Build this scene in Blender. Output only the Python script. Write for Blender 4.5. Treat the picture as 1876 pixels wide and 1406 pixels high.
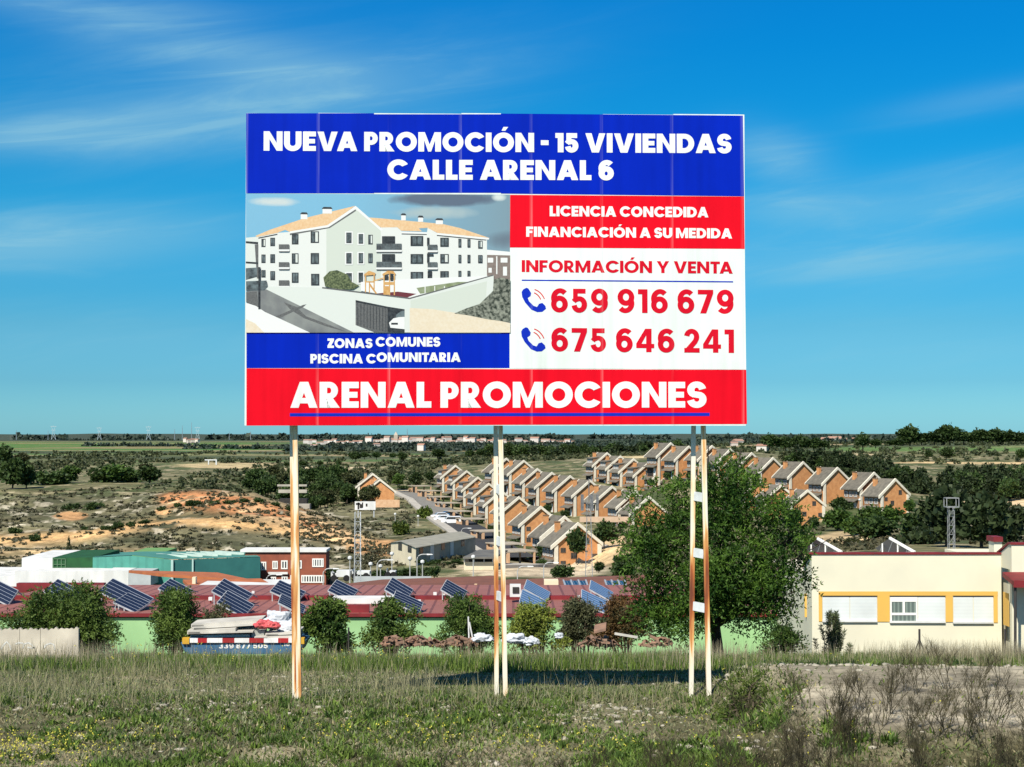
import bpy, bmesh, math, random
import numpy as np
from mathutils import Vector, Matrix, noise as mnoise
from mathutils.geometry import tessellate_polygon

# ------------------------------------------------------------------ camera, sky, sun, exposure
for _o in list(bpy.data.objects):
    bpy.data.objects.remove(_o)
SC = bpy.context.scene
COL = SC.collection
F = 2900.0                      # focal length in photo pixels (photo 1876 x 1406)
EYE = 3.67
PITCH = math.atan((797 - 703) / F)
cam_data = bpy.data.cameras.new('camera')
cam = bpy.data.objects.new('camera', cam_data)
COL.objects.link(cam)
cam.location = (0, 0, EYE)
cam.rotation_euler = (math.pi / 2 + PITCH, 0, 0)
cam_data.sensor_width = 36
cam_data.lens = F / 1876 * 36
cam_data.clip_start = 0.1
cam_data.clip_end = 60000
SC.camera = cam

SUN_EL = math.radians(46)
SUN_AZ = math.radians(24)       # to the left of the viewer's back
to_sun = Vector((-math.sin(SUN_AZ) * math.cos(SUN_EL), -math.cos(SUN_AZ) * math.cos(SUN_EL), math.sin(SUN_EL)))
sd = bpy.data.lights.new('sun', 'SUN')
sd.energy = 4.6
sd.angle = math.radians(0.5)
sd.color = (1.0, 0.93, 0.82)
sun = bpy.data.objects.new('sun', sd)
sun.rotation_euler = (-to_sun).to_track_quat('-Z', 'Y').to_euler()
COL.objects.link(sun)

SC.view_settings.view_transform = 'Standard'
SC.view_settings.look = 'None'
SC.view_settings.exposure = 0.6
SC.view_settings.gamma = 1.0
SC.cycles.max_bounces = 6
SC.cycles.diffuse_bounces = 2
SC.cycles.transparent_max_bounces = 6


def build_world():
    w = bpy.data.worlds.new('World')
    SC.world = w
    w.use_nodes = True
    nt = w.node_tree
    nt.nodes.clear()
    N, L = nt.nodes.new, nt.links.new
    out = N('ShaderNodeOutputWorld')
    bg = N('ShaderNodeBackground')
    bg.inputs['Strength'].default_value = 0.13
    sky = N('ShaderNodeTexSky')
    sky.sky_type = 'NISHITA'
    sky.sun_disc = False
    sky.sun_elevation = SUN_EL
    sky.sun_rotation = math.atan2(to_sun.x, to_sun.y)
    sky.altitude = 0
    sky.air_density = 1.0
    sky.dust_density = 0.6
    sky.ozone_density = 3.0
    tc = N('ShaderNodeTexCoord')
    sep = N('ShaderNodeSeparateXYZ')
    L(tc.outputs['Generated'], sep.inputs[0])

    def m(op, a, b=None, c=None):
        n = N('ShaderNodeMath')
        n.operation = op
        for i, v in enumerate((a, b, c)):
            if v is None:
                continue
            if isinstance(v, (int, float)):
                n.inputs[i].default_value = v
            else:
                L(v, n.inputs[i])
        return n.outputs[0]
    el = m('ARCTAN2', sep.outputs[2], m('SQRT', m('ADD', m('MULTIPLY', sep.outputs[0], sep.outputs[0]), m('MULTIPLY', sep.outputs[1], sep.outputs[1]))))
    az = m('ARCTAN2', sep.outputs[0], sep.outputs[1])
    # the deep blue of a polarised spring sky: grade the Nishita colours by elevation
    hs = N('ShaderNodeHueSaturation')
    hs.inputs['Hue'].default_value = SKY_HUE
    hs.inputs['Saturation'].default_value = SKY_SAT
    hs.inputs['Value'].default_value = SKY_VAL
    L(sky.outputs[0], hs.inputs['Color'])
    ramp = N('ShaderNodeValToRGB')
    L(m('DIVIDE', el, 0.60), ramp.inputs[0])
    els = ramp.color_ramp.elements
    els[0].position, els[0].color = SKY_TINT[0]
    els[1].position, els[1].color = SKY_TINT[-1]
    for p, c in SKY_TINT[1:-1]:
        e = els.new(p)
        e.color = c
    mul = N('ShaderNodeMixRGB')
    mul.blend_type = 'MULTIPLY'
    mul.inputs[0].default_value = 1.0
    L(hs.outputs[0], mul.inputs[1])
    L(ramp.outputs[0], mul.inputs[2])
    # wispy cirrus: streaky noise in (azimuth, elevation) kept to a few drifts
    cmb = N('ShaderNodeCombineXYZ')
    sk = m('SUBTRACT', el, m('MULTIPLY', az, 0.16))
    L(m('MULTIPLY', az, 6.0), cmb.inputs[0])
    L(m('MULTIPLY', sk, 46.0), cmb.inputs[1])
    nz = N('ShaderNodeTexNoise')
    nz.inputs['Scale'].default_value = 1.0
    nz.inputs['Detail'].default_value = 10
    nz.inputs['Roughness'].default_value = 0.62
    nz.inputs['Distortion'].default_value = 0.7
    L(cmb.outputs[0], nz.inputs['Vector'])
    mr = N('ShaderNodeMapRange')
    mr.interpolation_type = 'SMOOTHSTEP'
    mr.inputs['From Min'].default_value = 0.40
    mr.inputs['From Max'].default_value = 0.80
    L(nz.outputs[0], mr.inputs['Value'])
    tot = None
    for (px, py, rx, ry, tilt, amp) in CIRRUS:
        ca, ce = math.atan((px - 938) / F), math.atan((797 - py) / F)
        da = m('SUBTRACT', az, ca)
        de = m('SUBTRACT', m('SUBTRACT', el, ce), m('MULTIPLY', da, tilt))
        q = m('ADD', m('POWER', m('ABSOLUTE', m('DIVIDE', da, rx / F)), 2.0), m('POWER', m('ABSOLUTE', m('DIVIDE', de, ry / F)), 2.0))
        g = m('MULTIPLY', m('EXPONENT', m('MULTIPLY', q, -1.0)), amp)
        tot = g if tot is None else m('ADD', tot, g)
    fac = m('MINIMUM', m('MULTIPLY', m('ADD', m('MULTIPLY', mr.outputs[0], 0.65), 0.40), tot), 0.62)
    mix = N('ShaderNodeMixRGB')
    mix.inputs[2].default_value = CLOUD_COL
    L(fac, mix.inputs[0])
    L(mul.outputs[0], mix.inputs[1])
    L(mix.outputs[0], bg.inputs['Color'])
    L(bg.outputs[0], out.inputs[0])


SKY_HUE, SKY_SAT, SKY_VAL = 0.5, 1.0, 1.0
SKY_TINT = [(0.0, (.255, .597, .845, 1)), (.055, (.146, .403, .62, 1)), (.113, (.102, .362, .53, 1)), (.228, (.034, .385, .555, 1)), (.315, (.014, .375, .575, 1)), (.40, (.006, .365, .61, 1)), (.47, (.005, .36, .64, 1)), (1.0, (.26, .36, .46, 1))]
CLOUD_COL = (1.6, 3.1, 3.75, 1)
CIRRUS = [  # photo px centre, radii, tilt, strength
    (560, 190, 360, 60, 0.22, 0.42), (230, 235, 330, 42, 0.14, 0.62), (60, 265, 160, 26, 0.1, 0.6), (300, 60, 330, 60, -0.25, 0.3),
    (60, 40, 180, 30, -0.08, 0.36), (560, 125, 150, 34, 0.1, 0.34), (400, 160, 480, 130, 0.05, 0.16), (150, 440, 330, 46, 0.06, 0.8), (20, 480, 180, 30, 0.03, 0.6), (420, 120, 240, 40, -0.1, 0.35), (1420, 290, 90, 44, -0.2, 0.7),
    (1450, 385, 120, 28, 0.0, 0.6), (1700, 390, 300, 34, 0.08, 0.6), (1550, 485, 330, 40, 0.03, 0.6), (1800, 205, 170, 24, 0.12, 0.4),
    (1760, 330, 220, 24, 0.1, 0.3), (200, 620, 400, 50, 0.0, 0.35), (1600, 620, 380, 50, 0.0, 0.3)]
build_world()


# ------------------------------------------------------------------ helpers
def V(px, py):
    """slope (x/y, z/y) of the ray through a photo pixel"""
    v = (703 - py) / F
    yy = math.cos(PITCH) - v * math.sin(PITCH)
    return (px - 938) / F / yy, (math.sin(PITCH) + v * math.cos(PITCH)) / yy


def P(px, py, d):
    a, b = V(px, py)
    return Vector((a * d, d, EYE + b * d))


def tag(o, label=None, cat=None, group=None, kind=None):
    kind = kind or ('thing' if label and cat else None)
    for k, v in (('label', label), ('category', cat), ('group', group), ('kind', kind)):
        if v:
            o[k] = v
    return o


def empty(name, loc, label=None, cat=None, group=None, rz=0.0):
    o = bpy.data.objects.new(name, None)
    COL.objects.link(o)
    o.empty_display_size = 0.3
    o.location = loc
    o.rotation_euler = (0, 0, rz)
    return tag(o, label, cat, group)


KIDS = {}


def link(o, parent=None):
    COL.objects.link(o)
    if parent is not None:
        o.parent = parent
        KIDS.setdefault(parent.name, []).append(o)
    return o


def copy_tree(o, parent=None, loc=None, rz=None, scale=None, label=None, group=None):
    c = o.copy()
    COL.objects.link(c)
    if parent is not None:
        c.parent = parent
        KIDS.setdefault(parent.name, []).append(c)
    if loc is not None:
        c.location = loc
    if rz is not None:
        c.rotation_euler = (c.rotation_euler[0], c.rotation_euler[1], rz)
    if scale is not None:
        c.scale = scale
    if label:
        c['label'] = label
    if group:
        c['group'] = group
    for ch in KIDS.get(o.name, []):
        copy_tree(ch, c)
    return c


class MB:
    """collects shapes and links them as ONE mesh object"""

    def __init__(self):
        self.v, self.f, self.mi, self.mats = [], [], [], []
        self.smooth = False

    def slot(self, m):
        if m not in self.mats:
            self.mats.append(m)
        return self.mats.index(m)

    def add(self, verts, faces, m):
        b, s = len(self.v), self.slot(m)
        self.v += [tuple(p) for p in verts]
        for f in faces:
            self.f.append(tuple(i + b for i in f))
            self.mi.append(s)
        return self

    def box(self, lo, hi, m):
        x0, y0, z0 = lo
        x1, y1, z1 = hi
        return self.add([(x0, y0, z0), (x1, y0, z0), (x1, y1, z0), (x0, y1, z0), (x0, y0, z1), (x1, y0, z1), (x1, y1, z1), (x0, y1, z1)],
                        [(0, 3, 2, 1), (4, 5, 6, 7), (0, 1, 5, 4), (1, 2, 6, 5), (2, 3, 7, 6), (3, 0, 4, 7)], m)

    def hull8(self, p, m):
        """a box from eight given corners, bottom four then top four"""
        return self.add(p, [(0, 3, 2, 1), (4, 5, 6, 7), (0, 1, 5, 4), (1, 2, 6, 5), (2, 3, 7, 6), (3, 0, 4, 7)], m)

    def slab(self, quad, off, m):
        """four corners pushed along a vector: a thick panel"""
        q = [Vector(p) for p in quad]
        return self.hull8([p + Vector(off) for p in q] + q, m)

    def pbox(self, x0, y0, x1, y1, d, dep, m, dz=0.0):
        """a box whose front spans a photo rectangle at depth d and which runs dep back"""
        a, b = P(x0, y0, d), P(x1, y1, d)
        return self.box((a.x, d, b.z - dz), (b.x, d + dep, a.z), m)

    def prism(self, poly, off, m):
        n = len(poly)
        q = [Vector(p) for p in poly]
        o = Vector(off)
        fs = [tuple(range(n)), tuple(range(2 * n - 1, n - 1, -1))]
        fs += [(i, i + n, (i + 1) % n + n, (i + 1) % n) for i in range(n)]
        return self.add(q + [p + o for p in q], fs, m)

    def bar(self, a, b, w, m, h=None, up=(0, 0, 1)):
        a, b = Vector(a), Vector(b)
        t = (b - a).normalized()
        u = Vector(up)
        if abs(t.dot(u)) > 0.95:
            u = Vector((0, 1, 0))
        s = t.cross(u).normalized() * (w / 2)
        k = s.cross(t).normalized() * ((h or w) / 2)
        return self.hull8([a - s - k, a + s - k, a + s + k, a - s + k, b - s - k, b + s - k, b + s + k, b - s + k], m)

    def tube(self, pts, rad, m, n=6, cap=True):
        pts = [Vector(p) for p in pts]
        rad = rad if isinstance(rad, (list, tuple)) else [rad] * len(pts)
        vs, fs = [], []
        for i, p in enumerate(pts):
            t = (pts[min(i + 1, len(pts) - 1)] - pts[max(i - 1, 0)])
            t = t.normalized() if t.length > 1e-9 else Vector((0, 0, 1))
            u = Vector((0, 0, 1)) if abs(t.z) < 0.9 else Vector((1, 0, 0))
            s = t.cross(u).normalized()
            k = s.cross(t)
            for j in range(n):
                a = 2 * math.pi * j / n
                vs.append(p + (s * math.cos(a) + k * math.sin(a)) * rad[i])
        for i in range(len(pts) - 1):
            for j in range(n):
                fs.append((i * n + j, i * n + (j + 1) % n, (i + 1) * n + (j + 1) % n, (i + 1) * n + j))
        if cap:
            fs.append(tuple(range(n - 1, -1, -1)))
            fs.append(tuple(range((len(pts) - 1) * n, len(pts) * n)))
        return self.add(vs, fs, m)

    def build(self, name, parent=None, local=False, smooth=False):
        me = bpy.data.meshes.new(name)
        v = self.v
        if parent is not None and not local:
            l, q = Vector((0, 0, 0)), parent
            while q is not None:
                l = l + q.location
                q = q.parent
            v = [(p[0] - l[0], p[1] - l[1], p[2] - l[2]) for p in v]
        me.from_pydata(v, [], self.f)
        for m in self.mats:
            me.materials.append(m)
        me.polygons.foreach_set('material_index', self.mi)
        if smooth or self.smooth:
            me.polygons.foreach_set('use_smooth', [True] * len(self.f))
        me.update()
        return link(bpy.data.objects.new(name, me), parent)


def np_mesh(name, verts, faces_flat, nper, mats, mat_idx=None, colors=None, parent=None, smooth=False):
    """a mesh straight from numpy arrays; every face has nper corners"""
    me = bpy.data.meshes.new(name)
    nv, nf = len(verts), len(faces_flat) // nper
    me.vertices.add(nv)
    me.vertices.foreach_set('co', np.asarray(verts, dtype=np.float32).ravel())
    me.loops.add(nf * nper)
    me.loops.foreach_set('vertex_index', np.asarray(faces_flat, dtype=np.int32).ravel())
    me.polygons.add(nf)
    me.polygons.foreach_set('loop_start', np.arange(0, nf * nper, nper, dtype=np.int32))
    me.polygons.foreach_set('loop_total', np.full(nf, nper, dtype=np.int32))
    for m in mats:
        me.materials.append(m)
    if mat_idx is not None:
        me.polygons.foreach_set('material_index', np.asarray(mat_idx, dtype=np.int32))
    if smooth:
        me.polygons.foreach_set('use_smooth', np.ones(nf, dtype=bool))
    if colors is not None:
        ca = me.color_attributes.new('tone', 'FLOAT_COLOR', 'POINT')
        c4 = np.ones((nv, 4), dtype=np.float32)
        c4[:, :3] = colors
        ca.data.foreach_set('color', c4.ravel())
    me.update()
    me.validate()
    return link(bpy.data.objects.new(name, me), parent)


# ------------------------------------------------------------------ materials
MATS = {}


def mat(name, c1, c2=None, scale=3.0, rough=0.8, detail=4, lo=0.35, hi=0.65, stretch=(1, 1, 1), spec=0.3, metal=0.0, rand=0.0, bump=0.0):
    """principled material whose colour drifts between c1 and c2 with noise laid in world space"""
    if name in MATS:
        return MATS[name]
    m = bpy.data.materials.new(name)
    m.use_nodes = True
    nt = m.node_tree
    N, L = nt.nodes.new, nt.links.new
    bs = nt.nodes['Principled BSDF']
    bs.inputs['Roughness'].default_value = rough
    bs.inputs['Specular IOR Level'].default_value = spec
    bs.inputs['Metallic'].default_value = metal
    bs.inputs['Base Color'].default_value = (*c1, 1)
    if c2 is not None:
        geo = N('ShaderNodeNewGeometry')
        mp = N('ShaderNodeMapping')
        mp.inputs['Scale'].default_value = stretch
        L(geo.outputs['Position'], mp.inputs[0])
        nz = N('ShaderNodeTexNoise')
        nz.inputs['Scale'].default_value = scale
        nz.inputs['Detail'].default_value = detail
        L(mp.outputs[0], nz.inputs['Vector'])
        mr = N('ShaderNodeMapRange')
        mr.inputs['From Min'].default_value = lo
        mr.inputs['From Max'].default_value = hi
        L(nz.outputs[0], mr.inputs['Value'])
        mx = N('ShaderNodeMixRGB')
        mx.inputs[1].default_value = (*c1, 1)
        mx.inputs[2].default_value = (*c2, 1)
        L(mr.outputs[0], mx.inputs[0])
        res = mx.outputs[0]
        if rand:
            oi = N('ShaderNodeObjectInfo')
            hs = N('ShaderNodeHueSaturation')
            r2 = N('ShaderNodeMapRange')
            r2.inputs['To Min'].default_value = 1 - rand
            r2.inputs['To Max'].default_value = 1 + rand
            L(oi.outputs['Random'], r2.inputs['Value'])
            L(r2.outputs[0], hs.inputs['Value'])
            L(res, hs.inputs['Color'])
            res = hs.outputs[0]
        L(res, bs.inputs['Base Color'])
        if bump:
            bp = N('ShaderNodeBump')
            bp.inputs['Strength'].default_value = bump
            bp.inputs['Distance'].default_value = 0.05
            L(nz.outputs[0], bp.inputs['Height'])
            L(bp.outputs[0], bs.inputs['Normal'])
    MATS[name] = m
    return m


def stripe_mat(name, c1, c2, axis, period, duty, rough=0.7, local=True, off=0.0):
    """two colours in bands along one axis of the object (metal seams, corrugation, cell rows)"""
    if name in MATS:
        return MATS[name]
    m = bpy.data.materials.new(name)
    m.use_nodes = True
    nt = m.node_tree
    N, L = nt.nodes.new, nt.links.new
    bs = nt.nodes['Principled BSDF']
    bs.inputs['Roughness'].default_value = rough
    if local:
        tc = N('ShaderNodeTexCoord')
        src = tc.outputs['Object']
    else:
        src = N('ShaderNodeNewGeometry').outputs['Position']
    sp = N('ShaderNodeSeparateXYZ')
    L(src, sp.inputs[0])

    def mm(op, a, b):
        n = N('ShaderNodeMath')
        n.operation = op
        for i, q in enumerate((a, b)):
            if isinstance(q, (int, float)):
                n.inputs[i].default_value = q
            else:
                L(q, n.inputs[i])
        return n.outputs[0]
    fr = mm('FRACT', mm('DIVIDE', mm('ADD', sp.outputs[axis], 1000 * period + off), period), 0)
    ls = mm('LESS_THAN', fr, duty)
    nz = N('ShaderNodeTexNoise')
    nz.inputs['Scale'].default_value = 0.9
    L(src, nz.inputs['Vector'])
    hs = N('ShaderNodeHueSaturation')
    mr = N('ShaderNodeMapRange')
    mr.inputs['To Min'].default_value = 0.75
    mr.inputs['To Max'].default_value = 1.25
    L(nz.outputs[0], mr.inputs['Value'])
    mx = N('ShaderNodeMixRGB')
    mx.inputs[1].default_value = (*c1, 1)
    mx.inputs[2].default_value = (*c2, 1)
    L(ls, mx.inputs[0])
    L(mx.outputs[0], hs.inputs['Color'])
    L(mr.outputs[0], hs.inputs['Value'])
    L(hs.outputs[0], bs.inputs['Base Color'])
    MATS[name] = m
    return m


def leaf_mat(name, c1, c2, scale=0.6, trans=0.25, rand=0.2, attr=False, sat=1.0):
    if name in MATS:
        return MATS[name]
    m = bpy.data.materials.new(name)
    m.use_nodes = True
    nt = m.node_tree
    N, L = nt.nodes.new, nt.links.new
    bs = nt.nodes['Principled BSDF']
    bs.inputs['Roughness'].default_value = 0.6
    bs.inputs['Specular IOR Level'].default_value = 0.25
    if attr:
        at = N('ShaderNodeAttribute')
        at.attribute_name = 'tone'
        res = at.outputs['Color']
    else:
        geo = N('ShaderNodeNewGeometry')
        nz = N('ShaderNodeTexNoise')
        nz.inputs['Scale'].default_value = scale
        nz.inputs['Detail'].default_value = 3
        L(geo.outputs['Position'], nz.inputs['Vector'])
        mr = N('ShaderNodeMapRange')
        mr.inputs['From Min'].default_value = 0.35
        mr.inputs['From Max'].default_value = 0.65
        L(nz.outputs[0], mr.inputs['Value'])
        ad = N('ShaderNodeMath')
        ad.operation = 'MULTIPLY_ADD'
        ad.inputs[1].default_value = 0.6
        ad.inputs[2].default_value = -0.3
        ad.use_clamp = False
        L(geo.outputs['Random Per Island'], ad.inputs[0])
        a2 = N('ShaderNodeMath')
        a2.operation = 'ADD'
        a2.use_clamp = True
        L(ad.outputs[0], a2.inputs[0])
        L(mr.outputs[0], a2.inputs[1])
        mx = N('ShaderNodeMixRGB')
        mx.inputs[1].default_value = (*c1, 1)
        mx.inputs[2].default_value = (*c2, 1)
        L(a2.outputs[0], mx.inputs[0])
        res = mx.outputs[0]
        if rand:
            oi = N('ShaderNodeObjectInfo')
            hs = N('ShaderNodeHueSaturation')
            r2 = N('ShaderNodeMapRange')
            r2.inputs['To Min'].default_value = 1 - rand
            r2.inputs['To Max'].default_value = 1 + rand
            L(oi.outputs['Random'], r2.inputs['Value'])
            L(r2.outputs[0], hs.inputs['Value'])
            L(res, hs.inputs['Color'])
            res = hs.outputs[0]
    L(res, bs.inputs['Base Color'])
    tr = N('ShaderNodeBsdfTranslucent')
    L(res, tr.inputs['Color'])
    ms = N('ShaderNodeMixShader')
    ms.inputs[0].default_value = trans
    L(bs.outputs[0], ms.inputs[1])
    L(tr.outputs[0], ms.inputs[2])
    L(ms.outputs[0], nt.nodes['Material Output'].inputs['Surface'])
    MATS[name] = m
    return m


# ------------------------------------------------------------------ noise in numpy
_tab = np.random.default_rng(5).random((256, 256))


def vnoise(x, y):
    x, y = np.asarray(x, float), np.asarray(y, float)
    xi, yi = np.floor(x).astype(int), np.floor(y).astype(int)
    fx, fy = x - xi, y - yi
    fx, fy = fx * fx * (3 - 2 * fx), fy * fy * (3 - 2 * fy)
    a, b = _tab[xi % 256, yi % 256], _tab[(xi + 1) % 256, yi % 256]
    c, d = _tab[xi % 256, (yi + 1) % 256], _tab[(xi + 1) % 256, (yi + 1) % 256]
    return (a * (1 - fx) + b * fx) * (1 - fy) + (c * (1 - fx) + d * fx) * fy


def fbm(x, y, n=4):
    t, a, s = 0, 0.5, 0
    for i in range(n):
        t = t + a * vnoise(x * 2 ** i + 17.3 * i, y * 2 ** i + 9.1 * i)
        s += a
        a *= 0.55
    return t / s


def sstep(a, b, x):
    t = np.clip((x - a) / (b - a), 0, 1)
    return t * t * (3 - 2 * t)

# ------------------------------------------------------------------ terrain
H_APEX = 8.4                    # ridge height of a terraced house above its base
# ridge ends as seen in the photo (px, py), distance, yaw of the gable in degrees
ROW_STREET = [(834, 852, 470), (854.5, 862, 450), (875, 873.6, 430), (895, 885, 410), (918, 898, 385), (950, 909.5, 352), (990, 927, 315), (1033.5, 945, 283), (1058, 957, 258)]
ROW_MIDDLE = [(927, 839, 425), (959, 843, 416), (984, 858, 402), (1010.5, 865, 392), (1044, 871, 381), (1080, 879, 370), (1120.5, 890, 358), (1163, 898, 347), (1188, 909, 340)]
ROW_BACK = [(1111.6, 829, 450), (1136, 835, 444), (1160, 840, 438), (1187, 847, 432), (1221.6, 852, 426), (1256, 858, 420), (1292, 866, 412), (1326, 873, 404)]
ROW_TOP = [(1228, 811, 425), (1261, 817, 418), (1303.5, 816, 412), (1337, 822, 405), (1376, 829, 396), (1415, 838, 388), (1470, 845.6, 378), (1533, 856, 367), (1600, 865, 357), (1638.6, 876.7, 349)]
ROW_TREE = [(1390, 881, 372), (1430, 888, 362), (1478.6, 897, 350)]
PAIR = [(683, 867, 436), (696, 877.5, 430)]
ROWS = [('street', ROW_STREET, 21), ('middle', ROW_MIDDLE, 23), ('back', ROW_BACK, 24), ('top', ROW_TOP, 30), ('tree', ROW_TREE, 14), ('pair', PAIR, 8)]

CTRL = []
for _px in (-900, -400, 0, 400, 800, 1200, 1600, 2000, 2800):
    for _d, _z in ((66, -7.2), (80, -7.8), (100, -9.0), (150, -12.8), (200, -16.3)):
        if _d >= 150 and _px > 1300:
            _z += 5.0
        CTRL.append((_px, _d, 797 + (EYE - _z) / _d * F))
CTRL += [(-400, 260, 1050), (0, 255, 1052), (250, 255, 1048), (500, 255, 1045), (650, 250, 1050), (780, 245, 1038), (870, 240, 1036),
         (0, 330, 985), (250, 330, 972), (480, 330, 968), (640, 310, 1000), (0, 390, 930), (250, 390, 925), (400, 385, 908), (470, 375, 912), (520, 365, 935), (600, 345, 965), (700, 300, 1008),
         (0, 440, 898), (200, 440, 893), (330, 430, 895), (400, 412, 902), (540, 430, 938), (560, 410, 945), (620, 410, 935),
         (700, 380, 945), (720, 350, 955), (760, 350, 962), (800, 310, 988), (740, 300, 1005), (860, 290, 1008), (640, 470, 905),
         (690, 431, 919), (650, 440, 915), (735, 430, 915), (765, 470, 903), (800, 400, 935), (850, 345, 967), (905, 300, 1001), (935, 280, 1020), (960, 265, 1032), (1000, 240, 1040),
         (1060, 255, 1012), (1105, 265, 1000), (1130, 250, 1012), (1160, 330, 962), (1080, 220, 1050), (1180, 240, 1015), (1250, 330, 940), (1400, 330, 945), (1560, 340, 950), (1700, 340, 948), (1680, 300, 962),
         (1750, 390, 927), (1876, 390, 930), (1820, 430, 918), (2100, 400, 930), (1876, 250, 1000), (1600, 275, 985), (1500, 265, 1000), (1700, 260, 985),
         (1720, 470, 900), (1876, 480, 890), (1600, 470, 880), (2200, 480, 890), (1500, 520, 862), (1700, 560, 862), (1876, 600, 855),
         (1400, 620, 838), (1600, 700, 836), (1750, 720, 833), (1876, 760, 830), (2300, 760, 830), (1550, 900, 825), (1700, 950, 817), (1876, 950, 815), (2300, 950, 815), (1876, 1500, 808), (1700, 1500, 809), (1400, 1000, 823),
         (1100, 600, 842), (1300, 560, 830), (1100, 900, 834), (900, 900, 838), (900, 620, 850), (760, 620, 862), (760, 800, 846), (600, 620, 868), (600, 800, 850), (400, 560, 872), (400, 800, 848), (200, 560, 873), (200, 800, 848), (0, 560, 874), (0, 800, 850), (-500, 560, 876), (-500, 800, 852)]
for _px in (-900, -300, 200, 600, 1000, 1400, 1800, 2800):
    CTRL += [(_px, 1200, 835 if _px < 1300 else 815), (_px, 2000, 823 if _px < 1300 else 810), (_px, 3500, 814.5 if _px < 1300 else 808), (_px, 6000, 808.5), (_px, 10000, 805.5), (_px, 25000, 802.5)]
for _n, _row, _a in ROWS:
    for (_px, _py, _d) in _row:
        CTRL.append((_px, _d, _py + (H_APEX - 0.3) / _d * F))
        if _n in ('street', 'tree', 'top'):
            CTRL.append((_px + 10, _d - 9, _py + (H_APEX + 0.5) / _d * F + 1))
CTRL = np.array(CTRL, float)


def _uv(px, d):
    return np.stack([np.clip(px, -900, 2800) / 320.0, 3.2 * np.log(d)], -1)


_c = _uv(CTRL[:, 0], CTRL[:, 1])
_A = np.linalg.norm(_c[:, None] - _c[None], axis=-1) + np.eye(len(_c)) * -0.02
_B = np.block([[_A, np.ones((len(_c), 1)), _c], [np.ones((1, len(_c))), np.zeros((1, 3))], [_c.T, np.zeros((2, 3))]])
_W = np.linalg.solve(_B, np.concatenate([CTRL[:, 2], np.zeros(3)]))


def rbf_y(px, d):
    sh = np.shape(px)
    q = _uv(np.ravel(px), np.ravel(d))
    out = np.empty(len(q))
    for i in range(0, len(q), 40000):
        s = q[i:i + 40000]
        r = np.sqrt(((s[:, None, :] - _c[None]) ** 2).sum(-1))
        out[i:i + 40000] = r @ _W[:len(_c)] + _W[len(_c)] + s @ _W[len(_c) + 1:]
    return out.reshape(sh)


def slope_of(py):
    v = (703 - py) / F
    return (math.sin(PITCH) + v * math.cos(PITCH)) / (math.cos(PITCH) - v * math.sin(PITCH))


def near_z(x, y):
    z = np.where(y < 12, 2.1 * (1 - sstep(3, 12, y)), 0.0)
    z = z + np.interp(y, [-50, 22, 24, 25.3, 27, 29.4, 30, 34, 38, 42, 46, 58, 66, 100], [0, 0, -.20, -.35, -.46, -.70, -.80, -1.36, -1.90, -2.38, -3.2, -6.5, -7.4, -9])
    z = z + 0.10 * (fbm(x * 0.35 + 40, y * 0.35, 3) - 0.5) * sstep(10, 14, y) + 0.05 * (fbm(x * 1.6, y * 1.6, 3) - 0.5)
    # low earth bank under the bare slab on the right
    z = z + 0.42 * sstep(2.6, 3.9, x + 0.25 * np.sin(y * 1.7)) * sstep(16.0, 18.0, y) * (1 - sstep(23.2, 24.2, y))
    # a little heap of soil along the far lip of the plot
    z = z + 0.08 * np.exp(-((y - 37) / 3.0) ** 2) * (fbm(x * 0.3 + 7, y * 0.1, 2))
    return z


def terrain_z(x, y):
    x, y = np.asarray(x, float), np.asarray(y, float)
    ys = np.maximum(y, 1.0)
    px = 938 + F * x / ys
    n = near_z(x, y)
    far = EYE + ys * slope_of(rbf_y(px, np.maximum(ys, 50)))
    # erosion on the badland hill and general roughness
    hillm = sstep(250, 280, ys) * (1 - sstep(410, 450, ys)) * (1 - sstep(600, 760, px))
    far = far + hillm * (fbm(x * 0.055, y * 0.08, 4) - 0.5) * 3.4
    far = far + sstep(420, 520, ys) * (1 - sstep(4000, 6000, ys)) * (fbm(x * 0.02 + 3, y * 0.012, 3) - 0.5) * 2.0 * (1 - sstep(740, 900, px) * (1 - sstep(600, 700, ys)))
    far = far + sstep(7000, 11000, ys) * (fbm(x * 0.0009 + 5, y * 0.0001, 3) - 0.42) * 34
    k = sstep(56, 70, y)
    return n * (1 - k) + far * k


def gz(x, y):
    return float(terrain_z(np.array([x]), np.array([y]))[0])


def G(px, d):
    """point on the ground at photo column px and distance d"""
    x = (px - 938) / F * d
    return Vector((x, d, gz(x, d)))


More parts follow.
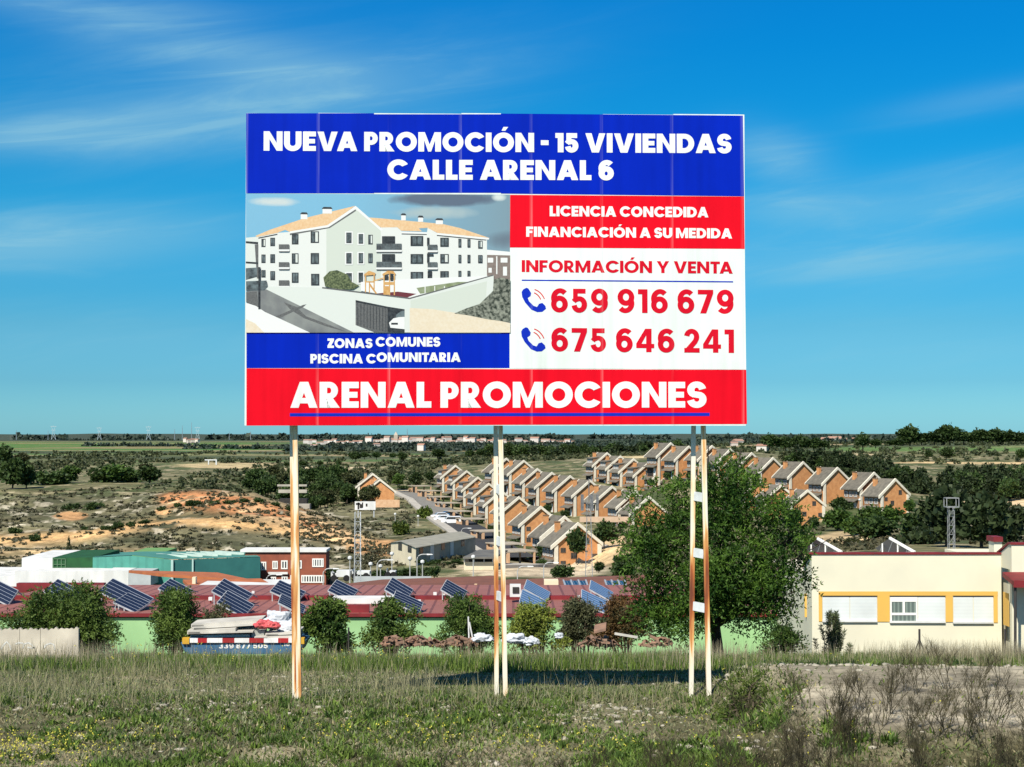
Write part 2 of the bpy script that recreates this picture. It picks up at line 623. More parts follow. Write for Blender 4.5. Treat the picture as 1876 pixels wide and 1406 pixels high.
def ground_colours(x, y, z):
    ys = np.maximum(y, 1)
    px = 938 + F * x / ys
    v = (z - EYE) / ys
    py = 797 - F * v
    def C(*c): return np.array(c, float)
    n1, n2, n3 = fbm(x * .12, y * .12, 4), fbm(x * .03 + 50, y * .03, 4), fbm(x * .5 + 9, y * .5, 3)
    mixc = lambda a, b, t: a * (1 - t[:, None]) + b * t[:, None]
    one = np.ones(len(x))[:, None]
    # near plot: grey-brown soil with paler bare patches
    soil = mixc(one * C(.10, .095, .05), one * C(.22, .195, .125), sstep(.52, .70, fbm(x * 0.8, y * 0.5, 4)))
    slabm = sstep(3.0, 3.9, x + .4 * (n3 - .5)) * sstep(17.0, 18.2, y) * (1 - sstep(23.0, 23.7, y))
    soil = mixc(soil, mixc(one * C(.26, .23, .165), one * C(.37, .33, .24), sstep(.35, .65, fbm(x * .9, y * 2.2, 4))), slabm)
    # scrubland
    scrub = mixc(one * C(.066, .084, .034), one * C(.155, .145, .075), sstep(.38, .62, n1))
    scrub = mixc(scrub, one * C(.34, .29, .18), sstep(.60, .70, fbm(x * .25 + 3, y * .16, 4)) * .8)
    col = scrub
    # badland hill
    hill = sstep(240, 258, ys) * (1 - sstep(400, 430, ys)) * (1 - sstep(640, 800, px))
    hc = mixc(one * C(.075, .078, .042), one * C(.145, .135, .075), sstep(.36, .62, n1))
    hc = mixc(hc, one * C(.42, .38, .28), sstep(.60, .68, fbm(x * .32 + 3, y * .22, 4)) * .85)
    w = 14 * (n2 - .5)
    band1 = np.exp(-((py - np.interp(px, [-200, 60, 150, 260, 340, 480, 700], [1000, 990, 984, 966, 957, 962, 1000]) - w) / 9) ** 2)
    hc = mixc(hc, one * C(.52, .33, .15), np.clip(band1 * sstep(.30, .5, n1) * 1.2, 0, 1))
    band0 = np.exp(-((py - np.interp(px, [-200, 0, 120, 260, 420], [1003, 1008, 1016, 1020, 1020]) - w) / 12) ** 2) * (px < 420)
    hc = mixc(hc, one * C(.50, .36, .19), np.clip(band0 * sstep(.42, .58, n1) * .9, 0, 1))
    red = np.exp(-((py - np.interp(px, [280, 320, 400, 470, 560, 640, 720], [918, 914, 918, 930, 955, 985, 1008]) - w * .5) / np.interp(px, [300, 420, 560, 700], [14, 18, 17, 9])) ** 2) * sstep(275, 315, px) * (1 - sstep(690, 720, px))
    hc = mixc(hc, mixc(one * C(.46, .20, .085), one * C(.58, .38, .20), sstep(.4, .6, n1)), np.clip(red * sstep(.22, .45, n3) * 1.3, 0, 1))
    col = mixc(col, hc, hill)
    # rocky ochre bank below the houses, sandy lots on the right, track
    def patch(cx, cy, rx, ry, c, dlo, dhi, amp=1.0):
        nonlocal col
        m = np.exp(-(((px - cx) / rx) ** 2 + ((py + 8 * (n2 - .5) - cy) / ry) ** 2)) * (ys > dlo) * (ys < dhi)
        m = np.clip(m * amp * (0.55 + n1), 0, 1)
        col = mixc(col, one * C(*c), sstep(.25, .6, m))
    patch(1090, 1005, 60, 34, (.55, .40, .22), 200, 320, 1.4)
    patch(980, 1043, 130, 14, (.46, .38, .26), 200, 330, 1.3)
    patch(1830, 926, 110, 10, (.56, .42, .25), 340, 480, 1.6)
    patch(1555, 985, 60, 12, (.45, .34, .19), 230, 330, 1.2)
    patch(700, 1005, 60, 14, (.42, .24, .11), 240, 340, 1.2)
    patch(600, 858, 70, 2.6, (.50, .41, .26), 450, 1200, 1.6)
    patch(760, 903, 40, 6, (.50, .38, .22), 420, 540, 1.3)
    patch(420, 853, 90, 4, (.46, .36, .2), 450, 1200, 1.2)
    patch(90, 842, 60, 3, (.50, .40, .22), 450, 1500, 1.3)
    patch(300, 936, 14, 6, (.5, .30, .14), 340, 420, 1.2)
    patch(130, 945, 30, 8, (.42, .24, .11), 340, 420, 1.2)
    patch(800, 838, 130, 3, (.50, .40, .22), 500, 1500, 1.6)
    patch(1110, 836, 120, 2.2, (.50, .40, .22), 450, 1500, 1.3)
    patch(1540, 832, 60, 2, (.46, .37, .22), 500, 1500, 1.4)
    patch(1760, 847, 130, 1.8, (.48, .36, .19), 400, 1500, 1.4)
    # cultivated plain: strips of green, ochre and dark scrub
    strip = fbm(x * .0006 + 2, np.log(ys) * 9 + x * .00012, 3)
    plain = mixc(one * C(.09, .105, .05), one * C(.07, .15, .04), sstep(.47, .56, strip))
    plain = mixc(plain, one * C(.27, .215, .12), sstep(.60, .66, strip))
    plain = mixc(plain, one * C(.06, .075, .04), sstep(.44, .38, strip))
    col = mixc(col, plain, sstep(650, 1000, ys))
    g = np.exp(-((py - 818) / 7) ** 4) * sstep(560, 420, px) * sstep(-900, -600, px) * (ys > 900)
    col = mixc(col, mixc(one * C(.075, .16, .04), one * C(.22, .19, .09), sstep(.55, .66, fbm(x * .002 + 4, np.log(ys) * 7, 3))), g)
    g2 = np.exp(-((py - 823.5) / 4.5) ** 4) * sstep(1480, 1560, px) * (ys > 500)
    col = mixc(col, one * C(.10, .17, .05), g2)
    col = mixc(col, one * C(.055, .07, .05), sstep(5200, 8000, ys))
    far = sstep(56, 66, y)
    return np.clip(mixc(soil, col, far), 0, 1)


def build_ground():
    ulow = np.concatenate([np.linspace(-.95, -.36, 50)[:-1], np.linspace(-.36, .36, 800), np.linspace(.36, .95, 50)[1:]])
    rows = np.concatenate([np.linspace(-30, 6, 20)[:-1], np.linspace(6, 16, 40)[:-1], np.linspace(16, 48, 230)[:-1], np.linspace(48, 80, 50)[:-1], np.geomspace(80, 190, 50)[:-1],
                           1 / np.linspace(1 / 190, 1 / 1000, 430)[:-1], np.geomspace(1000, 30000, 130)])
    U, Y = np.meshgrid(ulow, rows)
    g = np.where(Y > 25, Y, np.sqrt(np.maximum(Y, 0) ** 2 * (1 - (15 / 25) ** 2) + 15 ** 2))
    X = U * g
    x, y = X.ravel(), Y.ravel()
    z = terrain_z(x, y)
    col = ground_colours(x, y, z)
    nr, nc = U.shape
    i = np.arange(nr * nc).reshape(nr, nc)
    f = np.stack([i[:-1, :-1], i[:-1, 1:], i[1:, 1:], i[1:, :-1]], -1).reshape(-1)
    m = bpy.data.materials.new('ground_earth')
    m.use_nodes = True
    nt = m.node_tree
    N, L = nt.nodes.new, nt.links.new
    bs = nt.nodes['Principled BSDF']
    bs.inputs['Roughness'].default_value = 0.95
    bs.inputs['Specular IOR Level'].default_value = 0.1
    at = N('ShaderNodeAttribute')
    at.attribute_name = 'tone'
    geo = N('ShaderNodeNewGeometry')
    tot = None
    for sc in (9.0, 0.55, 0.09):
        nz = N('ShaderNodeTexNoise')
        nz.inputs['Scale'].default_value = sc
        nz.inputs['Detail'].default_value = 5
        nz.inputs['Roughness'].default_value = 0.7
        L(geo.outputs['Position'], nz.inputs['Vector'])
        mr = N('ShaderNodeMapRange')
        mr.inputs['From Min'].default_value = 0.3
        mr.inputs['From Max'].default_value = 0.7
        mr.inputs['To Min'].default_value = 0.55
        mr.inputs['To Max'].default_value = 1.45
        L(nz.outputs[0], mr.inputs['Value'])
        if tot is None:
            tot = mr.outputs[0]
        else:
            a = N('ShaderNodeMath')
            a.operation = 'MULTIPLY'
            L(tot, a.inputs[0])
            L(mr.outputs[0], a.inputs[1])
            tot = a.outputs[0]
    hs = N('ShaderNodeHueSaturation')
    L(at.outputs['Color'], hs.inputs['Color'])
    L(tot, hs.inputs['Value'])
    L(hs.outputs[0], bs.inputs['Base Color'])
    o = np_mesh('ground', np.stack([x, y, z], -1), f, 4, [m], colors=col, smooth=True)
    tag(o, kind='structure')
    return o


build_ground()

# ------------------------------------------------------------------ billboard
def arc(cx, cy, rx, ry, a0, a1, n=18):
    return [(cx + rx * math.cos(math.radians(a0 + (a1 - a0) * i / n)), cy + ry * math.sin(math.radians(a0 + (a1 - a0) * i / n))) for i in range(n + 1)]


def stroke(pts, wx, wy=None):
    """outline of a pen of width wx (upright strokes) / wy (level strokes) drawn along a path"""
    wy = wy or wx
    l, r = [], []
    for i, p in enumerate(pts):
        q0, q1 = pts[max(i - 1, 0)], pts[min(i + 1, len(pts) - 1)]
        tx, ty = q1[0] - q0[0], q1[1] - q0[1]
        n = math.hypot(tx, ty) or 1
        nx, ny = -ty / n, tx / n
        w = math.hypot(nx * wx, ny * wy) / 2
        l.append((p[0] + nx * w, p[1] + ny * w))
        r.append((p[0] - nx * w, p[1] - ny * w))
    return l + r[::-1]


def glyph(ch, w):
    """(advance width, list of layers); a layer is [outer, hole, ...] in cap heights"""
    h = w * 0.86
    if ch == '0':
        r, q = .37, .515
        return 2 * r, [[arc(r, .5, r, q, 0, 360, 36)[:-1], arc(r, .5, r - w, q - h * 1.05, 0, 360, 30)[:-1]]]
    if ch == 'I':
        return w, [[[(0, 0), (w, 0), (w, 1), (0, 1)]]]
    if ch == 'L':
        return .56, [[[(0, 0), (.56, 0), (.56, h), (w, h), (w, 1), (0, 1)]]]
    if ch in 'EF':
        W = .36 + w
        if ch == 'E':
            o = [(0, 0), (W, 0), (W, h), (w, h), (w, .5 - h * .46), (W * .93, .5 - h * .46), (W * .93, .5 + h * .46), (w, .5 + h * .46), (w, 1 - h), (W, 1 - h), (W, 1), (0, 1)]
        else:
            o = [(0, 0), (w, 0), (w, .5 - h * .55), (W * .9, .5 - h * .55), (W * .9, .5 + h * .40), (w, .5 + h * .40), (w, 1 - h), (W, 1 - h), (W, 1), (0, 1)]
        return W, [[o]]
    if ch == 'T':
        W = .72
        return W, [[[(W / 2 - w / 2, 0), (W / 2 + w / 2, 0), (W / 2 + w / 2, 1 - h), (W, 1 - h), (W, 1), (0, 1), (0, 1 - h), (W / 2 - w / 2, 1 - h)]]]
    if ch == 'N':
        W = .66 + w
        return W, [[[(0, 0), (w, 0), (w, .60), (W - w, 0), (W, 0), (W, 1), (W - w, 1), (W - w, .40), (w, 1), (0, 1)]]]
    if ch == 'M':
        W = .86 + w
        return W, [[[(0, 0), (w, 0), (w, .60), (W / 2 - .075, 0.0), (W / 2 + .075, 0.0), (W - w, .60), (W - w, 0), (W, 0), (W, 1), (W - w * 1.12, 1), (W / 2, .36), (w * 1.12, 1), (0, 1)]]]
    if ch == 'V':
        W, wl = .73 + w, w * 1.08
        return W, [[[(0, 1), (W / 2 - wl * .56, 0), (W / 2 + wl * .56, 0), (W, 1), (W - wl, 1), (W / 2, .30), (wl, 1)]]]
    if ch == 'A':
        W, wl, a = .74 + w, w * 1.08, w * .56
        s = W / 2 - a
        y0, y1 = .17, .17 + h * .86
        return W, [[[(0, 0), (wl, 0), (wl + s * y0, y0), (W - wl - s * y0, y0), (W - wl, 0), (W, 0), (W / 2 + a, 1), (W / 2 - a, 1)],
                    [(wl + s * y1, y1), (W - wl - s * y1, y1), (W / 2, (W / 2 - wl) / s)]]]
    if ch == 'Y':
        W, wl = .68 + w, w * 1.12
        return W, [[[(0, 1), (W / 2 - w / 2, .36), (W / 2 - w / 2, 0), (W / 2 + w / 2, 0), (W / 2 + w / 2, .36), (W, 1), (W - wl, 1), (W / 2, .60), (wl, 1)]]]
    if ch == 'Z':
        W, q = .68, w * 1.35
        return W, [[[(0, 0), (W, 0), (W, h), (q, h), (W, 1 - h * .92), (W, 1), (0, 1), (0, 1 - h), (W - q, 1 - h), (0, h * .92)]]]
    if ch == 'O':
        r, q = .535, .515
        return 2 * r, [[arc(r, .5, r, q, 0, 360, 44)[:-1], arc(r, .5, r - w, q - h * 1.08, 0, 360, 44)[:-1]]]
    if ch == 'C':
        r, q = .535, .515
        return .99, [[arc(r, .5, r, q, 33, 327, 36) + arc(r, .5, r - w, q - h * 1.08, 318, 42, 32)]]
    if ch == 'U':
        W, r = .59 + w, .38
        return W, [[[(0, 1)] + arc(W / 2, r, W / 2, r + .015, 180, 360, 20) + [(W, 1), (W - w, 1)] + arc(W / 2, r, W / 2 - w, r - h * .98, 360, 180, 18) + [(w, 1)]]]
    if ch == 'D':
        W = .90
        return W, [[[(0, 0)] + arc(.40, .5, .50, .5, -90, 90, 24) + [(0, 1)], [(w, h), (w, 1 - h)] + arc(.38, .5, .52 - w, .5 - h, 90, -90, 20)]]
    if ch in 'PR':
        W, r = .70, .335
        hole = [(w, 1 - 2 * r + h * .92), (w, 1 - h * .92)] + arc(.37, 1 - r, r - w + .02, r - h * .92, 90, -90, 14)
        if ch == 'P':
            return W, [[[(0, 0), (w, 0), (w, 1 - 2 * r)] + arc(.36, 1 - r, r, r, -90, 90, 20) + [(0, 1)], hole]]
        return .76, [[[(0, 0), (w, 0), (w, .33), (.26, .33), (.77 - w * 1.22, 0), (.77, 0), (.50, .375)] + arc(.36, 1 - r, r, r, -62, 90, 20) + [(0, 1)], hole]]
    if ch == 'S':
        t = h * .98
        ry = (1.03 - t) / 4 + .012
        cx, rx = .37, .37 - w * .5 + .01
        yu, yl = 1.015 - t / 2 - ry, -.015 + t / 2 + ry
        p = arc(cx, yu, rx * .95, ry, 8, 232, 18) + arc(cx + .0, yl, rx, ry, 52, -172, 18)
        return .74, [[stroke(p, w * .98, t)]]
    if ch == '1':
        return .42, [[[(.42, 1), (0, 1), (0, 1 - h), (.42 - w, 1 - h), (.42 - w, 0), (.42, 0)]]]
    if ch == '7':
        return .68, [[[(0, 1), (0, 1 - h * .95), (.68 - w * 1.15, 1 - h * .95), (.10, 0), (.10 + w * 1.12, 0), (.68, 1 - h * .75), (.68, 1)]]]
    if ch == '4':
        y0, y1 = .17, .17 + h * .9
        return .80, [[[(0, y0), (0, y1 + .01), (.40, 1), (.68, 1), (.68, y1), (.80, y1), (.80, y0), (.68, y0), (.68, 0), (.68 - w, 0), (.68 - w, y0)],
                      [(.235, y1), (.68 - w, y1), (.68 - w, .72)]]]
    if ch == '2':
        p = arc(.34, .675, .34 - w / 2, .34 - h / 2, 172, -20, 20) + [(.49, .47), (.20, .145), (.13, .06)]
        return .69, [[stroke(p, w, h)], [[(.01, 0), (.69, 0), (.69, h * .95), (.01, h * .95)]]]
    if ch == '5':
        p = [(.10, .46), (.16, .535)] + arc(.34, .335, .345 - w / 2, .35 - h / 2, 118, -172, 24)
        return .70, [[stroke(p, w, h)], [[(.07, .455), (.07 + w * .86, .50), (.07 + w * .86, 1 - h), (.62, 1 - h), (.62, 1), (.07, 1)]]]
    if ch in '69':
        r = .37
        ring = [arc(r, .345, r, .36, 0, 360, 36)[:-1], arc(r, .335, r - w, .36 - h * 1.02, 0, 360, 28)[:-1]]
        p = arc(.40, .60, .40 - w / 2, .415 - h / 2, 42, 205, 20)
        lay = [ring, [stroke(p, w, h)]]
        if ch == '9':
            lay = [[[(2 * r - x, 1 - y) for x, y in c] for c in l] for l in lay]
        return 2 * r, lay
    if ch in '8':
        r = .32
        return .70, [[arc(.35, .28, .35, .295, 0, 360, 30)[:-1], arc(.35, .28, .35 - w, .295 - h, 0, 360, 24)[:-1]], [arc(.35, .735, .32, .28, 0, 360, 30)[:-1], arc(.35, .735, .32 - w, .28 - h, 0, 360, 24)[:-1]]]
    if ch == '3':
        p = arc(.33, .735, .30 - w / 2, .28 - h / 2, 165, -75, 16) + arc(.33, .285, .35 - w / 2, .30 - h / 2, 75, -170, 20)
        return .68, [[stroke(p, w, h)]]
    if ch == '-':
        return .40, [[[(0, .37), (.40, .37), (.40, .37 + h), (0, .37 + h)]]]
    return .28, []


ACCENT = {'Ó': 'O', 'Á': 'A'}


def line_of_text(txt, w, track=.075):
    """layers in cap heights from x=0, and the total width"""
    x, out = 0.0, []
    for i, c in enumerate(txt):
        base = ACCENT.get(c, c)
        W, lay = glyph(base, w)
        if base == ' ':
            x += .27
            continue
        tk = track
        nxt = txt[i + 1] if i + 1 < len(txt) else ''
        if (base in 'VYTA' and nxt in 'VYTA') or (base in 'LPFR' and nxt in 'VYTA'):
            tk -= .11
        for l in lay:
            out.append((x + W / 2, [[(x + a, b) for a, b in c2] for c2 in l]))
        if c != base:
            out.append((x + W / 2, [[(x + W / 2 - .10, 1.10), (x + W / 2 + .09, 1.10), (x + W / 2 + .24, 1.30), (x + W / 2 + .0, 1.30)]]))
        x += W + tk
    return out, x - track


def tess(contours):
    """triangles of a polygon with holes: (points, faces)"""
    pl = [[Vector((a, b, 0)) for a, b in c] for c in contours]
    flat = [p for c in contours for p in c]
    return flat, tessellate_polygon(pl)


BL, BR = P(450.5, 780, 21.9), P(1368, 777, 22.17)
B_AX = Vector((BR.x - BL.x, BR.y - BL.y, 0)).normalized()
B_N = Vector((B_AX.y, -B_AX.x, 0))                    # towards the camera


def board_st(px, py):
    a, b = V(px, py)
    t = (BL - Vector((0, 0, EYE))).dot(B_N) / Vector((a, 1, b)).dot(B_N)
    q = Vector((0, 0, EYE)) + Vector((a, 1, b)) * t
    return (q - BL).dot(B_AX), q.z - BL.z


def board_pt(s, t, n=0.0):
    return BL + B_AX * s + Vector((0, 0, t)) + B_N * n


def print_mat(name, col, rough=0.6, streak=0.10):
    """printed vinyl: seams every metre or so, dust streaks and a faint unevenness"""
    m = bpy.data.materials.new(name)
    m.use_nodes = True
    nt = m.node_tree
    N, L = nt.nodes.new, nt.links.new
    bs = nt.nodes['Principled BSDF']
    bs.inputs['Roughness'].default_value = rough
    bs.inputs['Specular IOR Level'].default_value = 0.04
    geo = N('ShaderNodeNewGeometry')
    sp = N('ShaderNodeSeparateXYZ')
    L(geo.outputs['Position'], sp.inputs[0])

    def mm(op, a, b=0.0, clamp=False):
        n = N('ShaderNodeMath')
        n.operation = op
        n.use_clamp = clamp
        for i, q in enumerate((a, b)):
            if isinstance(q, (int, float)):
                n.inputs[i].default_value = q
            else:
                L(q, n.inputs[i])
        return n.outputs[0]
    x0 = board_pt(board_st(582, 500)[0], 0).x
    dx = board_pt(board_st(712.8, 500)[0], 0).x - x0
    u = mm('SUBTRACT', mm('FRACT', mm('ADD', mm('DIVIDE', mm('SUBTRACT', sp.outputs[0], x0), dx), 20.5)), 0.5)
    wide = mm('SUBTRACT', 1.0, mm('DIVIDE', mm('ABSOLUTE', u), 0.030), True)
    fine = mm('SUBTRACT', 1.0, mm('DIVIDE', mm('ABSOLUTE', mm('SUBTRACT', u, 0.012)), 0.007), True)
    nz = N('ShaderNodeTexNoise')
    nz.inputs['Scale'].default_value = 1.3
    nz.inputs['Detail'].default_value = 5
    L(geo.outputs['Position'], nz.inputs['Vector'])
    mp = N('ShaderNodeMapping')
    mp.inputs['Scale'].default_value = (9, 9, 0.5)
    L(geo.outputs['Position'], mp.inputs[0])
    n2 = N('ShaderNodeTexNoise')
    n2.inputs['Scale'].default_value = 1.0
    n2.inputs['Detail'].default_value = 4
    L(mp.outputs[0], n2.inputs['Vector'])
    rag = mm('MULTIPLY', mm('SUBTRACT', n2.outputs[0], 0.30, True), 2.2, True)
    f = mm('MULTIPLY', mm('ADD', mm('MULTIPLY', wide, 0.8), mm('MULTIPLY', fine, 1.5)), mm('MULTIPLY', rag, streak * 1.8), True)
    mx = N('ShaderNodeMixRGB')
    L(f, mx.inputs[0])
    mx.inputs[2].default_value = (.72, .74, .72, 1) if min(col) < .5 else (.30, .32, .31, 1)
    hs = N('ShaderNodeHueSaturation')
    hs.inputs['Color'].default_value = (*col, 1)
    mr = N('ShaderNodeMapRange')
    mr.inputs['From Min'].default_value = 0.3
    mr.inputs['From Max'].default_value = 0.7
    mr.inputs['To Min'].default_value = 0.93
    mr.inputs['To Max'].default_value = 1.06
    L(nz.outputs[0], mr.inputs['Value'])
    r3 = N('ShaderNodeMapRange')
    r3.inputs['From Min'].default_value = 0.25
    r3.inputs['From Max'].default_value = 0.75
    r3.inputs['To Min'].default_value = 0.90
    r3.inputs['To Max'].default_value = 1.06
    L(n2.outputs[0], r3.inputs['Value'])
    L(mm('MULTIPLY', mr.outputs[0], r3.outputs[0]), hs.inputs['Value'])
    L(hs.outputs[0], mx.inputs[1])
    L(mx.outputs[0], bs.inputs['Base Color'])
    bp = N('ShaderNodeBump')
    bp.inputs['Strength'].default_value = 0.25
    bp.inputs['Distance'].default_value = 0.02
    L(nz.outputs[0], bp.inputs['Height'])
    L(bp.outputs[0], bs.inputs['Normal'])
    return m


def picture_sky_mat():
    """the printed sky of the picture: pale blue with a dark cloud on the right"""
    m = bpy.data.materials.new('printed_sky')
    m.use_nodes = True
    nt = m.node_tree
    N, L = nt.nodes.new, nt.links.new
    bs = nt.nodes['Principled BSDF']
    bs.inputs['Roughness'].default_value = 0.45
    tc = N('ShaderNodeTexCoord')
    sp = N('ShaderNodeSeparateXYZ')
    L(tc.outputs['Object'], sp.inputs[0])
    nz = N('ShaderNodeTexNoise')
    nz.inputs['Scale'].default_value = 2.6
    nz.inputs['Detail'].default_value = 6
    L(tc.outputs['Object'], nz.inputs['Vector'])

    def mm(op, a, b=0.0, clamp=False):
        n = N('ShaderNodeMath')
        n.operation = op
        n.use_clamp = clamp
        for i, q in enumerate((a, b)):
            if isinstance(q, (int, float)):
                n.inputs[i].default_value = q
            else:
                L(q, n.inputs[i])
        return n.outputs[0]
    wob = mm('MULTIPLY', mm('SUBTRACT', nz.outputs[0], 0.5), 1.5)
    off = BL - board_empty_loc

    def blob(px, py, rx, ry, soft):
        q = board_pt(*board_st(px, py)) - board_empty_loc
        sc = 1 / 132.0
        e = mm('ADD', mm('POWER', mm('ABSOLUTE', mm('DIVIDE', mm('SUBTRACT', sp.outputs[0], q.x), rx * sc)), 2.0), mm('POWER', mm('ABSOLUTE', mm('DIVIDE', mm('SUBTRACT', sp.outputs[2], q.z), ry * sc)), 2.0))
        return mm('DIVIDE', mm('SUBTRACT', mm('ADD', 1.0, wob), e), soft, True)
    cur = None

    def layer(fac, col):
        nonlocal cur
        mx = N('ShaderNodeMixRGB')
        L(fac, mx.inputs[0])
        if cur is None:
            mx.inputs[1].default_value = (.15, .36, .50, 1)
        else:
            L(cur, mx.inputs[1])
        mx.inputs[2].default_value = (*col, 1)
        cur = mx.outputs[0]
    qa = board_pt(*board_st(640, 400)) - board_empty_loc
    qb = board_pt(*board_st(930, 400)) - board_empty_loc
    layer(mm('DIVIDE', mm('SUBTRACT', sp.outputs[0], qa.x), qb.x - qa.x, True), (.15, .235, .28))
    layer(blob(500, 370, 50, 9, 1.0), (.44, .50, .49))
    layer(blob(800, 390, 80, 14, 0.9), (.29, .37, .38))
    layer(blob(810, 366, 105, 15, 0.6), (.075, .105, .15))
    layer(blob(925, 440, 40, 18, 1.2), (.10, .14, .175))
    layer(blob(915, 362, 14, 8, 1.0), (.5, .55, .52))
    L(cur, bs.inputs['Base Color'])
    return m


M_BLUE = (.0005, .016, .37)
M_RED = (.66, .004, .015)
M_WHITE = (.66, .72, .67)
base_l = Vector((0, 22.05, 0))
board_empty_loc = Vector(((BL.x + BR.x) / 2, (BL.y + BR.y) / 2, 0.0))
billboard = empty('billboard', board_empty_loc, 'large blue, red and white property billboard on six rusty posts in the weedy plot', 'billboard')

m_blue = print_mat('vinyl_blue', M_BLUE, streak=.09)
m_red = print_mat('vinyl_red', M_RED, streak=.07)
m_white = print_mat('vinyl_white', M_WHITE, streak=.10)
m_ink_white = print_mat('ink_white', (.72, .75, .71), streak=.05)
m_ink_red = print_mat('ink_red', (.55, .006, .02), streak=.04)
m_ink_blue = print_mat('ink_blue', (.006, .025, .38), streak=.04)
m_sheet = mat('galvanised_sheet', (.55, .57, .56), (.42, .44, .44), 4, rough=.5)


def band(name, mb_m, rects, n, jog=()):
    """flat print between photo rectangles (corner lists), n metres proud of the backing"""
    mb = MB()
    for q in rects:
        st = [board_st(*c) for c in q]
        mb.add([board_pt(s, t, n) for s, t in st], [tuple(range(len(st)))[::-1]], mb_m)
    return mb.build(name, billboard)


# the sheet itself: seven upright metal panels with slightly uneven tops
mb = MB()
cuts = [449.5, 582, 685, 845, 918, 1105, 1235, 1363]
tops = [206.5, 206.0, 207.6, 207.6, 207.8, 209.6, 209.3, 210.0]
for i in range(7):
    s0, s1 = board_st(cuts[i], 500)[0], board_st(cuts[i + 1] if i < 6 else 1365.2, 500)[0]
    t1 = board_st(cuts[i], tops[i] + (0 if i in (2, 3, 5, 6) else 1.2))[1]
    b0 = 0.0
    mb.hull8([board_pt(s0, b0, -.045), board_pt(s1 - .002, b0, -.045), board_pt(s1 - .002, b0, 0), board_pt(s0, b0, 0),
              board_pt(s0, t1, -.045), board_pt(s1 - .002, t1, -.045), board_pt(s1 - .002, t1, 0), board_pt(s0, t1, 0)], m_white)
mb.build('backing_sheet', billboard)
band('header_band', m_blue, [[(451, 208), (685, 208), (685, 354.5), (451, 354.5)], [(685, 209.8), (918, 209.8), (918, 353.6), (685, 353.6)], [(918, 208.5), (1361, 212.2), (1363, 360), (918, 355.0)]], .003)
band('offer_band', m_red, [[(934.6, 357.4), (1363, 360.6), (1364.2, 456.4), (934.2, 453.8)]], .003)
band('contact_band', m_white, [[(934.2, 454.2), (1364.2, 456.8), (1367, 677.6), (933.6, 674.8)]], .003)
band('amenities_band', m_blue, [[(451.5, 610), (685, 610), (685, 674.6), (451.5, 674.6)], [(685, 611), (918, 611), (918, 674.6), (685, 674.6)], [(918, 609), (933.4, 609), (933.4, 674.6), (918, 674.6)]], .003)
band('name_band', m_red, [[(451.5, 675.2), (1367, 678), (1368.4, 777.2), (451.5, 780.2)]], .003)
TEXT_N = [0.005]


def lettering(name, txt, w, l0, r0, cap, m, track=.075, jog=None, label=None):
    """l0, r0: photo px of the left and right ends of the baseline, cap: photo px of the top of the first capital"""
    lay, W = line_of_text(txt, w, track)
    (s0, t0), (s1, t1) = board_st(*l0), board_st(*r0)
    ch = board_st(l0[0], cap)[1] - t0
    sx = (s1 - s0) / W
    mb = MB()
    for k, (xc, cont) in enumerate(lay):
        pts, fs = tess(cont)
        dy = 0.0
        if jog and s0 + xc * sx > jog[0]:
            dy = jog[1]
        n = .005 + (k % 3) * .0012
        mb.add([board_pt(s0 + a * sx, t0 + (t1 - t0) * (a / W) + b * ch + dy, n) for a, b in pts], fs, m)
    o = mb.build(name, billboard)
    if label:
        o['label'] = label
    return o


lettering('lettering', 'NUEVA PROMOCIÓN - 15 VIVIENDAS', .295, (483, 276.5), (1340, 281.3), 241, m_ink_white, label='white capital line announcing fifteen homes')
lettering('lettering', 'CALLE ARENAL 6', .295, (709.5, 329.5), (1124.5, 330.6), 293, m_ink_white, label='white capital street address under the headline')
lettering('lettering', 'LICENCIA CONCEDIDA', .285, (1007, 396.6), (1295.5, 398.8), 377.6, m_ink_white, label='white licence line on red')
lettering('lettering', 'FINANCIACIÓN A SU MEDIDA', .285, (964, 434.1), (1339, 437.4), 415.6, m_ink_white, label='white financing line on red')
lettering('lettering', 'INFORMACIÓN Y VENTA', .25, (955.7, 498.8), (1339.6, 501.7), 476.8, m_ink_red, label='red information and sales line')
lettering('lettering', '659 916 679', .24, (1009.4, 572.4), (1343.8, 575), 529, m_ink_red, track=.155, label='upper red telephone number')
lettering('lettering', '675 646 241', .24, (1010, 644), (1344.6, 647), 601, m_ink_red, track=.155, label='lower red telephone number')
_js = board_st(684, 640)[0]
_jd = 2.6 / 132
lettering('lettering', 'ZONAS COMUNES', .285, (600, 637.8), (806.5, 638.0), 620.5, m_ink_white, jog=(_js, _jd), label='white communal areas line on blue')
lettering('lettering', 'PISCINA COMUNITARIA', .285, (568.6, 666.2), (842, 666.0), 649, m_ink_white, jog=(_js + .10, _jd), label='white communal pool line on blue')
lettering('lettering', 'ARENAL PROMOCIONES', .285, (532, 747.5), (1294, 747), 700, m_ink_white, label='large white company name on red')
band('underline', m_ink_blue, [[(955.7, 512.6), (1343, 515.6), (1343, 518), (955.7, 515)]], .005)
band('underline', m_ink_blue, [[(531, 757.2), (1300, 756.6), (1300, 762.6), (531, 763.4)]], .005)


def z4(x, y):
    return 900 + x * .27186, 490 + y * .27186


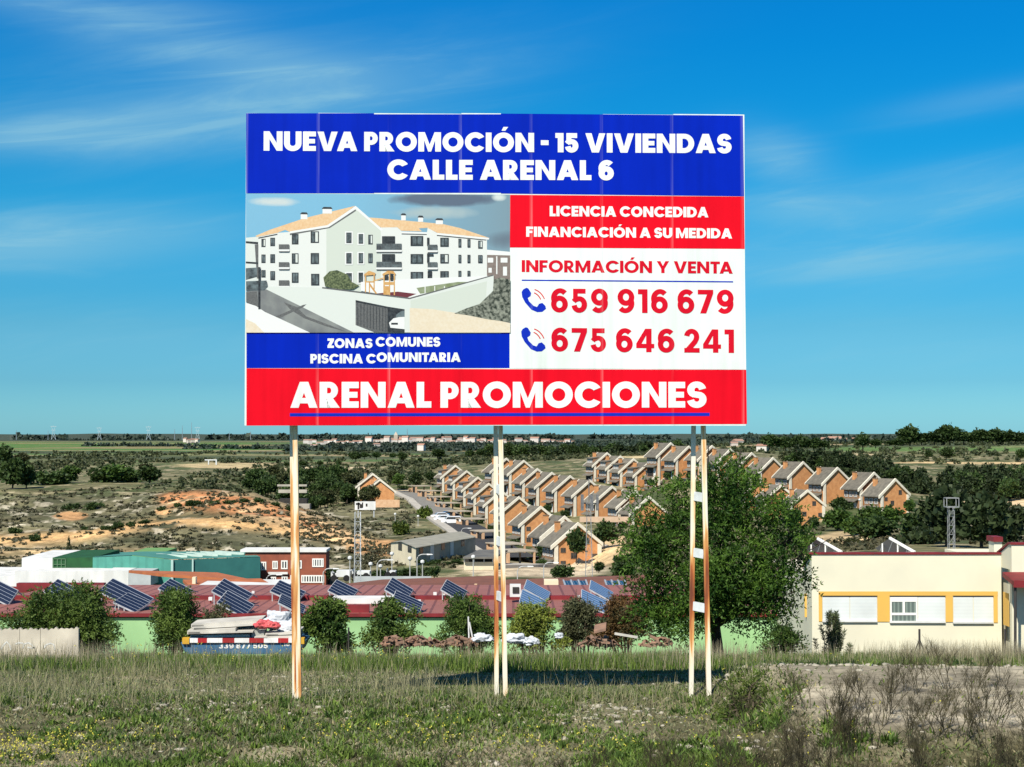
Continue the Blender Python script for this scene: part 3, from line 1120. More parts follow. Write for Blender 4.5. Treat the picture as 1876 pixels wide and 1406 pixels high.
HANDSET = [(204, 168), (214, 150), (236, 138), (250, 143), (269, 174), (265, 194), (246, 207), (255, 230), (285, 260), (308, 268), (322, 246), (344, 240), (365, 261), (369, 280), (344, 301), (310, 303), (270, 286), (228, 238), (208, 200)]
for k, (dx, dy) in enumerate(((0, 0), (-3, 266))):
    pts, fs = tess([HANDSET])
    icon = MB().add([board_pt(*board_st(*z4(x + dx, y + dy)), .005) for x, y in pts], fs, m_ink_blue).build('telephone_icon', billboard)
    icon['label'] = 'blue handset sign before the ' + ('upper' if k == 0 else 'lower') + ' number'
    mb = MB()
    for (a, b, c) in (((292, 150), (336, 164), (358, 214)), ((288, 172), (318, 184), (333, 217))):
        pth = [((1 - t) ** 2 * a[0] + 2 * t * (1 - t) * b[0] + t * t * c[0], (1 - t) ** 2 * a[1] + 2 * t * (1 - t) * b[1] + t * t * c[1]) for t in [i / 8 for i in range(9)]]
        pts, fs = tess([stroke(pth, 7)])
        mb.add([board_pt(*board_st(*z4(x + dx, y + dy)), .005) for x, y in pts], fs, m_ink_red)
    mb.build('ringing_lines', billboard)


# ---- printed picture of the white apartment block
def z1(x, y):
    return 430 + x * .27186, 190 + y * .27186


def z3(x, y):
    return 430 + x * .27186, 490 + y * .27186


PIC = MB()
pic_n = [.0032]


def ink(name, c, c2=None, sc=30):
    f = .74
    return mat('print_' + name, tuple(v * f for v in c), c2 and tuple(v * f for v in c2), sc, rough=.5)


def pic(poly, m, f=z1):
    pic_n[0] += .00006
    st = [board_st(*f(*p)) for p in poly]
    pts, fs = tess([st])
    PIC.add([board_pt(s, t, pic_n[0]) for s, t in pts], fs, m)


def rect(x0, y0, x1, y1):
    return [(x0, y0), (x1, y0), (x1, y1), (x0, y1)]


p_wall, p_shade, p_roof, p_dark = ink('wall', (.80, .83, .78)), ink('gable', (.66, .72, .63)), ink('roof', (.80, .52, .27), (.86, .62, .36)), ink('dark', (.012, .016, .02), (.05, .06, .065))
p_road, p_pale, p_beige, p_grey = ink('road', (.28, .30, .28), (.17, .18, .185), 4), ink('pale', (.74, .79, .73)), ink('beige', (.80, .69, .50), (.84, .75, .58)), ink('grey', (.10, .105, .105), (.16, .165, .16), 60)
p_hedge, p_bush, p_lawn, p_redf, p_wood = ink('hedge', (.012, .022, .012), (.32, .34, .27), 26), ink('bush', (.03, .05, .02), (.20, .24, .11), 40), ink('lawn', (.22, .27, .13), (.33, .38, .24), 12), ink('red_floor', (.16, .03, .04)), ink('wood', (.62, .32, .09), (.74, .46, .18), 20)
p_taupe, p_white, p_pane = ink('taupe', (.22, .18, .155), (.28, .23, .2)), ink('white', (.86, .88, .85)), ink('pane', (.16, .21, .22), (.04, .05, .055), 14)
p_sky = picture_sky_mat()
pic([(450.5, 355), (934.2, 357), (933.8, 609.5), (451, 609.8)], p_sky, lambda x, y: (x, y))
pic([(75, 905), (160, 897), (165, 930), (165, 1210), (75, 1210)], p_pale)
pic([(75, 928), (158, 934), (158, 950), (75, 942)], p_dark)
pic([(135, 950), (160, 950), (175, 1180), (150, 1180)], p_grey)
pic([(75, 1065), (180, 1072), (180, 1085), (75, 1078)], p_dark)
pic([(75, 1110), (150, 1105), (150, 1170), (75, 1190)], p_pane)
pic([(1695, 985), (1857, 1000), (1857, 1200), (1695, 1200)], p_taupe)
pic([(1695, 985), (1857, 1000), (1857, 1024), (1695, 1020)], p_white)
for r in (rect(1705, 1040, 1742, 1072), rect(1792, 1040, 1838, 1072), rect(1762, 1030, 1770, 1150), rect(1710, 1108, 1732, 1140), rect(1808, 1100, 1835, 1160)):
    pic(r, p_white)
# left wing, gable, right wing
pic([(160, 900), (290, 872), (370, 866), (628, 836), (628, 1270), (160, 1270)], p_wall)
pic([(618, 836), (815, 700), (992, 862), (992, 1310), (618, 1290)], p_shade)
pic([(985, 835), (1095, 835), (1125, 862), (1296, 868), (1300, 838), (1362, 872), (1700, 912), (1700, 1230), (985, 1310)], p_wall)
pic([(140, 892), (240, 850), (480, 770), (812, 690), (624, 822), (372, 866), (340, 852), (288, 872), (150, 900)], p_roof)
pic([(895, 768), (960, 772), (1400, 812), (1520, 840), (1712, 905), (1365, 872), (1298, 838), (1240, 842), (1262, 862), (1122, 858), (1095, 834), (985, 836)], p_roof)
pic([(372, 862), (624, 820), (815, 690), (1000, 852), (985, 858), (815, 712), (632, 836), (372, 880)], p_white)
pic([(372, 876), (632, 834), (814, 714), (818, 724), (640, 840), (372, 888)], p_grey)
pic([(160, 904), (288, 878), (288, 886), (160, 912)], p_dark)
pic([(1125, 862), (1296, 868), (1296, 882), (1125, 876)], p_white)
pic([(1125, 876), (1294, 880), (1294, 886), (1125, 883)], p_dark)
pic([(1362, 872), (1716, 906), (1712, 918), (1362, 886)], p_white)
pic([(1362, 886), (1696, 918), (1696, 924), (1362, 893)], p_dark)
for (a, b, c, d) in ((445, 738, 490, 780), (592, 702, 655, 742), (1122, 745, 1153, 788), (1236, 760, 1270, 798), (1355, 778, 1403, 814)):
    pic(rect(a, b, c, d), p_white)
    pic([(a - 3, b + 4), (a + 8, b - 5), (c - 5, b - 4), (c + 3, b + 6), (c + 2, b + 10), (a - 3, b + 9)], p_dark)
WIN = [(180, 912, 208, 968), (240, 905, 272, 962), (385, 880, 430, 950), (512, 862, 568, 940), (752, 870, 788, 942), (835, 880, 866, 946), (900, 885, 930, 950),
       (180, 1018, 208, 1075), (240, 1016, 272, 1075), (385, 1010, 430, 1080), (512, 1008, 568, 1082), (752, 1008, 788, 1080), (835, 1008, 866, 1078), (900, 1010, 930, 1076),
       (180, 1123, 208, 1172), (240, 1130, 272, 1190), (385, 1140, 430, 1208), (515, 1148, 570, 1226), (752, 1143, 790, 1214), (835, 1140, 866, 1208),
       (1185, 893, 1270, 960), (1185, 1015, 1270, 1080), (1185, 1135, 1270, 1198), (1385, 905, 1442, 965), (1385, 1015, 1442, 1077), (1385, 1130, 1442, 1190),
       (1507, 912, 1527, 970), (1568, 915, 1588, 970), (1640, 925, 1670, 977), (1507, 1020, 1527, 1075), (1568, 1020, 1588, 1075), (1640, 1022, 1670, 1075), (1507, 1128, 1527, 1185), (1568, 1128, 1588, 1185)]
for (a, b, c, d) in WIN:
    if c - a > 30 and a > 700 and a < 950:
        pic(rect(a - 8, b - 8, c + 8, d + 8), p_white)
    pic(rect(a, b, c, d), p_dark)
    w_ = c - a
    pic(rect(a + w_ * .16, b + 6, a + w_ * .46, d - 8), p_pane)
    pic(rect(a + w_ * .56, b + 6, c - w_ * .12, d - 8), p_pale if (a * 7 + b) % 3 == 0 else p_pane)
for (a, b, c, d) in ((993, 895, 1080, 962), (993, 1015, 1080, 1082), (1296, 905, 1312, 960), (1296, 1010, 1312, 1075), (1300, 1015, 1340, 1030), (1300, 1130, 1330, 1200)):
    pic(rect(a, b, c, d), p_dark)
for (a, b, c, d) in ((955, 945, 1125, 990), (955, 1067, 1125, 1108), (298, 950, 368, 986), (298, 1070, 368, 1106), (298, 1192, 368, 1232), (1300, 952, 1366, 992), (1300, 1070, 1366, 1108)):
    pic(rect(a, b, c, d), p_grey if a < 400 else p_pane)
    if a > 400:
        n_ = int((c - a) / 11)
        for i in range(n_ + 1):
            pic(rect(a + i * (c - a - 3) / n_, b, a + i * (c - a - 3) / n_ + 3, d), p_grey)
    pic(rect(a - 2, d - 2, c + 2, d + 10), p_white)
    pic(rect(a, d + 10, c, d + 16), p_grey)
# terrace, walls and street below
pic([(850, 100), (1180, 80), (1700, 60), (1745, 60), (1690, 130), (1180, 215), (850, 160)], p_white, z3)
pic([(1225, 140), (1500, 100), (1660, 98), (1620, 125), (1250, 180)], p_lawn, z3)
for x in (1280, 1345, 1410):
    pic(rect(x, 128, x + 6, 176), p_white, z3)
pic([(950, 178), (1100, 165), (1225, 180), (1150, 210), (960, 190)], p_redf, z3)
pic([(598, 70), (640, 28), (690, 20), (760, 50), (790, 100), (840, 125), (800, 150), (700, 150), (610, 130)], p_bush, z3)
pic([(872, 48), (905, 24), (950, 40), (946, 52), (872, 58)], p_wood, z3)
for (a, b, c, d) in ((878, 58, 886, 180), (936, 52, 944, 150), (880, 95, 944, 104), (905, 104, 912, 178), (1002, 45, 1012, 188), (1040, 40, 1048, 190), (1072, 45, 1080, 188), (1004, 100, 1080, 120), (1004, 128, 1042, 186)):
    pic(rect(a, b, c, d), p_wood, z3)
pic([(994, 48), (1030, 24), (1070, 26), (1088, 50), (1048, 42), (1000, 56)], p_wood, z3)
pic(rect(1010, 55, 1035, 90), p_dark, z3)
pic(rect(1050, 50, 1070, 95), p_dark, z3)
pic([(930, 92), (1000, 70), (1000, 77), (930, 100)], p_wood, z3)
pic([(905, 120), (915, 112), (962, 180), (950, 180)], p_wood, z3)
pic([(160, 128), (590, 138), (1180, 212), (1745, 55), (1745, 170), (1690, 250), (1560, 320), (1480, 310), (1180, 440), (790, 440), (210, 150)], p_pale, z3)
pic([(590, 134), (1180, 206), (1740, 52), (1745, 58), (1180, 216), (590, 144)], p_grey, z3)
pic([(1185, 225), (1700, 95), (1690, 250), (1480, 310), (1185, 275)], p_shade, z3)
pic([(1180, 275), (1330, 283), (1560, 320), (1857, 376), (1857, 441), (1180, 441)], p_beige, z3)
pic([(78, 165), (215, 150), (805, 441), (505, 441), (205, 302), (78, 236)], p_road, z3)
pic([(78, 95), (215, 90), (225, 135), (200, 158), (78, 160)], p_pane, z3)
pic([(80, 170), (150, 165), (165, 290), (80, 236)], p_grey, z3)
pic([(270, 335), (460, 255), (485, 250), (465, 268), (300, 345)], p_grey, z3)
pic([(330, 235), (420, 270), (480, 330), (640, 390), (760, 438), (620, 400), (470, 345), (380, 290)], p_grey, z3)
pic([(77, 240), (145, 262), (205, 302), (300, 345), (508, 441), (77, 441)], p_white, z3)
pic([(77, 350), (140, 380), (200, 441), (77, 441)], p_beige, z3)
pic(rect(160, 0, 175, 285), p_dark, z3)
pic([(815, 222), (1030, 266), (1030, 441), (945, 441), (815, 390)], p_grey, z3)
for i in range(10):
    x = 828 + i * 21
    pic([(x, 242 + i * 4), (x + 4, 243 + i * 4), (x + 4, 396 + i * 4.6), (x, 394 + i * 4.6)], p_dark, z3)
pic([(815, 222), (1030, 266), (1030, 278), (815, 236)], p_dark, z3)
pic([(1030, 266), (1145, 284), (1145, 441), (1030, 441)], p_dark, z3)
pic([(1040, 375), (1070, 345), (1115, 335), (1145, 335), (1145, 418), (1050, 408)], p_white, z3)
pic([(1090, 320), (1120, 298), (1145, 292), (1145, 335), (1085, 338)], p_pane, z3)
pic(rect(1055, 375, 1100, 388), p_dark, z3)
pic([(1480, 312), (1560, 278), (1650, 248), (1700, 200), (1740, 160), (1745, 85), (1790, 70), (1857, 85), (1857, 372), (1700, 350), (1560, 322)], p_hedge, z3)
PIC.build('picture', billboard)['label'] = 'printed picture of a white apartment block with orange roofs'


# ---- the posts: three ladder trusses of square tube
def rusty(name, seed):
    """white paint failing to rust, worst low on the post"""
    m = bpy.data.materials.new(name)
    m.use_nodes = True
    nt = m.node_tree
    N, L = nt.nodes.new, nt.links.new
    bs = nt.nodes['Principled BSDF']
    bs.inputs['Roughness'].default_value = 0.7
    geo = N('ShaderNodeNewGeometry')
    mp = N('ShaderNodeMapping')
    mp.inputs['Location'].default_value = (seed, seed * 2, seed)
    mp.inputs['Scale'].default_value = (12, 12, 0.9)
    L(geo.outputs['Position'], mp.inputs[0])
    nz = N('ShaderNodeTexNoise')
    nz.inputs['Scale'].default_value = 1.0
    nz.inputs['Detail'].default_value = 6
    L(mp.outputs[0], nz.inputs['Vector'])
    sp = N('ShaderNodeSeparateXYZ')
    L(geo.outputs['Position'], sp.inputs[0])
    rp = N('ShaderNodeValToRGB')
    mr = N('ShaderNodeMapRange')
    mr.inputs['From Min'].default_value = 0
    mr.inputs['From Max'].default_value = 4
    L(sp.outputs[2], mr.inputs['Value'])
    L(mr.outputs[0], rp.inputs[0])
    e = rp.color_ramp.elements
    e[0].position, e[0].color = 0.0, (-.02, 0, 0, 1)
    e[1].position, e[1].color = 1.0, (.02, 0, 0, 1)
    for p, v in RUST[seed]:
        q = e.new(p)
        q.color = (v, v, v, 1)
    ad = N('ShaderNodeMath')
    ad.operation = 'ADD'
    L(nz.outputs[0], ad.inputs[0])
    L(rp.outputs[0], ad.inputs[1])
    c = N('ShaderNodeValToRGB')
    L(ad.outputs[0], c.inputs[0])
    k = c.color_ramp.elements
    k[0].position, k[0].color = 0.50, (.68, .65, .54, 1)
    k[1].position, k[1].color = 0.90, (.13, .03, .010, 1)
    for p, v in ((.58, (.72, .60, .40)), (.66, (.60, .32, .10)), (.78, (.36, .10, .02))):
        q = k.new(p)
        q.color = (*v, 1)
    L(c.outputs[0], bs.inputs['Base Color'])
    return m


RUST = {1: [(.03, .10), (.12, .17), (.3, .17), (.5, .13), (.7, .09), (.9, .05)], 2: [(.12, .12), (.3, .34), (.42, .20), (.5, .0)], 3: [(.1, .05), (.35, .30), (.5, .12), (.65, .05)], 4: [(.25, .06), (.37, .13), (.5, .05)]}
rust = {k: rusty('rusted_paint_' + n, k) for k, n in ((1, 'orange'), (2, 'dark'), (3, 'streaked'), (4, 'pale'))}
m_rung = mat('rung_paint', (.62, .66, .66), (.5, .53, .52), 9, rough=.5)
# (front top px, front foot px, rear top px, rear foot px, rung heights)
TR = [((540.8, 790), (548.3, 1281), (535.2, 790), (540.2, 1266), [], 1, 1), ((917.0, 790), (926.0, 1283), (908.2, 790), (909.8, 1275), [897, 993, 1094], 4, 2), ((1288.5, 790), (1298.5, 1274), (1270.5, 790), (1266.2, 1270), [911, 1015, 1114], 3, 3)]
for ft, ff, rt, rf, rungs, rm, rm2 in TR:
    dF = 22.0 + (ff[0] - 450) / 920 * .27 + .10
    top_h = board_st(700, 640)[1] + BL.z

    def on(a, b, d, z):
        p, q = P(*a, d), P(*b, d)
        k = (z - q.z) / (p.z - q.z)
        return q.lerp(p, k)
    dR = dF + .20
    f0, f1 = on(ft, ff, dF, -.25), on(ft, ff, dF, top_h)
    r0, r1 = on(rt, rf, dR, -.25), on(rt, rf, dR, top_h)
    f1.y = max(f1.y, (BL + B_AX * (f1.x - BL.x)).y + .05 + .034)
    MB().bar(f0, f1, .066, rust[rm], up=(0, 1, 0)).build('post', billboard)
    MB().bar(r0, r1, .062, rust[rm2], up=(0, 1, 0)).build('post', billboard)
    for ry in rungs:
        zc = P(ft[0], ry, dF).z
        a, b = on(ft, ff, dF, zc - .01), on(rt, rf, dR, zc + .01)
        u = (b - a).normalized()
        MB().bar(a + u * .034, b - u * .032, .03, m_rung, h=.125).build('rung', billboard)
# rails behind the sheet that the posts are bolted to
mb = MB()
for px_y in (235, 400, 560, 740):
    t = board_st(900, px_y)[1]
    mb.bar(board_pt(.05, t, -.065), board_pt(6.87, t, -.065), .04, m_sheet, h=.06)
mb.build('rail', billboard)

# ------------------------------------------------------------------ terraced brick houses
m_brick = mat('orange_brick', (.58, .285, .115), (.47, .215, .085), 1.3, rough=.85, rand=.08)
m_brick_d = mat('brown_brick', (.27, .165, .095), (.20, .125, .075), 1.5, rough=.85, rand=.08)
m_trim = mat('white_trim', (.68, .64, .52), (.60, .56, .45), 1.5, rough=.7)
m_slate = mat('grey_roof_tile', (.165, .15, .118), (.11, .102, .082), 1.2, rough=.85, rand=.1)
m_glass = mat('dark_glass', (.02, .024, .028), (.05, .06, .065), .6, rough=.15, spec=.5)
m_dark = mat('dark_opening', (.02, .02, .02), (.04, .036, .03), 2, rough=.8)
m_wframe = mat('window_frame_white', (.72, .72, .68), rough=.6)
W_U, D_U = 5.4, 7.8          # unit width along the ridge, house depth


def window(name, parent, lo, hi, axis, out, frame=m_wframe, glass=m_glass, bars=1, fw=.09):
    """framed window standing proud of a wall; axis: which axis is the wall normal, out: which way it points"""
    mb, gb = MB(), MB()
    lo, hi = list(lo), list(hi)
    a = [i for i in (0, 1) if i != axis][0]
    p0, p1 = (lo[axis], lo[axis] + out * .07)
    q0, q1 = min(p0, p1), max(p0, p1)

    def bx(u0, u1, z0, z1, g, t=q1):
        l, h = [0, 0, z0], [0, 0, z1]
        l[a], h[a] = u0, u1
        if g:
            l[axis], h[axis] = min(p0, p0 + out * .03), max(p0, p0 + out * .03)
        else:
            l[axis], h[axis] = q0, q1
        (gb if g else mb).box(l, h, glass if g else frame)
    bx(lo[a], hi[a], hi[2] - fw, hi[2], 0)
    bx(lo[a], hi[a], lo[2], lo[2] + fw, 0)
    bx(lo[a], lo[a] + fw, lo[2] + fw, hi[2] - fw, 0)
    bx(hi[a] - fw, hi[a], lo[2] + fw, hi[2] - fw, 0)
    w = hi[a] - lo[a]
    for i in range(bars):
        c = lo[a] + w * (i + 1) / (bars + 1)
        bx(c - fw / 2, c + fw / 2, lo[2] + fw, hi[2] - fw, 0)
    bx(lo[a] + fw, hi[a] - fw, lo[2] + fw, hi[2] - fw, 1)
    f = mb.build(name, parent, local=True)
    g = gb.build('pane', f, local=True)
    return f


def make_house(kind):
    """kind: 'dormer' (window strip in the front slope), 'plain' (unbroken front slope), 'end' (gable with windows)"""
    root = empty('terraced_house', (0, 0, 0))
    hw, hd, ez, az = W_U / 2, D_U / 2, 5.35, H_APEX
    sl = (az - ez) / hd
    foot = -3.0
    wall = MB()
    wall.prism([(hw, -hd, foot), (hw, hd, foot), (hw, hd, ez - .15), (hw, 0, az - .15), (hw, -hd, ez - .15)], (-W_U, 0, 0), m_brick)
    wall.build('wall', root, local=True)
    # facing of the street front, darker and browner than the gable
    MB().box((-hw + .05, -hd - .06, foot), (hw - .55, -hd, ez - .5), m_brick_d).build('front_facing', root, local=True)
    ov = .75
    roof = MB()
    for s in (-1, 1):
        ov = .9 if s < 0 else .5
        y1, z1 = s * (hd + ov), ez - ov * sl
        q = [(-hw - .1, 0, az), (hw + .06, 0, az), (hw + .06, y1, z1), (-hw - .1, y1, z1)]
        if s > 0:
            q = q[::-1]
        roof.slab(q, (0, 0, -.22), m_slate)
    roof.build('roof', root, local=True)
    for x0, x1 in ((hw + .06, hw + .44), (-hw - .30, -hw - .1)):
        tr = MB()
        th = .60 if x0 > 0 else .40
        for s in (-1, 1):
            ov = .9 if s < 0 else .5
            y1, z1 = s * (hd + ov), ez - ov * sl
            tr.hull8([(x0, 0, az + .12 - th), (x1, 0, az + .12 - th), (x1, y1, z1 + .12 - th), (x0, y1, z1 + .12 - th), (x0, 0, az + .12), (x1, 0, az + .12), (x1, y1, z1 + .12), (x0, y1, z1 + .12)], m_trim)
        tr.build('verge_trim', root, local=True)
    MB().box((hw + .003, -hd - .25, foot), (hw + .30, -hd + .38, ez - .45), m_trim).build('corner_pilaster', root, local=True)
    if kind == 'end':
        MB().box((hw + .003, hd - .38, foot), (hw + .30, hd + .25, ez - .45), m_trim).build('corner_pilaster', root, local=True)
    ch = MB().box((-hw + .9, -2.2, ez), (-hw + 1.7, -1.45, az - .05), m_brick)
    ch.box((-hw + .82, -2.28, az - .05), (-hw + 1.78, -1.37, az + .08), m_brick_d)
    ch.build('chimney', root, local=True)
    if kind == 'dormer':
        # recessed upper storey: window strip breaking the slope, small porch roof below
        dz0 = ez - .2
        dm = MB()
        y_f = -hd + .3
        zt = ez + 1.5
        yb = -(az - zt) / sl + .25
        dm.hull8([(-hw + .2, y_f, dz0), (hw - 1.5, y_f, dz0), (hw - 1.5, yb, dz0), (-hw + .2, yb, dz0), (-hw + .2, y_f, zt), (hw - 1.5, y_f, zt), (hw - 1.5, yb + .3, zt), (-hw + .2, yb + .3, zt)], m_brick_d)
        d = dm.build('dormer', root, local=True)
        MB().slab([(-hw + .05, y_f - .5, zt + .02), (hw - 1.35, y_f - .5, zt + .02), (hw - 1.35, yb + .5, zt + .42), (-hw + .05, yb + .5, zt + .42)], (0, 0, -.16), m_slate).build('dormer_roof', d, local=True)
        for i in range(3):
            x = -hw + .45 + i * 1.05
            window('window', root, (x, y_f - .003, ez + .15), (x + .85, 0, ez + 1.25), 1, -1)
    for i in range(3):
        x = -hw + .35 + i * 1.5
        window('window', root, (x, -hd - .063, 2.9), (x + 1.0, 0, 4.1), 1, -1)
    MB().slab([(-hw, -hd - 1.35, 2.0), (hw - .5, -hd - 1.35, 2.0), (hw - .5, -hd - .05, 2.5), (-hw, -hd - .05, 2.5)], (0, 0, -.15), m_slate).build('porch_roof', root, local=True)
    MB().box((-hw + .5, -hd - .12, foot + 2.5), (-hw + 2.9, -hd - .062, 1.9), m_dark).build('garage_door', root, local=True)
    MB().box((hw - 2.1, -hd - .12, foot + 2.5), (hw - 1.2, -hd - .062, 1.8), m_wframe).build('door', root, local=True)
    if kind == 'end':
        for (y, z, w, h) in ((1.2, 4.9, .9, 1.0), (-1.2, 2.6, 1.0, 1.0), (-3.0, 3.6, .9, .8), (-3.0, 1.4, .9, .9), (2.6, 2.4, .9, .9)):
            window('window', root, (hw + .003, y, z), (0, y + w, z + h), 0, 1, frame=mat('dark_frame', (.10, .07, .05)))
    return root


PROTO = {k: make_house(k) for k in ('dormer', 'plain', 'end')}
USED = set()
ORD = ['first', 'second', 'third', 'fourth', 'fifth', 'sixth', 'seventh', 'eighth', 'ninth', 'tenth']
ROW_TEXT = {'street': ('up the curved street from its lowest house', 'brick houses in the row beside the street'),
            'middle': ('from the far end of the middle row', 'brick houses of the middle row'),
            'back': ('from the far end of the back row', 'brick houses of the back row'),
            'top': ('from the far end of the long crest row', 'brick houses of the long row on the crest'),
            'tree': ('from the big tree in the short row', 'brick houses beside the big tree'),
            'pair': ('of the pair across the street', 'pair of brick houses across the street')}
HOUSES = {}
for rn, row, ang in ROWS:
    n = len(row)
    for i, (px, py, d) in enumerate(row):
        kind = 'dormer' if rn in ('back', 'street') else 'plain'
        if (rn, i) in (('top', 9), ('tree', 2), ('street', 8), ('top', 0), ('street', 7), ('street', 6)):
            kind = 'end'
        apex = P(px, py, d)
        k = ORD[n - 1 - i] if rn == 'street' else ORD[i]
        lab = 'brick house with white gable trim, %s %s' % (k, ROW_TEXT[rn][0])
        a = math.radians(ang)
        # apex of the near gable sits half a unit along the gable normal from the centre
        loc = Vector((apex.x - math.sin(a) * W_U / 2, apex.y + math.cos(a) * W_U / 2, apex.z - H_APEX - .1))
        rz = a - math.pi / 2
        if kind not in USED:
            USED.add(kind)
            h = PROTO[kind]
            h.location, h.rotation_euler = loc, (0, 0, rz)
            tag(h, lab, 'house', ROW_TEXT[rn][1])
        else:
            h = copy_tree(PROTO[kind], None, loc, rz, None, lab, ROW_TEXT[rn][1])
        HOUSES[(rn, i)] = h
h = HOUSES[('top', 9)]

# front yards along the street: brick piers, gates and flat car shelters
m_flat = mat('shelter_roof', (.30, .265, .205), (.42, .36, .27), 1.5)
m_yard = mat('yard_brick', (.48, .29, .16), (.58, .38, .23), 1.2)
yard0 = None
for i, (px, py, d) in enumerate(ROW_STREET):
    a = math.radians(24)
    c = HOUSES[('street', i)].location
    nf = Vector((-math.cos(a), -math.sin(a), 0))
    base = Vector(c) + nf * 10.0
    z = gz(base.x, base.y)
    lab = 'brick yard with flat car shelter, %s up the street from its low end' % ORD[8 - i]
    if yard0 is None:
        yard0 = empty('car_shelter', (base.x, base.y, z), lab, 'car shelter', 'car shelters along the street', a - math.pi / 2)
        # local: x along the row, -y towards the street
        MB().box((-3.1, -2.6, -1.6), (-.4, -2.35, 1.5), m_yard).build('wall', yard0, local=True)
        MB().box((-.2, -2.58, -1.6), (2.4, -2.45, 1.7), m_dark).build('gate', yard0, local=True)
        for x in (-3.15, -.35, 2.4):
            MB().box((x, -2.7, -1.6), (x + .35, -2.2, 2.1), m_yard).build('pier', yard0, local=True)
        MB().box((-3.2, -2.9, 2.1), (2.8, 2.4, 2.28), m_flat).build('roof', yard0, local=True)
        for x in (-3.1, 2.5):
            MB().box((x, 2.0, -1.2), (x + .25, 2.3, 2.1), m_yard).build('post', yard0, local=True)
    else:
        copy_tree(yard0, None, (base.x, base.y, z), None, None, lab)

# ------------------------------------------------------------------ street, pavement, cars
m_asph = mat('asphalt', (.17, .165, .145), (.22, .21, .185), .5, rough=.9)
m_asph_new = mat('fresh_asphalt', (.035, .035, .036), (.05, .05, .05), .8, rough=.9)
m_pave = mat('pavement_concrete', (.36, .34, .29), (.44, .41, .35), .6, rough=.9)


def ribbon(name, cl, w0, w1, m, lift, n=60, thick=.12):
    """strip of ground following a centre line of (px, d), from w0 to w1 metres to its right"""
    pts = [G(*c) for c in cl]
    out = []
    for k in range(n + 1):
        t = k / n * (len(pts) - 1)
        i = min(int(t), len(pts) - 2)
        out.append(pts[i].lerp(pts[i + 1], t - i))
    for _ in range(4):
        out = [out[0]] + [(out[i - 1] + out[i] * 2 + out[i + 1]) / 4 for i in range(1, n)] + [out[-1]]
    vs, fs = [], []
    for i, p in enumerate(out):
        t = (out[min(i + 1, n)] - out[max(i - 1, 0)])
        s = Vector((-t.y, t.x, 0)).normalized() * -1
        a, b = p + s * w0, p + s * w1
        za = max(gz(a.x, a.y), p.z - .4) + lift
        zb = max(gz(b.x, b.y), p.z - .4) + lift
        zz = max(za, zb)
        vs += [(a.x, a.y, zz), (b.x, b.y, zz), (a.x, a.y, zz - thick - .6), (b.x, b.y, zz - thick - .6)]
    for i in range(n):
        a, b = i * 4, i * 4 + 4
        fs += [(a, a + 1, b + 1, b), (a, b, b + 2, a + 2), (a + 1, a + 3, b + 3, b + 1)]
    o = MB().add(vs, fs, m).build(name)
    return tag(o, kind='structure')


# measured from the photo: the street drops from the bend by the pair of houses to the lower lane
STREET = [(748, 474), (768, 452), (786, 425), (806, 398), (832, 366), (862, 335), (893, 305), (922, 284), (950, 268)]
ribbon('street', STREET[:5], -3.4, 3.4, m_asph, .35)
ribbon('street', STREET[4:], -3.6, 3.6, m_asph_new, .40)
ribbon('pavement', STREET, 3.6, 5.6, m_pave, .52)
ribbon('lower_lane', [(885, 236), (960, 246), (1030, 262), (1090, 276)], -2.5, 2.5, m_pave, .35)

CARP = {}


def make_car(name, paint, h=1.45, van=False):
    root = empty(name, (0, 0, 0))
    L_, w = 4.3, 1.75
    prof = [(-2.15, .35), (2.15, .35), (2.15, .75), (1.95, .92), (1.15, 1.0), (.55, h), (-1.3, h), (-1.95, 1.02), (-2.12, .9)] if not van else \
           [(-2.2, .35), (2.25, .35), (2.25, .85), (2.0, 1.05), (1.45, 1.15), (.95, h), (-2.0, h), (-2.2, 1.1)]
    MB().prism([(x, -w / 2, z) for x, z in prof], (0, w, 0), paint).build('body', root, local=True)
    gx = [(1.02, 1.03), (.50, h - .08), (-1.25, h - .08), (-1.78, 1.03)] if not van else [(1.32, 1.16), (.88, h - .12), (-1.9, h - .12), (-2.0, 1.16)]
    for s in (-1, 1):
        MB().prism([(x, s * (w / 2 + .012), z) for x, z in gx], (0, -s * .05, 0), m_glass).build('side_window', root, local=True)
    fr = [prof[4], prof[5]] if not van else [prof[4], prof[5]]
    MB().slab([(fr[0][0] + .02, -w / 2 + .12, fr[0][1] + .02), (fr[0][0] + .02, w / 2 - .12, fr[0][1] + .02), (fr[1][0] + .04, w / 2 - .18, fr[1][1] - .02), (fr[1][0] + .04, -w / 2 + .18, fr[1][1] - .02)], (-.03, 0, .0), m_glass).build('windscreen', root, local=True)
    tyre = mat('tyre_rubber', (.015, .015, .015), rough=.9)
    rim = mat('rim_alloy', (.4, .41, .42), rough=.4, metal=.6)
    for x in (-1.3, 1.32):
        for s in (-1, 1):
            wl = MB().tube([(x, s * (w / 2 + .02), .33), (x, s * (w / 2 - .20), .33)], .33, tyre, n=14).build('wheel', root, local=True)
            MB().tube([(x, s * (w / 2 + .035), .33), (x, s * (w / 2 - .02), .33)], .2, rim, n=10).build('rim', wl, local=True)
    lamp = mat('lamp_lens', (.7, .7, .66), rough=.2)
    for s in (-1, 1):
        y = s * (w / 2 - .28)
        MB().box((2.12 if not van else 2.22, y - .2, .68), (2.19 if not van else 2.29, y + .2, .84), lamp).build('headlight', root, local=True)
    return root


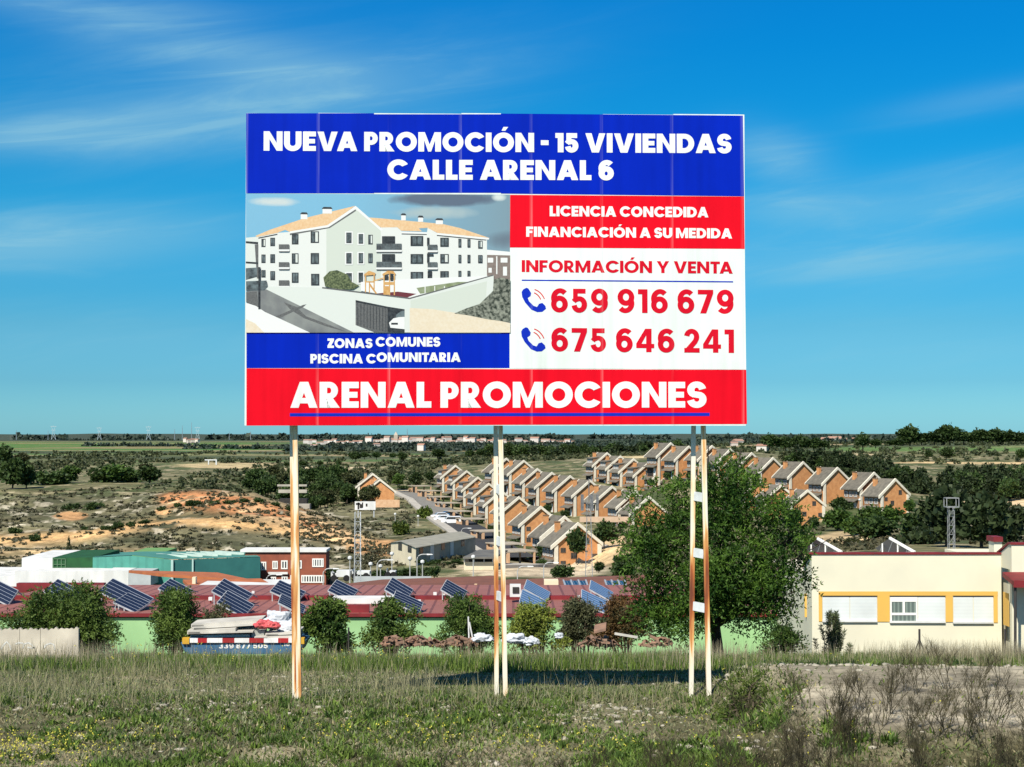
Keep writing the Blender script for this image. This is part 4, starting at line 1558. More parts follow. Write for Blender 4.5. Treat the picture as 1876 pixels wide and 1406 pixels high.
m_cw = mat('white_car_paint', (.78, .79, .78), (.72, .73, .72), 1, rough=.3, spec=.5)
m_cb = mat('blue_car_paint', (.03, .10, .22), (.035, .12, .25), 1, rough=.3, spec=.5)
for nm, pt, vn, px, d, rz, lab in (('parked_car', m_cb, False, 819, 383, 14, 'small blue car at the head of the cars parked by the street'),
                                   ('parked_car', m_cw, False, 806, 374, 10, 'white car parked beside the blue car, nose to the street'),
                                   ('parked_car', m_cw, False, 812, 364, 8, 'white car parked between another white car and the white van'),
                                   ('parked_van', m_cw, True, 827, 355, 6, 'white van with dark side windows parked where the asphalt turns black')):
    c = make_car(nm, pt, 1.45 if not vn else 1.8, vn)
    p = G(px, d)
    c.location, c.rotation_euler = (p.x, p.y, p.z + .25), (0, 0, math.radians(rz + 180))
    tag(c, lab, 'car' if not vn else 'van', 'vehicles parked by the street')

# ------------------------------------------------------------------ green school hall with red metal roofs and solar panels
m_green = mat('green_render', (.30, .50, .24), (.25, .43, .20), .6, rough=.9)
m_redroof = stripe_mat('red_seam_roof', (.26, .098, .076), (.15, .052, .044), 0, .62, .2, local=False)
m_redtrim = mat('red_trim', (.20, .020, .024), (.14, .016, .018), 2, rough=.6)
m_whiter = mat('white_render', (.66, .67, .65), (.52, .53, .51), .8, rough=.9, stretch=(1, 1, .25))
m_greyr = mat('grey_render', (.40, .43, .43), (.33, .36, .36), .8, rough=.9)
m_tileb = mat('brown_tile', (.20, .078, .048), (.145, .06, .04), 1.0, rough=.9)
m_tile = mat('orange_tile', (.42, .135, .05), (.30, .10, .045), 1.2, rough=.9)
m_steel = mat('galvanised_steel', (.48, .50, .51), (.36, .38, .39), 3, rough=.5, metal=.3)

hall = empty('school_hall', (P(700, 1125, 70).x, 74, -7.4), 'long pale green school hall with two red metal roofs behind the plot', 'building')
zE = P(700, 1127, 70).z
x0, x1 = P(-70, 1125, 70).x, P(1475, 1125, 70).x
zR1 = P(700, 1099, 77).z
MB().slab([(x0 - .2, 70.2, zE), (x1 + .2, 70.2, zE), (x1 + .2, 77, zR1), (x0 - .2, 77, zR1)], (0, 0, -.1), m_redroof).build('roof', hall)
zR2 = P(700, 1072, 86).z
MB().box((x0, 70.3, -9), (x1, 70.9, zE - .16), m_green).box((x0, 70.9, -9), (x1, 84.5, min(zR2, zR1) - .5), m_green).build('wall', hall)
MB().slab([(x0 - .2, 77.3, zR1 + .12), (x1 + .2, 77.3, zR1 + .12), (x1 + .2, 86, zR2), (x0 - .2, 86, zR2)], (0, 0, -.2), m_redroof).build('roof', hall)
MB().box((x0 - .25, 70.14, zE - .10), (x1 + .25, 70.19, zE + .05), m_redtrim).build('eaves_gutter', hall)
MB().box((x0 - .25, 76.99, zR1 - .1), (x1 + .25, 77.28, zR1 + .19), m_redtrim).build('ridge_flashing', hall)
MB().pbox(30, 1069, 190, 1084, 90, .5, m_redtrim).build('rear_fascia', hall)
well = MB()
well.pbox(600, 1109, 676, 1126, 70.9, .3, m_redtrim)
well.build('red_parapet', hall)
MB().pbox(607, 1097, 717, 1107, 75.0, 1.4, m_whiter).build('skylight_wall', hall)
MB().pbox(598, 1104, 726, 1098, 77.5, .0, m_redtrim) if False else None
for i, (px, py, sz) in enumerate(((222, 1082, 6), (386, 1100, 7), (797, 1090, 6), (768, 1104, 6), (595, 1110, 6), (464, 1087, 5), (813, 1092, 5), (1060, 1095, 5))):
    d_ = 70 + (1127 - py - 6) / 28 * 7 if py + 6 >= 1099 else 77.3 + (1099 - py - 6) / 27 * 8.7
    q_ = P(px, py + 6, d_)
    vt = empty('roof_vent', q_, 'small white box vent on the red metal roof', 'vent', 'white vents on the red roofs')
    s_ = sz / F * d_ * .5
    MB().box((q_.x - s_, q_.y - s_, q_.z + .15), (q_.x + s_, q_.y + s_, q_.z + .15 + s_ * 1.7), m_whiter).build('hood', vt)
    MB().box((q_.x - s_ * .35, q_.y - s_ * .35, q_.z - .3), (q_.x + s_ * .35, q_.y + s_ * .35, q_.z + .15), m_redtrim).build('stack', vt)

# solar arrays: tilted frames of dark cells on steel legs
m_cells = stripe_mat('solar_cells', (.008, .016, .040), (.34, .38, .44), 0, 1.0 / 5, .07, rough=.35)
m_cells_b = stripe_mat('solar_cells_pale', (.045, .10, .20), (.22, .30, .42), 0, 1.0 / 6, .16, rough=.4)
ARR = [((-28, 1052), (33, 1082), (-47, 1078), 78, 'cut off by the photo edge'), ((106, 1061), (165, 1090), (80, 1084), 80, 'half hidden behind the big round shrub'),
       ((207, 1060), (281, 1096), (180, 1083), 80, 'rising between the two large left shrubs'), ((235, 1086), (274, 1104), (208, 1103), 74, 'lower of the pair between the left shrubs'),
       ((312, 1060), (353, 1081), (290, 1078), 82, 'behind the dense shrub by the skip'), ((411, 1060), (463, 1088), (388, 1083), 80, 'above the skip, on the back roof'),
       ((417, 1082), (465, 1108), (398, 1104), 73, 'above the skip, on the front roof'), ((513, 1063), (560, 1084), (495, 1083), 80, 'behind the left billboard post, back roof'),
       ((516, 1088), (560, 1110), (510, 1104), 73, 'behind the left billboard post, front roof'), ((617, 1062), (656, 1081), (601, 1082), 81, 'right of the left post above the white skylight'),
       ((719, 1058), (757, 1080), (705, 1080), 80, 'above the loose shrub, on the back roof'), ((726, 1082), (775, 1104), (718, 1102), 73, 'above the loose shrub, on the front roof'),
       ((819, 1062), (856, 1083), (808, 1080), 80, 'above the dense shrub left of the middle post'), ((966, 1062), (1008, 1085), (960, 1078), 80, 'pale blue, right of the middle post, back roof'),
       ((957, 1080), (1000, 1101), (952, 1103), 73, 'pale blue, right of the middle post, front roof'), ((1083, 1063), (1123, 1085), (1080, 1079), 80, 'pale blue, left of the big tree, back roof'),
       ((1066, 1080), (1112, 1101), (1065, 1103), 73, 'pale blue, left of the big tree, front roof')]
for i, (tl, tr, bl, d, txt) in enumerate(ARR):
    w = math.hypot(tr[0] - tl[0], tr[1] - tl[1]) / F * d
    ylow = tr[1] + bl[1] - tl[1]
    dbot = 70 + (1127 - ylow) / 28 * 7 if ylow >= 1099 else 77.3 + (1099 - ylow) / 27 * 8.7
    d = max(dbot, 70.3) + .45 * w + .75 - .15
    a, b, c = P(*tl, d), P(*tr, d - .45 * w), P(*bl, d - .75)
    ex, ey = (b - a), (c - a)
    pale = i >= 13
    root = empty('solar_panel', a, 'solar panel array ' + txt, 'solar panel', 'solar panel arrays on the red roofs')
    # the plate has its own axes so that the cell rows run along it: x across rows (unit length), y along
    o = bpy.data.objects.new('cells', None)
    mbp = MB()
    mbp.box((0, 0, -.06), (1, 1, 0), m_cells_b if pale else m_cells)
    pl = mbp.build('cells', root, local=True)
    n_ = ey.cross(ex).normalized()
    if n_.z < 0:
        n_ = -n_
    M = Matrix(((ey.x, ex.x, n_.x, 0), (ey.y, ex.y, n_.y, 0), (ey.z, ex.z, n_.z, 0), (0, 0, 0, 1)))
    pl.data.transform(M) if False else None
    # sheared plate: keep the stripes by storing the shape in the object's matrix
    pl.matrix_parent_inverse = M
    fr = MB()
    for p, q in ((a, b), (c, c + ex), (a, c), (b, c + ex)):
        fr.bar(p - n_ * .045, q - n_ * .045, .05, m_steel, h=.07)
    fr.build('frame', root)
    lg = MB()
    for t in (.08, .5, .92):
        top = a + ex * t - n_ * .08
        foot = Vector((top.x + .15, top.y + 1.0, min(zE, top.z - .3) - .0))
        foot.z = zE + .2 if d < 76 else zR1 + .2
        foot.z = min(foot.z, top.z - .05)
        lg.bar(top, foot, .05, m_steel)
        lg.bar(a + ex * t + ey - n_ * .08, (a + ex * t + ey) + Vector((0, .1, -1.2)), .05, m_steel)
        if t < .9:
            lg.bar(foot, a + ex * (t + .4) - n_ * .1, .035, m_steel)
    lg.build('support', root)

# orange tiled roofs and pale gables of the school's rear wing
wing = empty('tiled_building', P(410, 1075, 100), 'low building with orange tiled roof in front of the teal warehouse', 'building')
zq = P(400, 1075, 98)
MB().slab([P(335, 1062, 104), P(352, 1078, 98), P(520, 1083, 98), P(478, 1060, 104)], (0, 0, -.2), m_tile).build('roof', wing)
MB().slab([P(236, 1045, 118), P(300, 1052, 112), P(470, 1064, 108), P(398, 1049, 118)], (0, 0, -.2), m_tile).build('roof', wing)
MB().pbox(352, 1078, 520, 1100, 98.2, 6, m_whiter).build('wall', wing)
MB().pbox(352, 1058, 358, 1078, 101, .5, mat('cream_render', (.74, .62, .42), (.66, .56, .40), 1)).build('chimney', wing)
wing2 = empty('tiled_building', P(1000, 1080, 96), 'low school wing under a long orange roof right of the middle post', 'building')
MB().slab([P(560, 1078, 95), P(700, 1062, 108), P(905, 1055, 108), P(905, 1078, 95)], (0, 0, -.2), m_tileb).build('roof', wing2)
MB().slab([P(905, 1078, 95), P(905, 1063, 108), P(1190, 1053, 108), P(1190, 1078, 95)], (0, 0, -.2), m_tileb).build('roof', wing2)
MB().box((P(560, 1080, 95.2).x, 95.2, -9.6), (P(1190, 1080, 95.2).x, 107, P(900, 1080, 95).z - .9), m_yard).build('wall', wing2)
MB().pbox(997, 1064, 1023, 1080, 94.4, 1.2, mat('cream_render', (1, 1, 1))).build('chimney', wing2)
MB().pbox(869, 1071, 874, 1080, 94.4, .5, m_yard).build('chimney', wing2)
mb = MB()
a_, b_, c_ = P(884, 1069, 93.5), P(898, 1069, 93.5), P(891, 1060, 93.5)
for k, (xa, xb, txt) in enumerate(((1036, 1077, 'flat dark panel row on the tiled roof left of the big tree'), (1112, 1148, 'flat dark panel row on the tiled roof touching the big tree'))):
    r = empty('solar_panel', P(xa, 1078, 97), txt, 'solar panel', 'flat solar panels on the tiled roof')
    MB().slab([P(xa, 1079, 96), P(xb, 1079, 96), P(xb - 4, 1067.5, 101), P(xa - 4, 1067.5, 101)], (0, 0, .12), m_cells).build('cells', r)
    f_ = MB()
    for t in (0, .333, .666, 1):
        f_.bar(P(xa + (xb - xa) * t, 1079, 95.9) + Vector((0, 0, .14)), P(xa + (xb - xa) * t - 4, 1067.5, 101) + Vector((0, 0, .14)), .1, m_steel)
    f_.build('frame', r)
ac = empty('rooftop_unit', P(945, 1090, 76), 'white box unit with square dark opening on the red roof', 'air conditioner')
MB().pbox(934, 1072, 954, 1094, 75.5, .6, m_whiter).build('casing', ac)
MB().pbox(939, 1076, 951, 1087, 75.45, .045, m_dark).build('grille', ac)

# ------------------------------------------------------------------ cream school building on the right
m_cream = mat('cream_wall', (.68, .65, .49), (.61, .585, .45), .5, rough=.9)
m_yellow = mat('yellow_band', (.66, .40, .085), (.60, .37, .09), .7, rough=.9)
m_shut = stripe_mat('roller_shutter', (.62, .66, .64), (.46, .50, .49), 2, .055, .2, local=False)
school = empty('cream_building', P(1650, 1190, 66), 'cream single storey building with yellow window band and dark red coping', 'building')
D0 = 62.0


def pb(x0_, y0_, x1_, y1_, d, dep, m, name, parent=school):
    return MB().pbox(x0_, y0_, x1_, y1_, d, dep, m).build(name, parent)


a, b = P(1487, 1016, D0), P(1834, 1016, D0)
wl = MB()
wl.box((a.x, D0, -7.5), (b.x, D0 + .25, a.z), m_cream)
wl.box((a.x, D0 + .25, -7.5), (b.x, D0 + 9, a.z - .9), m_cream)
lft = P(1472, 1040, D0 + 2.2)
wl.prism([(a.x - .002, D0 + .05, a.z), (lft.x, lft.y, lft.z), (lft.x, lft.y, -7.5), (a.x - .002, D0 + .05, -7.5)], (.18, .15, 0), m_cream)
wl.build('wall', school)
cp = MB().box((a.x - .06, D0 - .05, a.z), (b.x - .001, D0 + .24, a.z + .075), m_redtrim)
cp.bar((a.x - .05, D0 + .05, a.z + .03), (lft.x - .05, lft.y, lft.z + .03), .08, m_redtrim)
cp.build('coping', school)
bd = MB()
for (x0_, y0_, x1_, y1_) in ((1500, 1084, 1828, 1091.6), (1500, 1091.6, 1506.5, 1139), (1607.5, 1091.6, 1630, 1139.5), (1732.5, 1091.6, 1746, 1140), (1820.5, 1091.6, 1828, 1141)):
    bd.pbox(x0_, y0_, x1_, y1_, D0 - .03, .028, m_yellow)
bd.pbox(1474, 1088, 1486, 1131, D0 + 1.1, .02, m_yellow)
bd.build('yellow_band', school)
for (x0_, x1_, y1_) in ((1507, 1607, 1138.5), (1630.5, 1732, 1140), (1746.5, 1820, 1141)):
    w = MB()
    w.pbox(x0_, 1092, x1_, 1094.2, D0 - .02, .018, m_dark)  # dark strip painted as the thin shadow line above the shutters
    w.pbox(x0_, y1_ - 1.6, x1_, y1_ + 1.8, D0 - .10, .098, m_whiter)
    w = w.build('window', school)
    s_ = MB()
    xs = [(x0_ + .3, x0_ + (x1_ - x0_) * .5 - .6), (x0_ + (x1_ - x0_) * .5 + .6, x1_ - .3)]
    if x0_ == 1630.5:
        xs = xs[1:]
    for u, v_ in xs:
        s_.pbox(u, 1094.3, v_, y1_ - 1.7, D0 - .015, .012, m_shut)
    s_.build('shutter', w)
    if x0_ == 1630.5:
        f_ = MB()
        xm = 1681
        f_.pbox(1631, 1094.3, xm, 1103, D0 - .03, .028, m_wframe)
        f_.pbox(1631, 1103, 1634, y1_ - 1.7, D0 - .03, .028, m_wframe)
        f_.pbox(1653.5, 1103, 1658, 1123, D0 - .03, .028, m_wframe)
        f_.pbox(1678, 1103, xm, y1_ - 1.7, D0 - .03, .028, m_wframe)
        f_.pbox(1634, 1123, 1678, 1127.5, D0 - .03, .028, m_wframe)
        f_.build('casement_frame', w)
        g_ = MB()
        for (p, q, r, s) in ((1634, 1103, 1653.5, 1123), (1658, 1103, 1678, 1123), (1634, 1127.5, 1678, y1_ - 1.7)):
            g_.pbox(p, q, r, s, D0 - .012, .01, stripe_mat('curtained_glass', (.09, .125, .11), (.17, .22, .19), 0, .16, .4, local=False))
        g_.build('pane', w)
# right wing standing forward, with canopy and drain pipe
D1 = 60.7
a2, b2 = P(1850, 998, D1), P(2350, 998, D1)
MB().box((b.x + .001, D1, -7.5), (b2.x, D1 + .25, a2.z), m_cream).prism([(b.x + .001, D1 + .25, a.z - .5), (b.x + .001, D0 + .3, a.z - .5), (b.x + .001, D0 + .3, a.z), (b.x + .001, D1 + .25, a2.z)], (.25, 0, 0), m_cream).box((b.x + .25, D1 + .25, -7.5), (b2.x, D0 + 9, a2.z - .9), m_cream).build('wing_wall', school)
MB().box((b.x - .05, D1 - .05, a2.z), (b2.x, D1 + .26, a2.z + .075), m_redtrim).hull8([(b.x - .05, D1 + .262, a2.z), (b.x + .27, D1 + .262, a2.z), (b.x + .27, D0 + .4, a.z + .01), (b.x - .05, D0 + .4, a.z + .01), (b.x - .05, D1 + .262, a2.z + .075), (b.x + .27, D1 + .262, a2.z + .075), (b.x + .27, D0 + .4, a.z + .085), (b.x - .05, D0 + .4, a.z + .085)], m_redtrim).build('coping', school)
MB().box((b.x - .02, D1 + .35, P(1845, 1149, 61).z), (b.x - .003, D1 + 1.05, P(1845, 1088, 61).z), m_yellow).build('side_window_band', school)
cn = MB()
q0, q1 = P(1853, 1053, 59.6), P(1990, 1053, 59.6)
cn.slab([(q0.x, 59.4, q0.z - .22), (q1.x, 59.4, q0.z - .22), (q1.x, D1, q0.z), (q0.x, D1, q0.z)], (0, 0, -.18), m_redtrim)
cn.box((q0.x, 59.33, q0.z - .46), (q1.x, 59.45, q0.z - .20), m_redtrim)
cn.build('canopy', school)
MB().tube([P(1860, 1070, 59.5), P(1860, 1195, 59.5)], .055, mat('dark_metal', (.035, .033, .033), (.05, .045, .04), 3, rough=.6), n=8).build('canopy_post', school)
c_ = MB().pbox(1821, 993, 1836, 1015, 63.5, .7, m_cream)
c_ = c_.build('chimney', school)
MB().pbox(1819.5, 984, 1837.5, 993, 63.4, .9, m_redtrim).build('chimney_cap', school)
for (tl, tr, txt) in (((1498, 987), (1542, 1012), 'seen from behind, at the left end of the cream building'), ((1630, 986), (1676, 1012), 'seen from behind, midway along the cream building')):
    top, low = P(*tl, 66), P(*tr, 64.6)
    r = empty('solar_panel', low, 'solar panel array ' + txt, 'solar panel', 'solar panels seen from behind')
    back = Vector((-.25, 1.6, -.55))
    n_ = (low - top).cross(back).normalized()
    MB().slab([top, low, low + back, top + back], n_ * .06, m_cells).build('cells', r)
    fr = MB()
    fr.bar(top, low, .09, m_wframe)
    fr.bar(top.lerp(low, .3) + Vector((0, 0, -.45)), low, .06, m_wframe)
    fr.bar(top.lerp(low, .32), top.lerp(low, .32) + Vector((0, .02, -.75)), .05, m_wframe)
    fr.bar(top + back * .5, top + back * .5 + Vector((0, 0, -.9)), .05, m_wframe)
    fr.build('frame', r)

# ------------------------------------------------------------------ white, green and teal sheds, brick office
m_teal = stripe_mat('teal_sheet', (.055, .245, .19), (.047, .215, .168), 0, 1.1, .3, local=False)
m_teal_shade = mat('teal_sheet_shaded', (.030, .145, .135), (.024, .12, .115), .7, rough=.7)  # side wall's shade put into the colour: a darker copy of the teal
m_tealroof = mat('teal_roof', (.075, .235, .18), (.055, .19, .15), .5, rough=.6)
m_dgreen = mat('dark_green_sheet', (.016, .085, .025), (.012, .06, .02), .8, rough=.8)
fac = empty('white_factory', P(120, 1085, 205), 'white stepped factory front with a dark green block on top', 'building')
w = MB()
for (x0_, y0_, x1_, dd) in ((-90, 1056, 27, 202), (27, 1047, 191, 201), (191, 1046, 235, 200.5)):
    w.pbox(x0_, y0_, x1_, 1100, dd, 14, m_whiter)
w.build('wall', fac)
MB().pbox(40, 1022.5, 96, 1047, 206, 14, m_whiter).build('upper_wall', fac)
g_ = MB().pbox(96.3, 1022, 170, 1049, 206, 14, m_dgreen).build('green_block', fac)
gl = MB()
for i in range(4):
    gl.pbox(97 + i * 7.4, 1024, 97.8 + i * 7.4, 1047, 205.9, .09, mat('window_bar_green', (.12, .22, .12)))
for y in (1024, 1034, 1046):
    gl.pbox(97, y, 120, y + .8, 205.85, .1, mat('window_bar_green', (.12, .22, .12)))
gl.build('window', g_)
MB().pbox(-90, 1075, 190, 1100, 200.3, .1, m_redtrim).build('red_base', fac)
gw = MB().pbox(235, 1047, 276, 1073, 200, 6, m_greyr).build('grey_wall', fac)
shed2 = empty('green_shed', P(200, 1030, 236), 'dark green shed roof behind the teal warehouse', 'building')
MB().slab([P(96, 1022, 236), P(170, 1021, 232), P(242, 1017, 250), P(242, 1011, 254)], (0, 0, -3), m_dgreen).build('roof', shed2)
MB().pbox(242, 1012, 300, 1024, 256, 10, mat('leaf_green_sheet', (.15, .30, .10), (.12, .25, .08), 1)).build('wall', shed2)
teal = empty('teal_warehouse', P(316, 1050, 205), 'teal metal warehouse with skylight strips in its roof', 'building')
tA, tB, tC = P(170, 1021.5, 206), P(316, 1026, 204), P(477, 1021, 208.6)
tM = P(243, 1018.5, 205)
kA, kM, kC = P(205, 1013.5, 228), P(262, 1011.5, 228), P(452, 1011, 229)
dn = Vector((0, 0, -9))
pr_ = Vector((.02, -.05, 0))
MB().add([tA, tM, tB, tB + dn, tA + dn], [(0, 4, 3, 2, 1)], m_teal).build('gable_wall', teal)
MB().add([tB, tC, tC + dn, tB + dn, kC, kC + dn, kA, kA + dn, tA, tA + dn], [(0, 3, 2, 1), (1, 2, 5, 4), (6, 7, 9, 8)], m_teal_shade).build('side_wall', teal)
up_ = Vector((0, 0, .06))
rf = MB().add([tA + up_, tM + up_, kM + up_, kA + up_, tB + up_, tC + up_, kC + up_], [(0, 1, 2, 3), (1, 4, 6, 2), (4, 5, 6)], m_tealroof).build('roof', teal)
sk = MB()
for i, (xa, ya, xb, yb_) in enumerate(((286, 1019.2, 334, 1022.6), (314, 1017.6, 362, 1021.4), (341, 1016.2, 390, 1020.2), (367, 1014.8, 415, 1019), (393, 1013.6, 438, 1017.6))):
    q = []
    for (x_, y_) in ((xa, ya), (xa + 9, ya), (xb + 9, yb_), (xb, yb_)):
        d_ = 204.6 + (1024.6 - y_) / 13.2 * 22
        q.append(P(x_, y_, d_) + Vector((0, 0, .35)))
    sk.slab(q, (0, 0, -.3), mat('skylight_sheet', (.50, .60, .53), (.44, .54, .48), 1))
sk.build('skylight', rf)
MB().bar(tB + dn + Vector((0, -.1, 0)), tB + Vector((0, -.1, 0)), .3, mat('pale_flashing', (.35, .5, .46))).build('corner_flashing', teal)
dp = tB.lerp(tC, .23) + Vector((0, -.12, 0))
MB().bar(dp + dn, dp, .2, mat('pale_flashing', (.35, .5, .46))).build('downpipe', teal)
pt = lambda u, v_, z: Vector((B.x + dirL.x * u + dirR.x * v_, B.y + dirL.y * u + dirR.y * v_, z))

m_office = mat('red_brick', (.28, .085, .048), (.21, .065, .040), 1.0, rough=.9)
off = empty('brick_office', P(530, 1080, 215), 'two storey red brick office with white parapet behind the left post', 'building')
MB().pbox(449, 1012, 597, 1090, 214, 4, m_office).build('wall', off)
MB().pbox(440, 1007.5, 598, 1012, 213.7, 4.6, mat('parapet_grey', (.66, .66, .62), (.58, .58, .55), 1)).build('parapet', off)
for (x0_, y0_, x1_, y1_, nb) in ((478, 1029.5, 488, 1045, 1), (499, 1028, 509, 1043, 1), (515, 1027, 527, 1043, 1), (533, 1027, 553, 1042, 2), (572, 1023.5, 593, 1039, 4), (552, 1054, 594, 1068, 8), (496, 1057, 506, 1070, 1), (516, 1056, 527, 1070, 1), (532, 1054, 540, 1068, 1)):
    p0, p1 = P(x0_, y1_, 213.99), P(x1_, y0_, 213.99)
    window('window', off, (p0.x - off.location.x, -.02 - 1.0, p0.z - off.location.z), (p1.x - off.location.x, 0, p1.z - off.location.z), 1, -1, bars=nb, fw=.16)
MB().pbox(491, 1048.5, 527, 1052.5, 213.6, .2, m_whiter).build('sign_panel', off)
MB().pbox(598, 1050, 604, 1085, 216, 8, m_dark).build('dark_doorway', off)
for k, (x0_, y0_, x1_, y1_, lab) in enumerate(((606, 1048, 642, 1066, 'white box lorry nearest the brick office'), (645, 1049, 677, 1062, 'white box lorry behind the lattice mast'), (708, 1049, 724, 1060, 'small white van beyond the low grey wall'))):
    base = P((x0_ + x1_) / 2, y1_, 200)
    t = empty('box_lorry' if k < 2 else 'small_van', base, lab, 'lorry' if k < 2 else 'van', 'white vehicles in the yard')
    p0, p1 = P(x0_, y1_, 200), P(x1_, y0_, 200)
    L_ = p1.x - p0.x
    MB().box((p0.x + L_ * .28, 200, p0.z + .6), (p1.x, 202.2, p1.z + .1), m_whiter).build('cargo_box', t)
    MB().prism([(p0.x, 200.1, p0.z + .4), (p0.x + L_ * .27, 200.1, p0.z + .4), (p0.x + L_ * .27, 200.1, p1.z - .3), (p0.x + L_ * .12, 200.1, p1.z - .35), (p0.x, 200.1, p0.z + 1.2)], (0, 2.0, 0), m_whiter).build('cab', t)
    MB().prism([(p0.x + L_ * .06, 200.08, p0.z + 1.1), (p0.x + L_ * .22, 200.08, p0.z + 1.1), (p0.x + L_ * .22, 200.08, p1.z - .5), (p0.x + L_ * .13, 200.08, p1.z - .5)], (0, .05, 0), m_glass).build('side_window', t)
    for x in (p0.x + L_ * .16, p1.x - L_ * .2):
        MB().tube([(x, 199.95, p0.z + .42), (x, 200.3, p0.z + .42)], .42, mat('tyre_rubber', (.015, .015, .015)), n=12).build('wheel', t)
yw = MB().pbox(648, 1056.5, 790, 1072, 196, .3, m_greyr).build('yard_wall')
tag(yw, 'low grey yard wall below the lattice mast and lorries', 'wall')

# cream warehouse with grey side and the open shed below it
cw = empty('cream_warehouse', P(762, 1031, 250), 'long low warehouse with cream gable and grey side below the street', 'building')
A, B, C = P(716, 1030, 262), P(762, 1031, 250), P(871, 1026, 276)
zc = P(762, 1003, 250).z
apz = P(735, 994, 256).z
dirL, dirR = A - B, C - B
dirL.z = dirR.z = 0
zb = B.z - 3
m_cg = mat('cream_gable', (.62, .56, .40), (.54, .49, .36), .8, rough=.9)
m_gs = mat('grey_side', (.33, .32, .26), (.26, .25, .205), .8, rough=.9)
MB().add([pt(0, 0, zb), pt(1, 0, zb), pt(1, 0, zc), pt(.55, 0, apz), pt(0, 0, zc)], [(0, 4, 3, 2, 1)], m_cg).build('gable_wall', cw)
MB().add([pt(0, 0, zb), pt(0, 0, zc), pt(0, 1, zc), pt(0, 1, zb), pt(1, 1, zb), pt(1, 1, zc), pt(.55, 1, apz), pt(1, 0, zb), pt(1, 0, zc)], [(0, 3, 2, 1), (3, 4, 5, 6, 2), (4, 7, 8, 5)], m_gs).build('side_wall', cw)
MB().add([pt(-.03, -.015, zc - .05), pt(-.03, 1.01, zc - .05), pt(.55, 1.01, apz + .12), pt(.55, -.015, apz + .12), pt(1.03, 1.01, zc - .05), pt(1.03, -.015, zc - .05)], [(0, 1, 2, 3), (3, 2, 4, 5)], mat('fibre_roof', (.31, .30, .24), (.24, .235, .19), .5)).build('roof', cw)
for u in (.24, .62):
    p = pt(u, -.004, B.z + 1.6)
    MB().slab([pt(u - .07, -.004, B.z + 1.4), pt(u + .07, -.004, B.z + 1.4), pt(u + .07, -.004, B.z + 2.6), pt(u - .07, -.004, B.z + 2.6)], (dirL.y * .002, -abs(dirL.x) * .006, 0), m_glass).build('window', cw)
for v_ in (.05, .22, .40, .55, .74):
    z0 = B.z + (0 if v_ in (.22, .55) else 1.2)
    off_ = Vector((-dirR.y, dirR.x, 0)).normalized() * -.06
    MB().slab([pt(0, v_, z0) + off_ * .2, pt(0, v_ + .055, z0) + off_ * .2, pt(0, v_ + .055, B.z + 2.4) + off_ * .2, pt(0, v_, B.z + 2.4) + off_ * .2], off_, m_glass if v_ not in (.22, .55) else m_whiter).build('window' if v_ not in (.22, .55) else 'door', cw)
os_ = empty('open_shed', P(875, 1042, 238), 'open shed with dark sloping roof left of the middle post', 'shed')
MB().slab([P(848, 1021, 232), P(906, 1021, 232), P(930, 1008, 246), P(878, 1007, 246)], (0, 0, -.25), mat('dark_fibre_roof', (.10, .098, .09), (.15, .145, .125), .6)).build('roof', os_)
MB().pbox(850, 1030, 904, 1046, 233, .3, m_cg).build('wall', os_)
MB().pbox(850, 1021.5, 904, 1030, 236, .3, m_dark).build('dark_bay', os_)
for x in (850, 868, 886, 902):
    MB().pbox(x, 1021, x + 1.5, 1031, 232.6, .15, m_steel).build('post', os_)

# sign board on legs, underpass and ruin
sg = empty('sign_board', P(669, 940, 330), 'weathered white sign board with black painted_letters below the detached pair', 'sign')
MB().pbox(650, 919, 688, 934.5, 330, .2, m_whiter).build('board', sg)
sc_ = MB()
for (x0_, y0_, x1_, y1_) in ((652, 922, 660, 925), (655, 921, 658, 933), (659, 924, 664, 931), (663, 921, 665, 930), (670, 923, 673, 928)):
    sc_.pbox(x0_, y0_, x1_, y1_, 329.93, .04, m_dark)
sc_.build('painted_letters', sg)
for x in (655, 684):
    MB().pbox(x, 934.5, x + 2, 948, 330.2, .2, m_steel).build('leg', sg)
wl = MB().pbox(688, 916, 732, 930, 405, .5, m_yard).build('garden_wall')
tag(wl, 'orange brick garden wall below the detached pair of houses', 'wall')
tag(MB().pbox(1062, 947, 1152, 957, 336, .3, mat('peach_render', (.56, .40, .27), (.48, .34, .23), .8)).build('garden_wall'), 'peach garden wall at the low end of the middle brick row', 'wall')
tag(MB().pbox(1540, 951, 1596, 960, 338, .3, m_yard).build('garden_wall'), 'orange brick garden wall below the crest row of houses', 'wall')
tag(MB().pbox(1634, 946, 1702, 964, 330, .4, mat('pale_concrete', (.40, .375, .31), (.31, .29, .24), .5, rough=.9)).build('retaining_wall'), 'pale concrete retaining wall at the end of the crest row', 'wall')
m_conc = mat('pale_concrete', (.40, .375, .31), (.31, .29, .24), .5, rough=.9)
up = empty('underpass', P(540, 946, 400), 'concrete road underpass behind the left billboard post', 'bridge')
MB().pbox(520, 924, 567, 950, 398, 3, m_conc).build('abutment', up)
MB().pbox(512, 914, 562, 924, 403, 3, m_dark).build('dark_opening', up)
MB().pbox(508, 888, 562, 891.5, 420, 1.0, m_conc).build('parapet', up)
MB().pbox(510, 897.5, 562, 903.5, 414, 1.0, m_conc).build('parapet', up)
ru = empty('ruined_frame', P(385, 851, 800), 'small white ruined portal standing in the scrub', 'ruin')
for (x0_, y0_, x1_, y1_) in ((375, 842, 397, 844), (381, 844, 383, 851.5), (395, 844, 397, 852)):
    MB().pbox(x0_, y0_, x1_, y1_, 620, .6, m_whiter).build('post' if x1_ - x0_ < 5 else 'lintel', ru)

# ------------------------------------------------------------------ masts, lamp posts, pylons

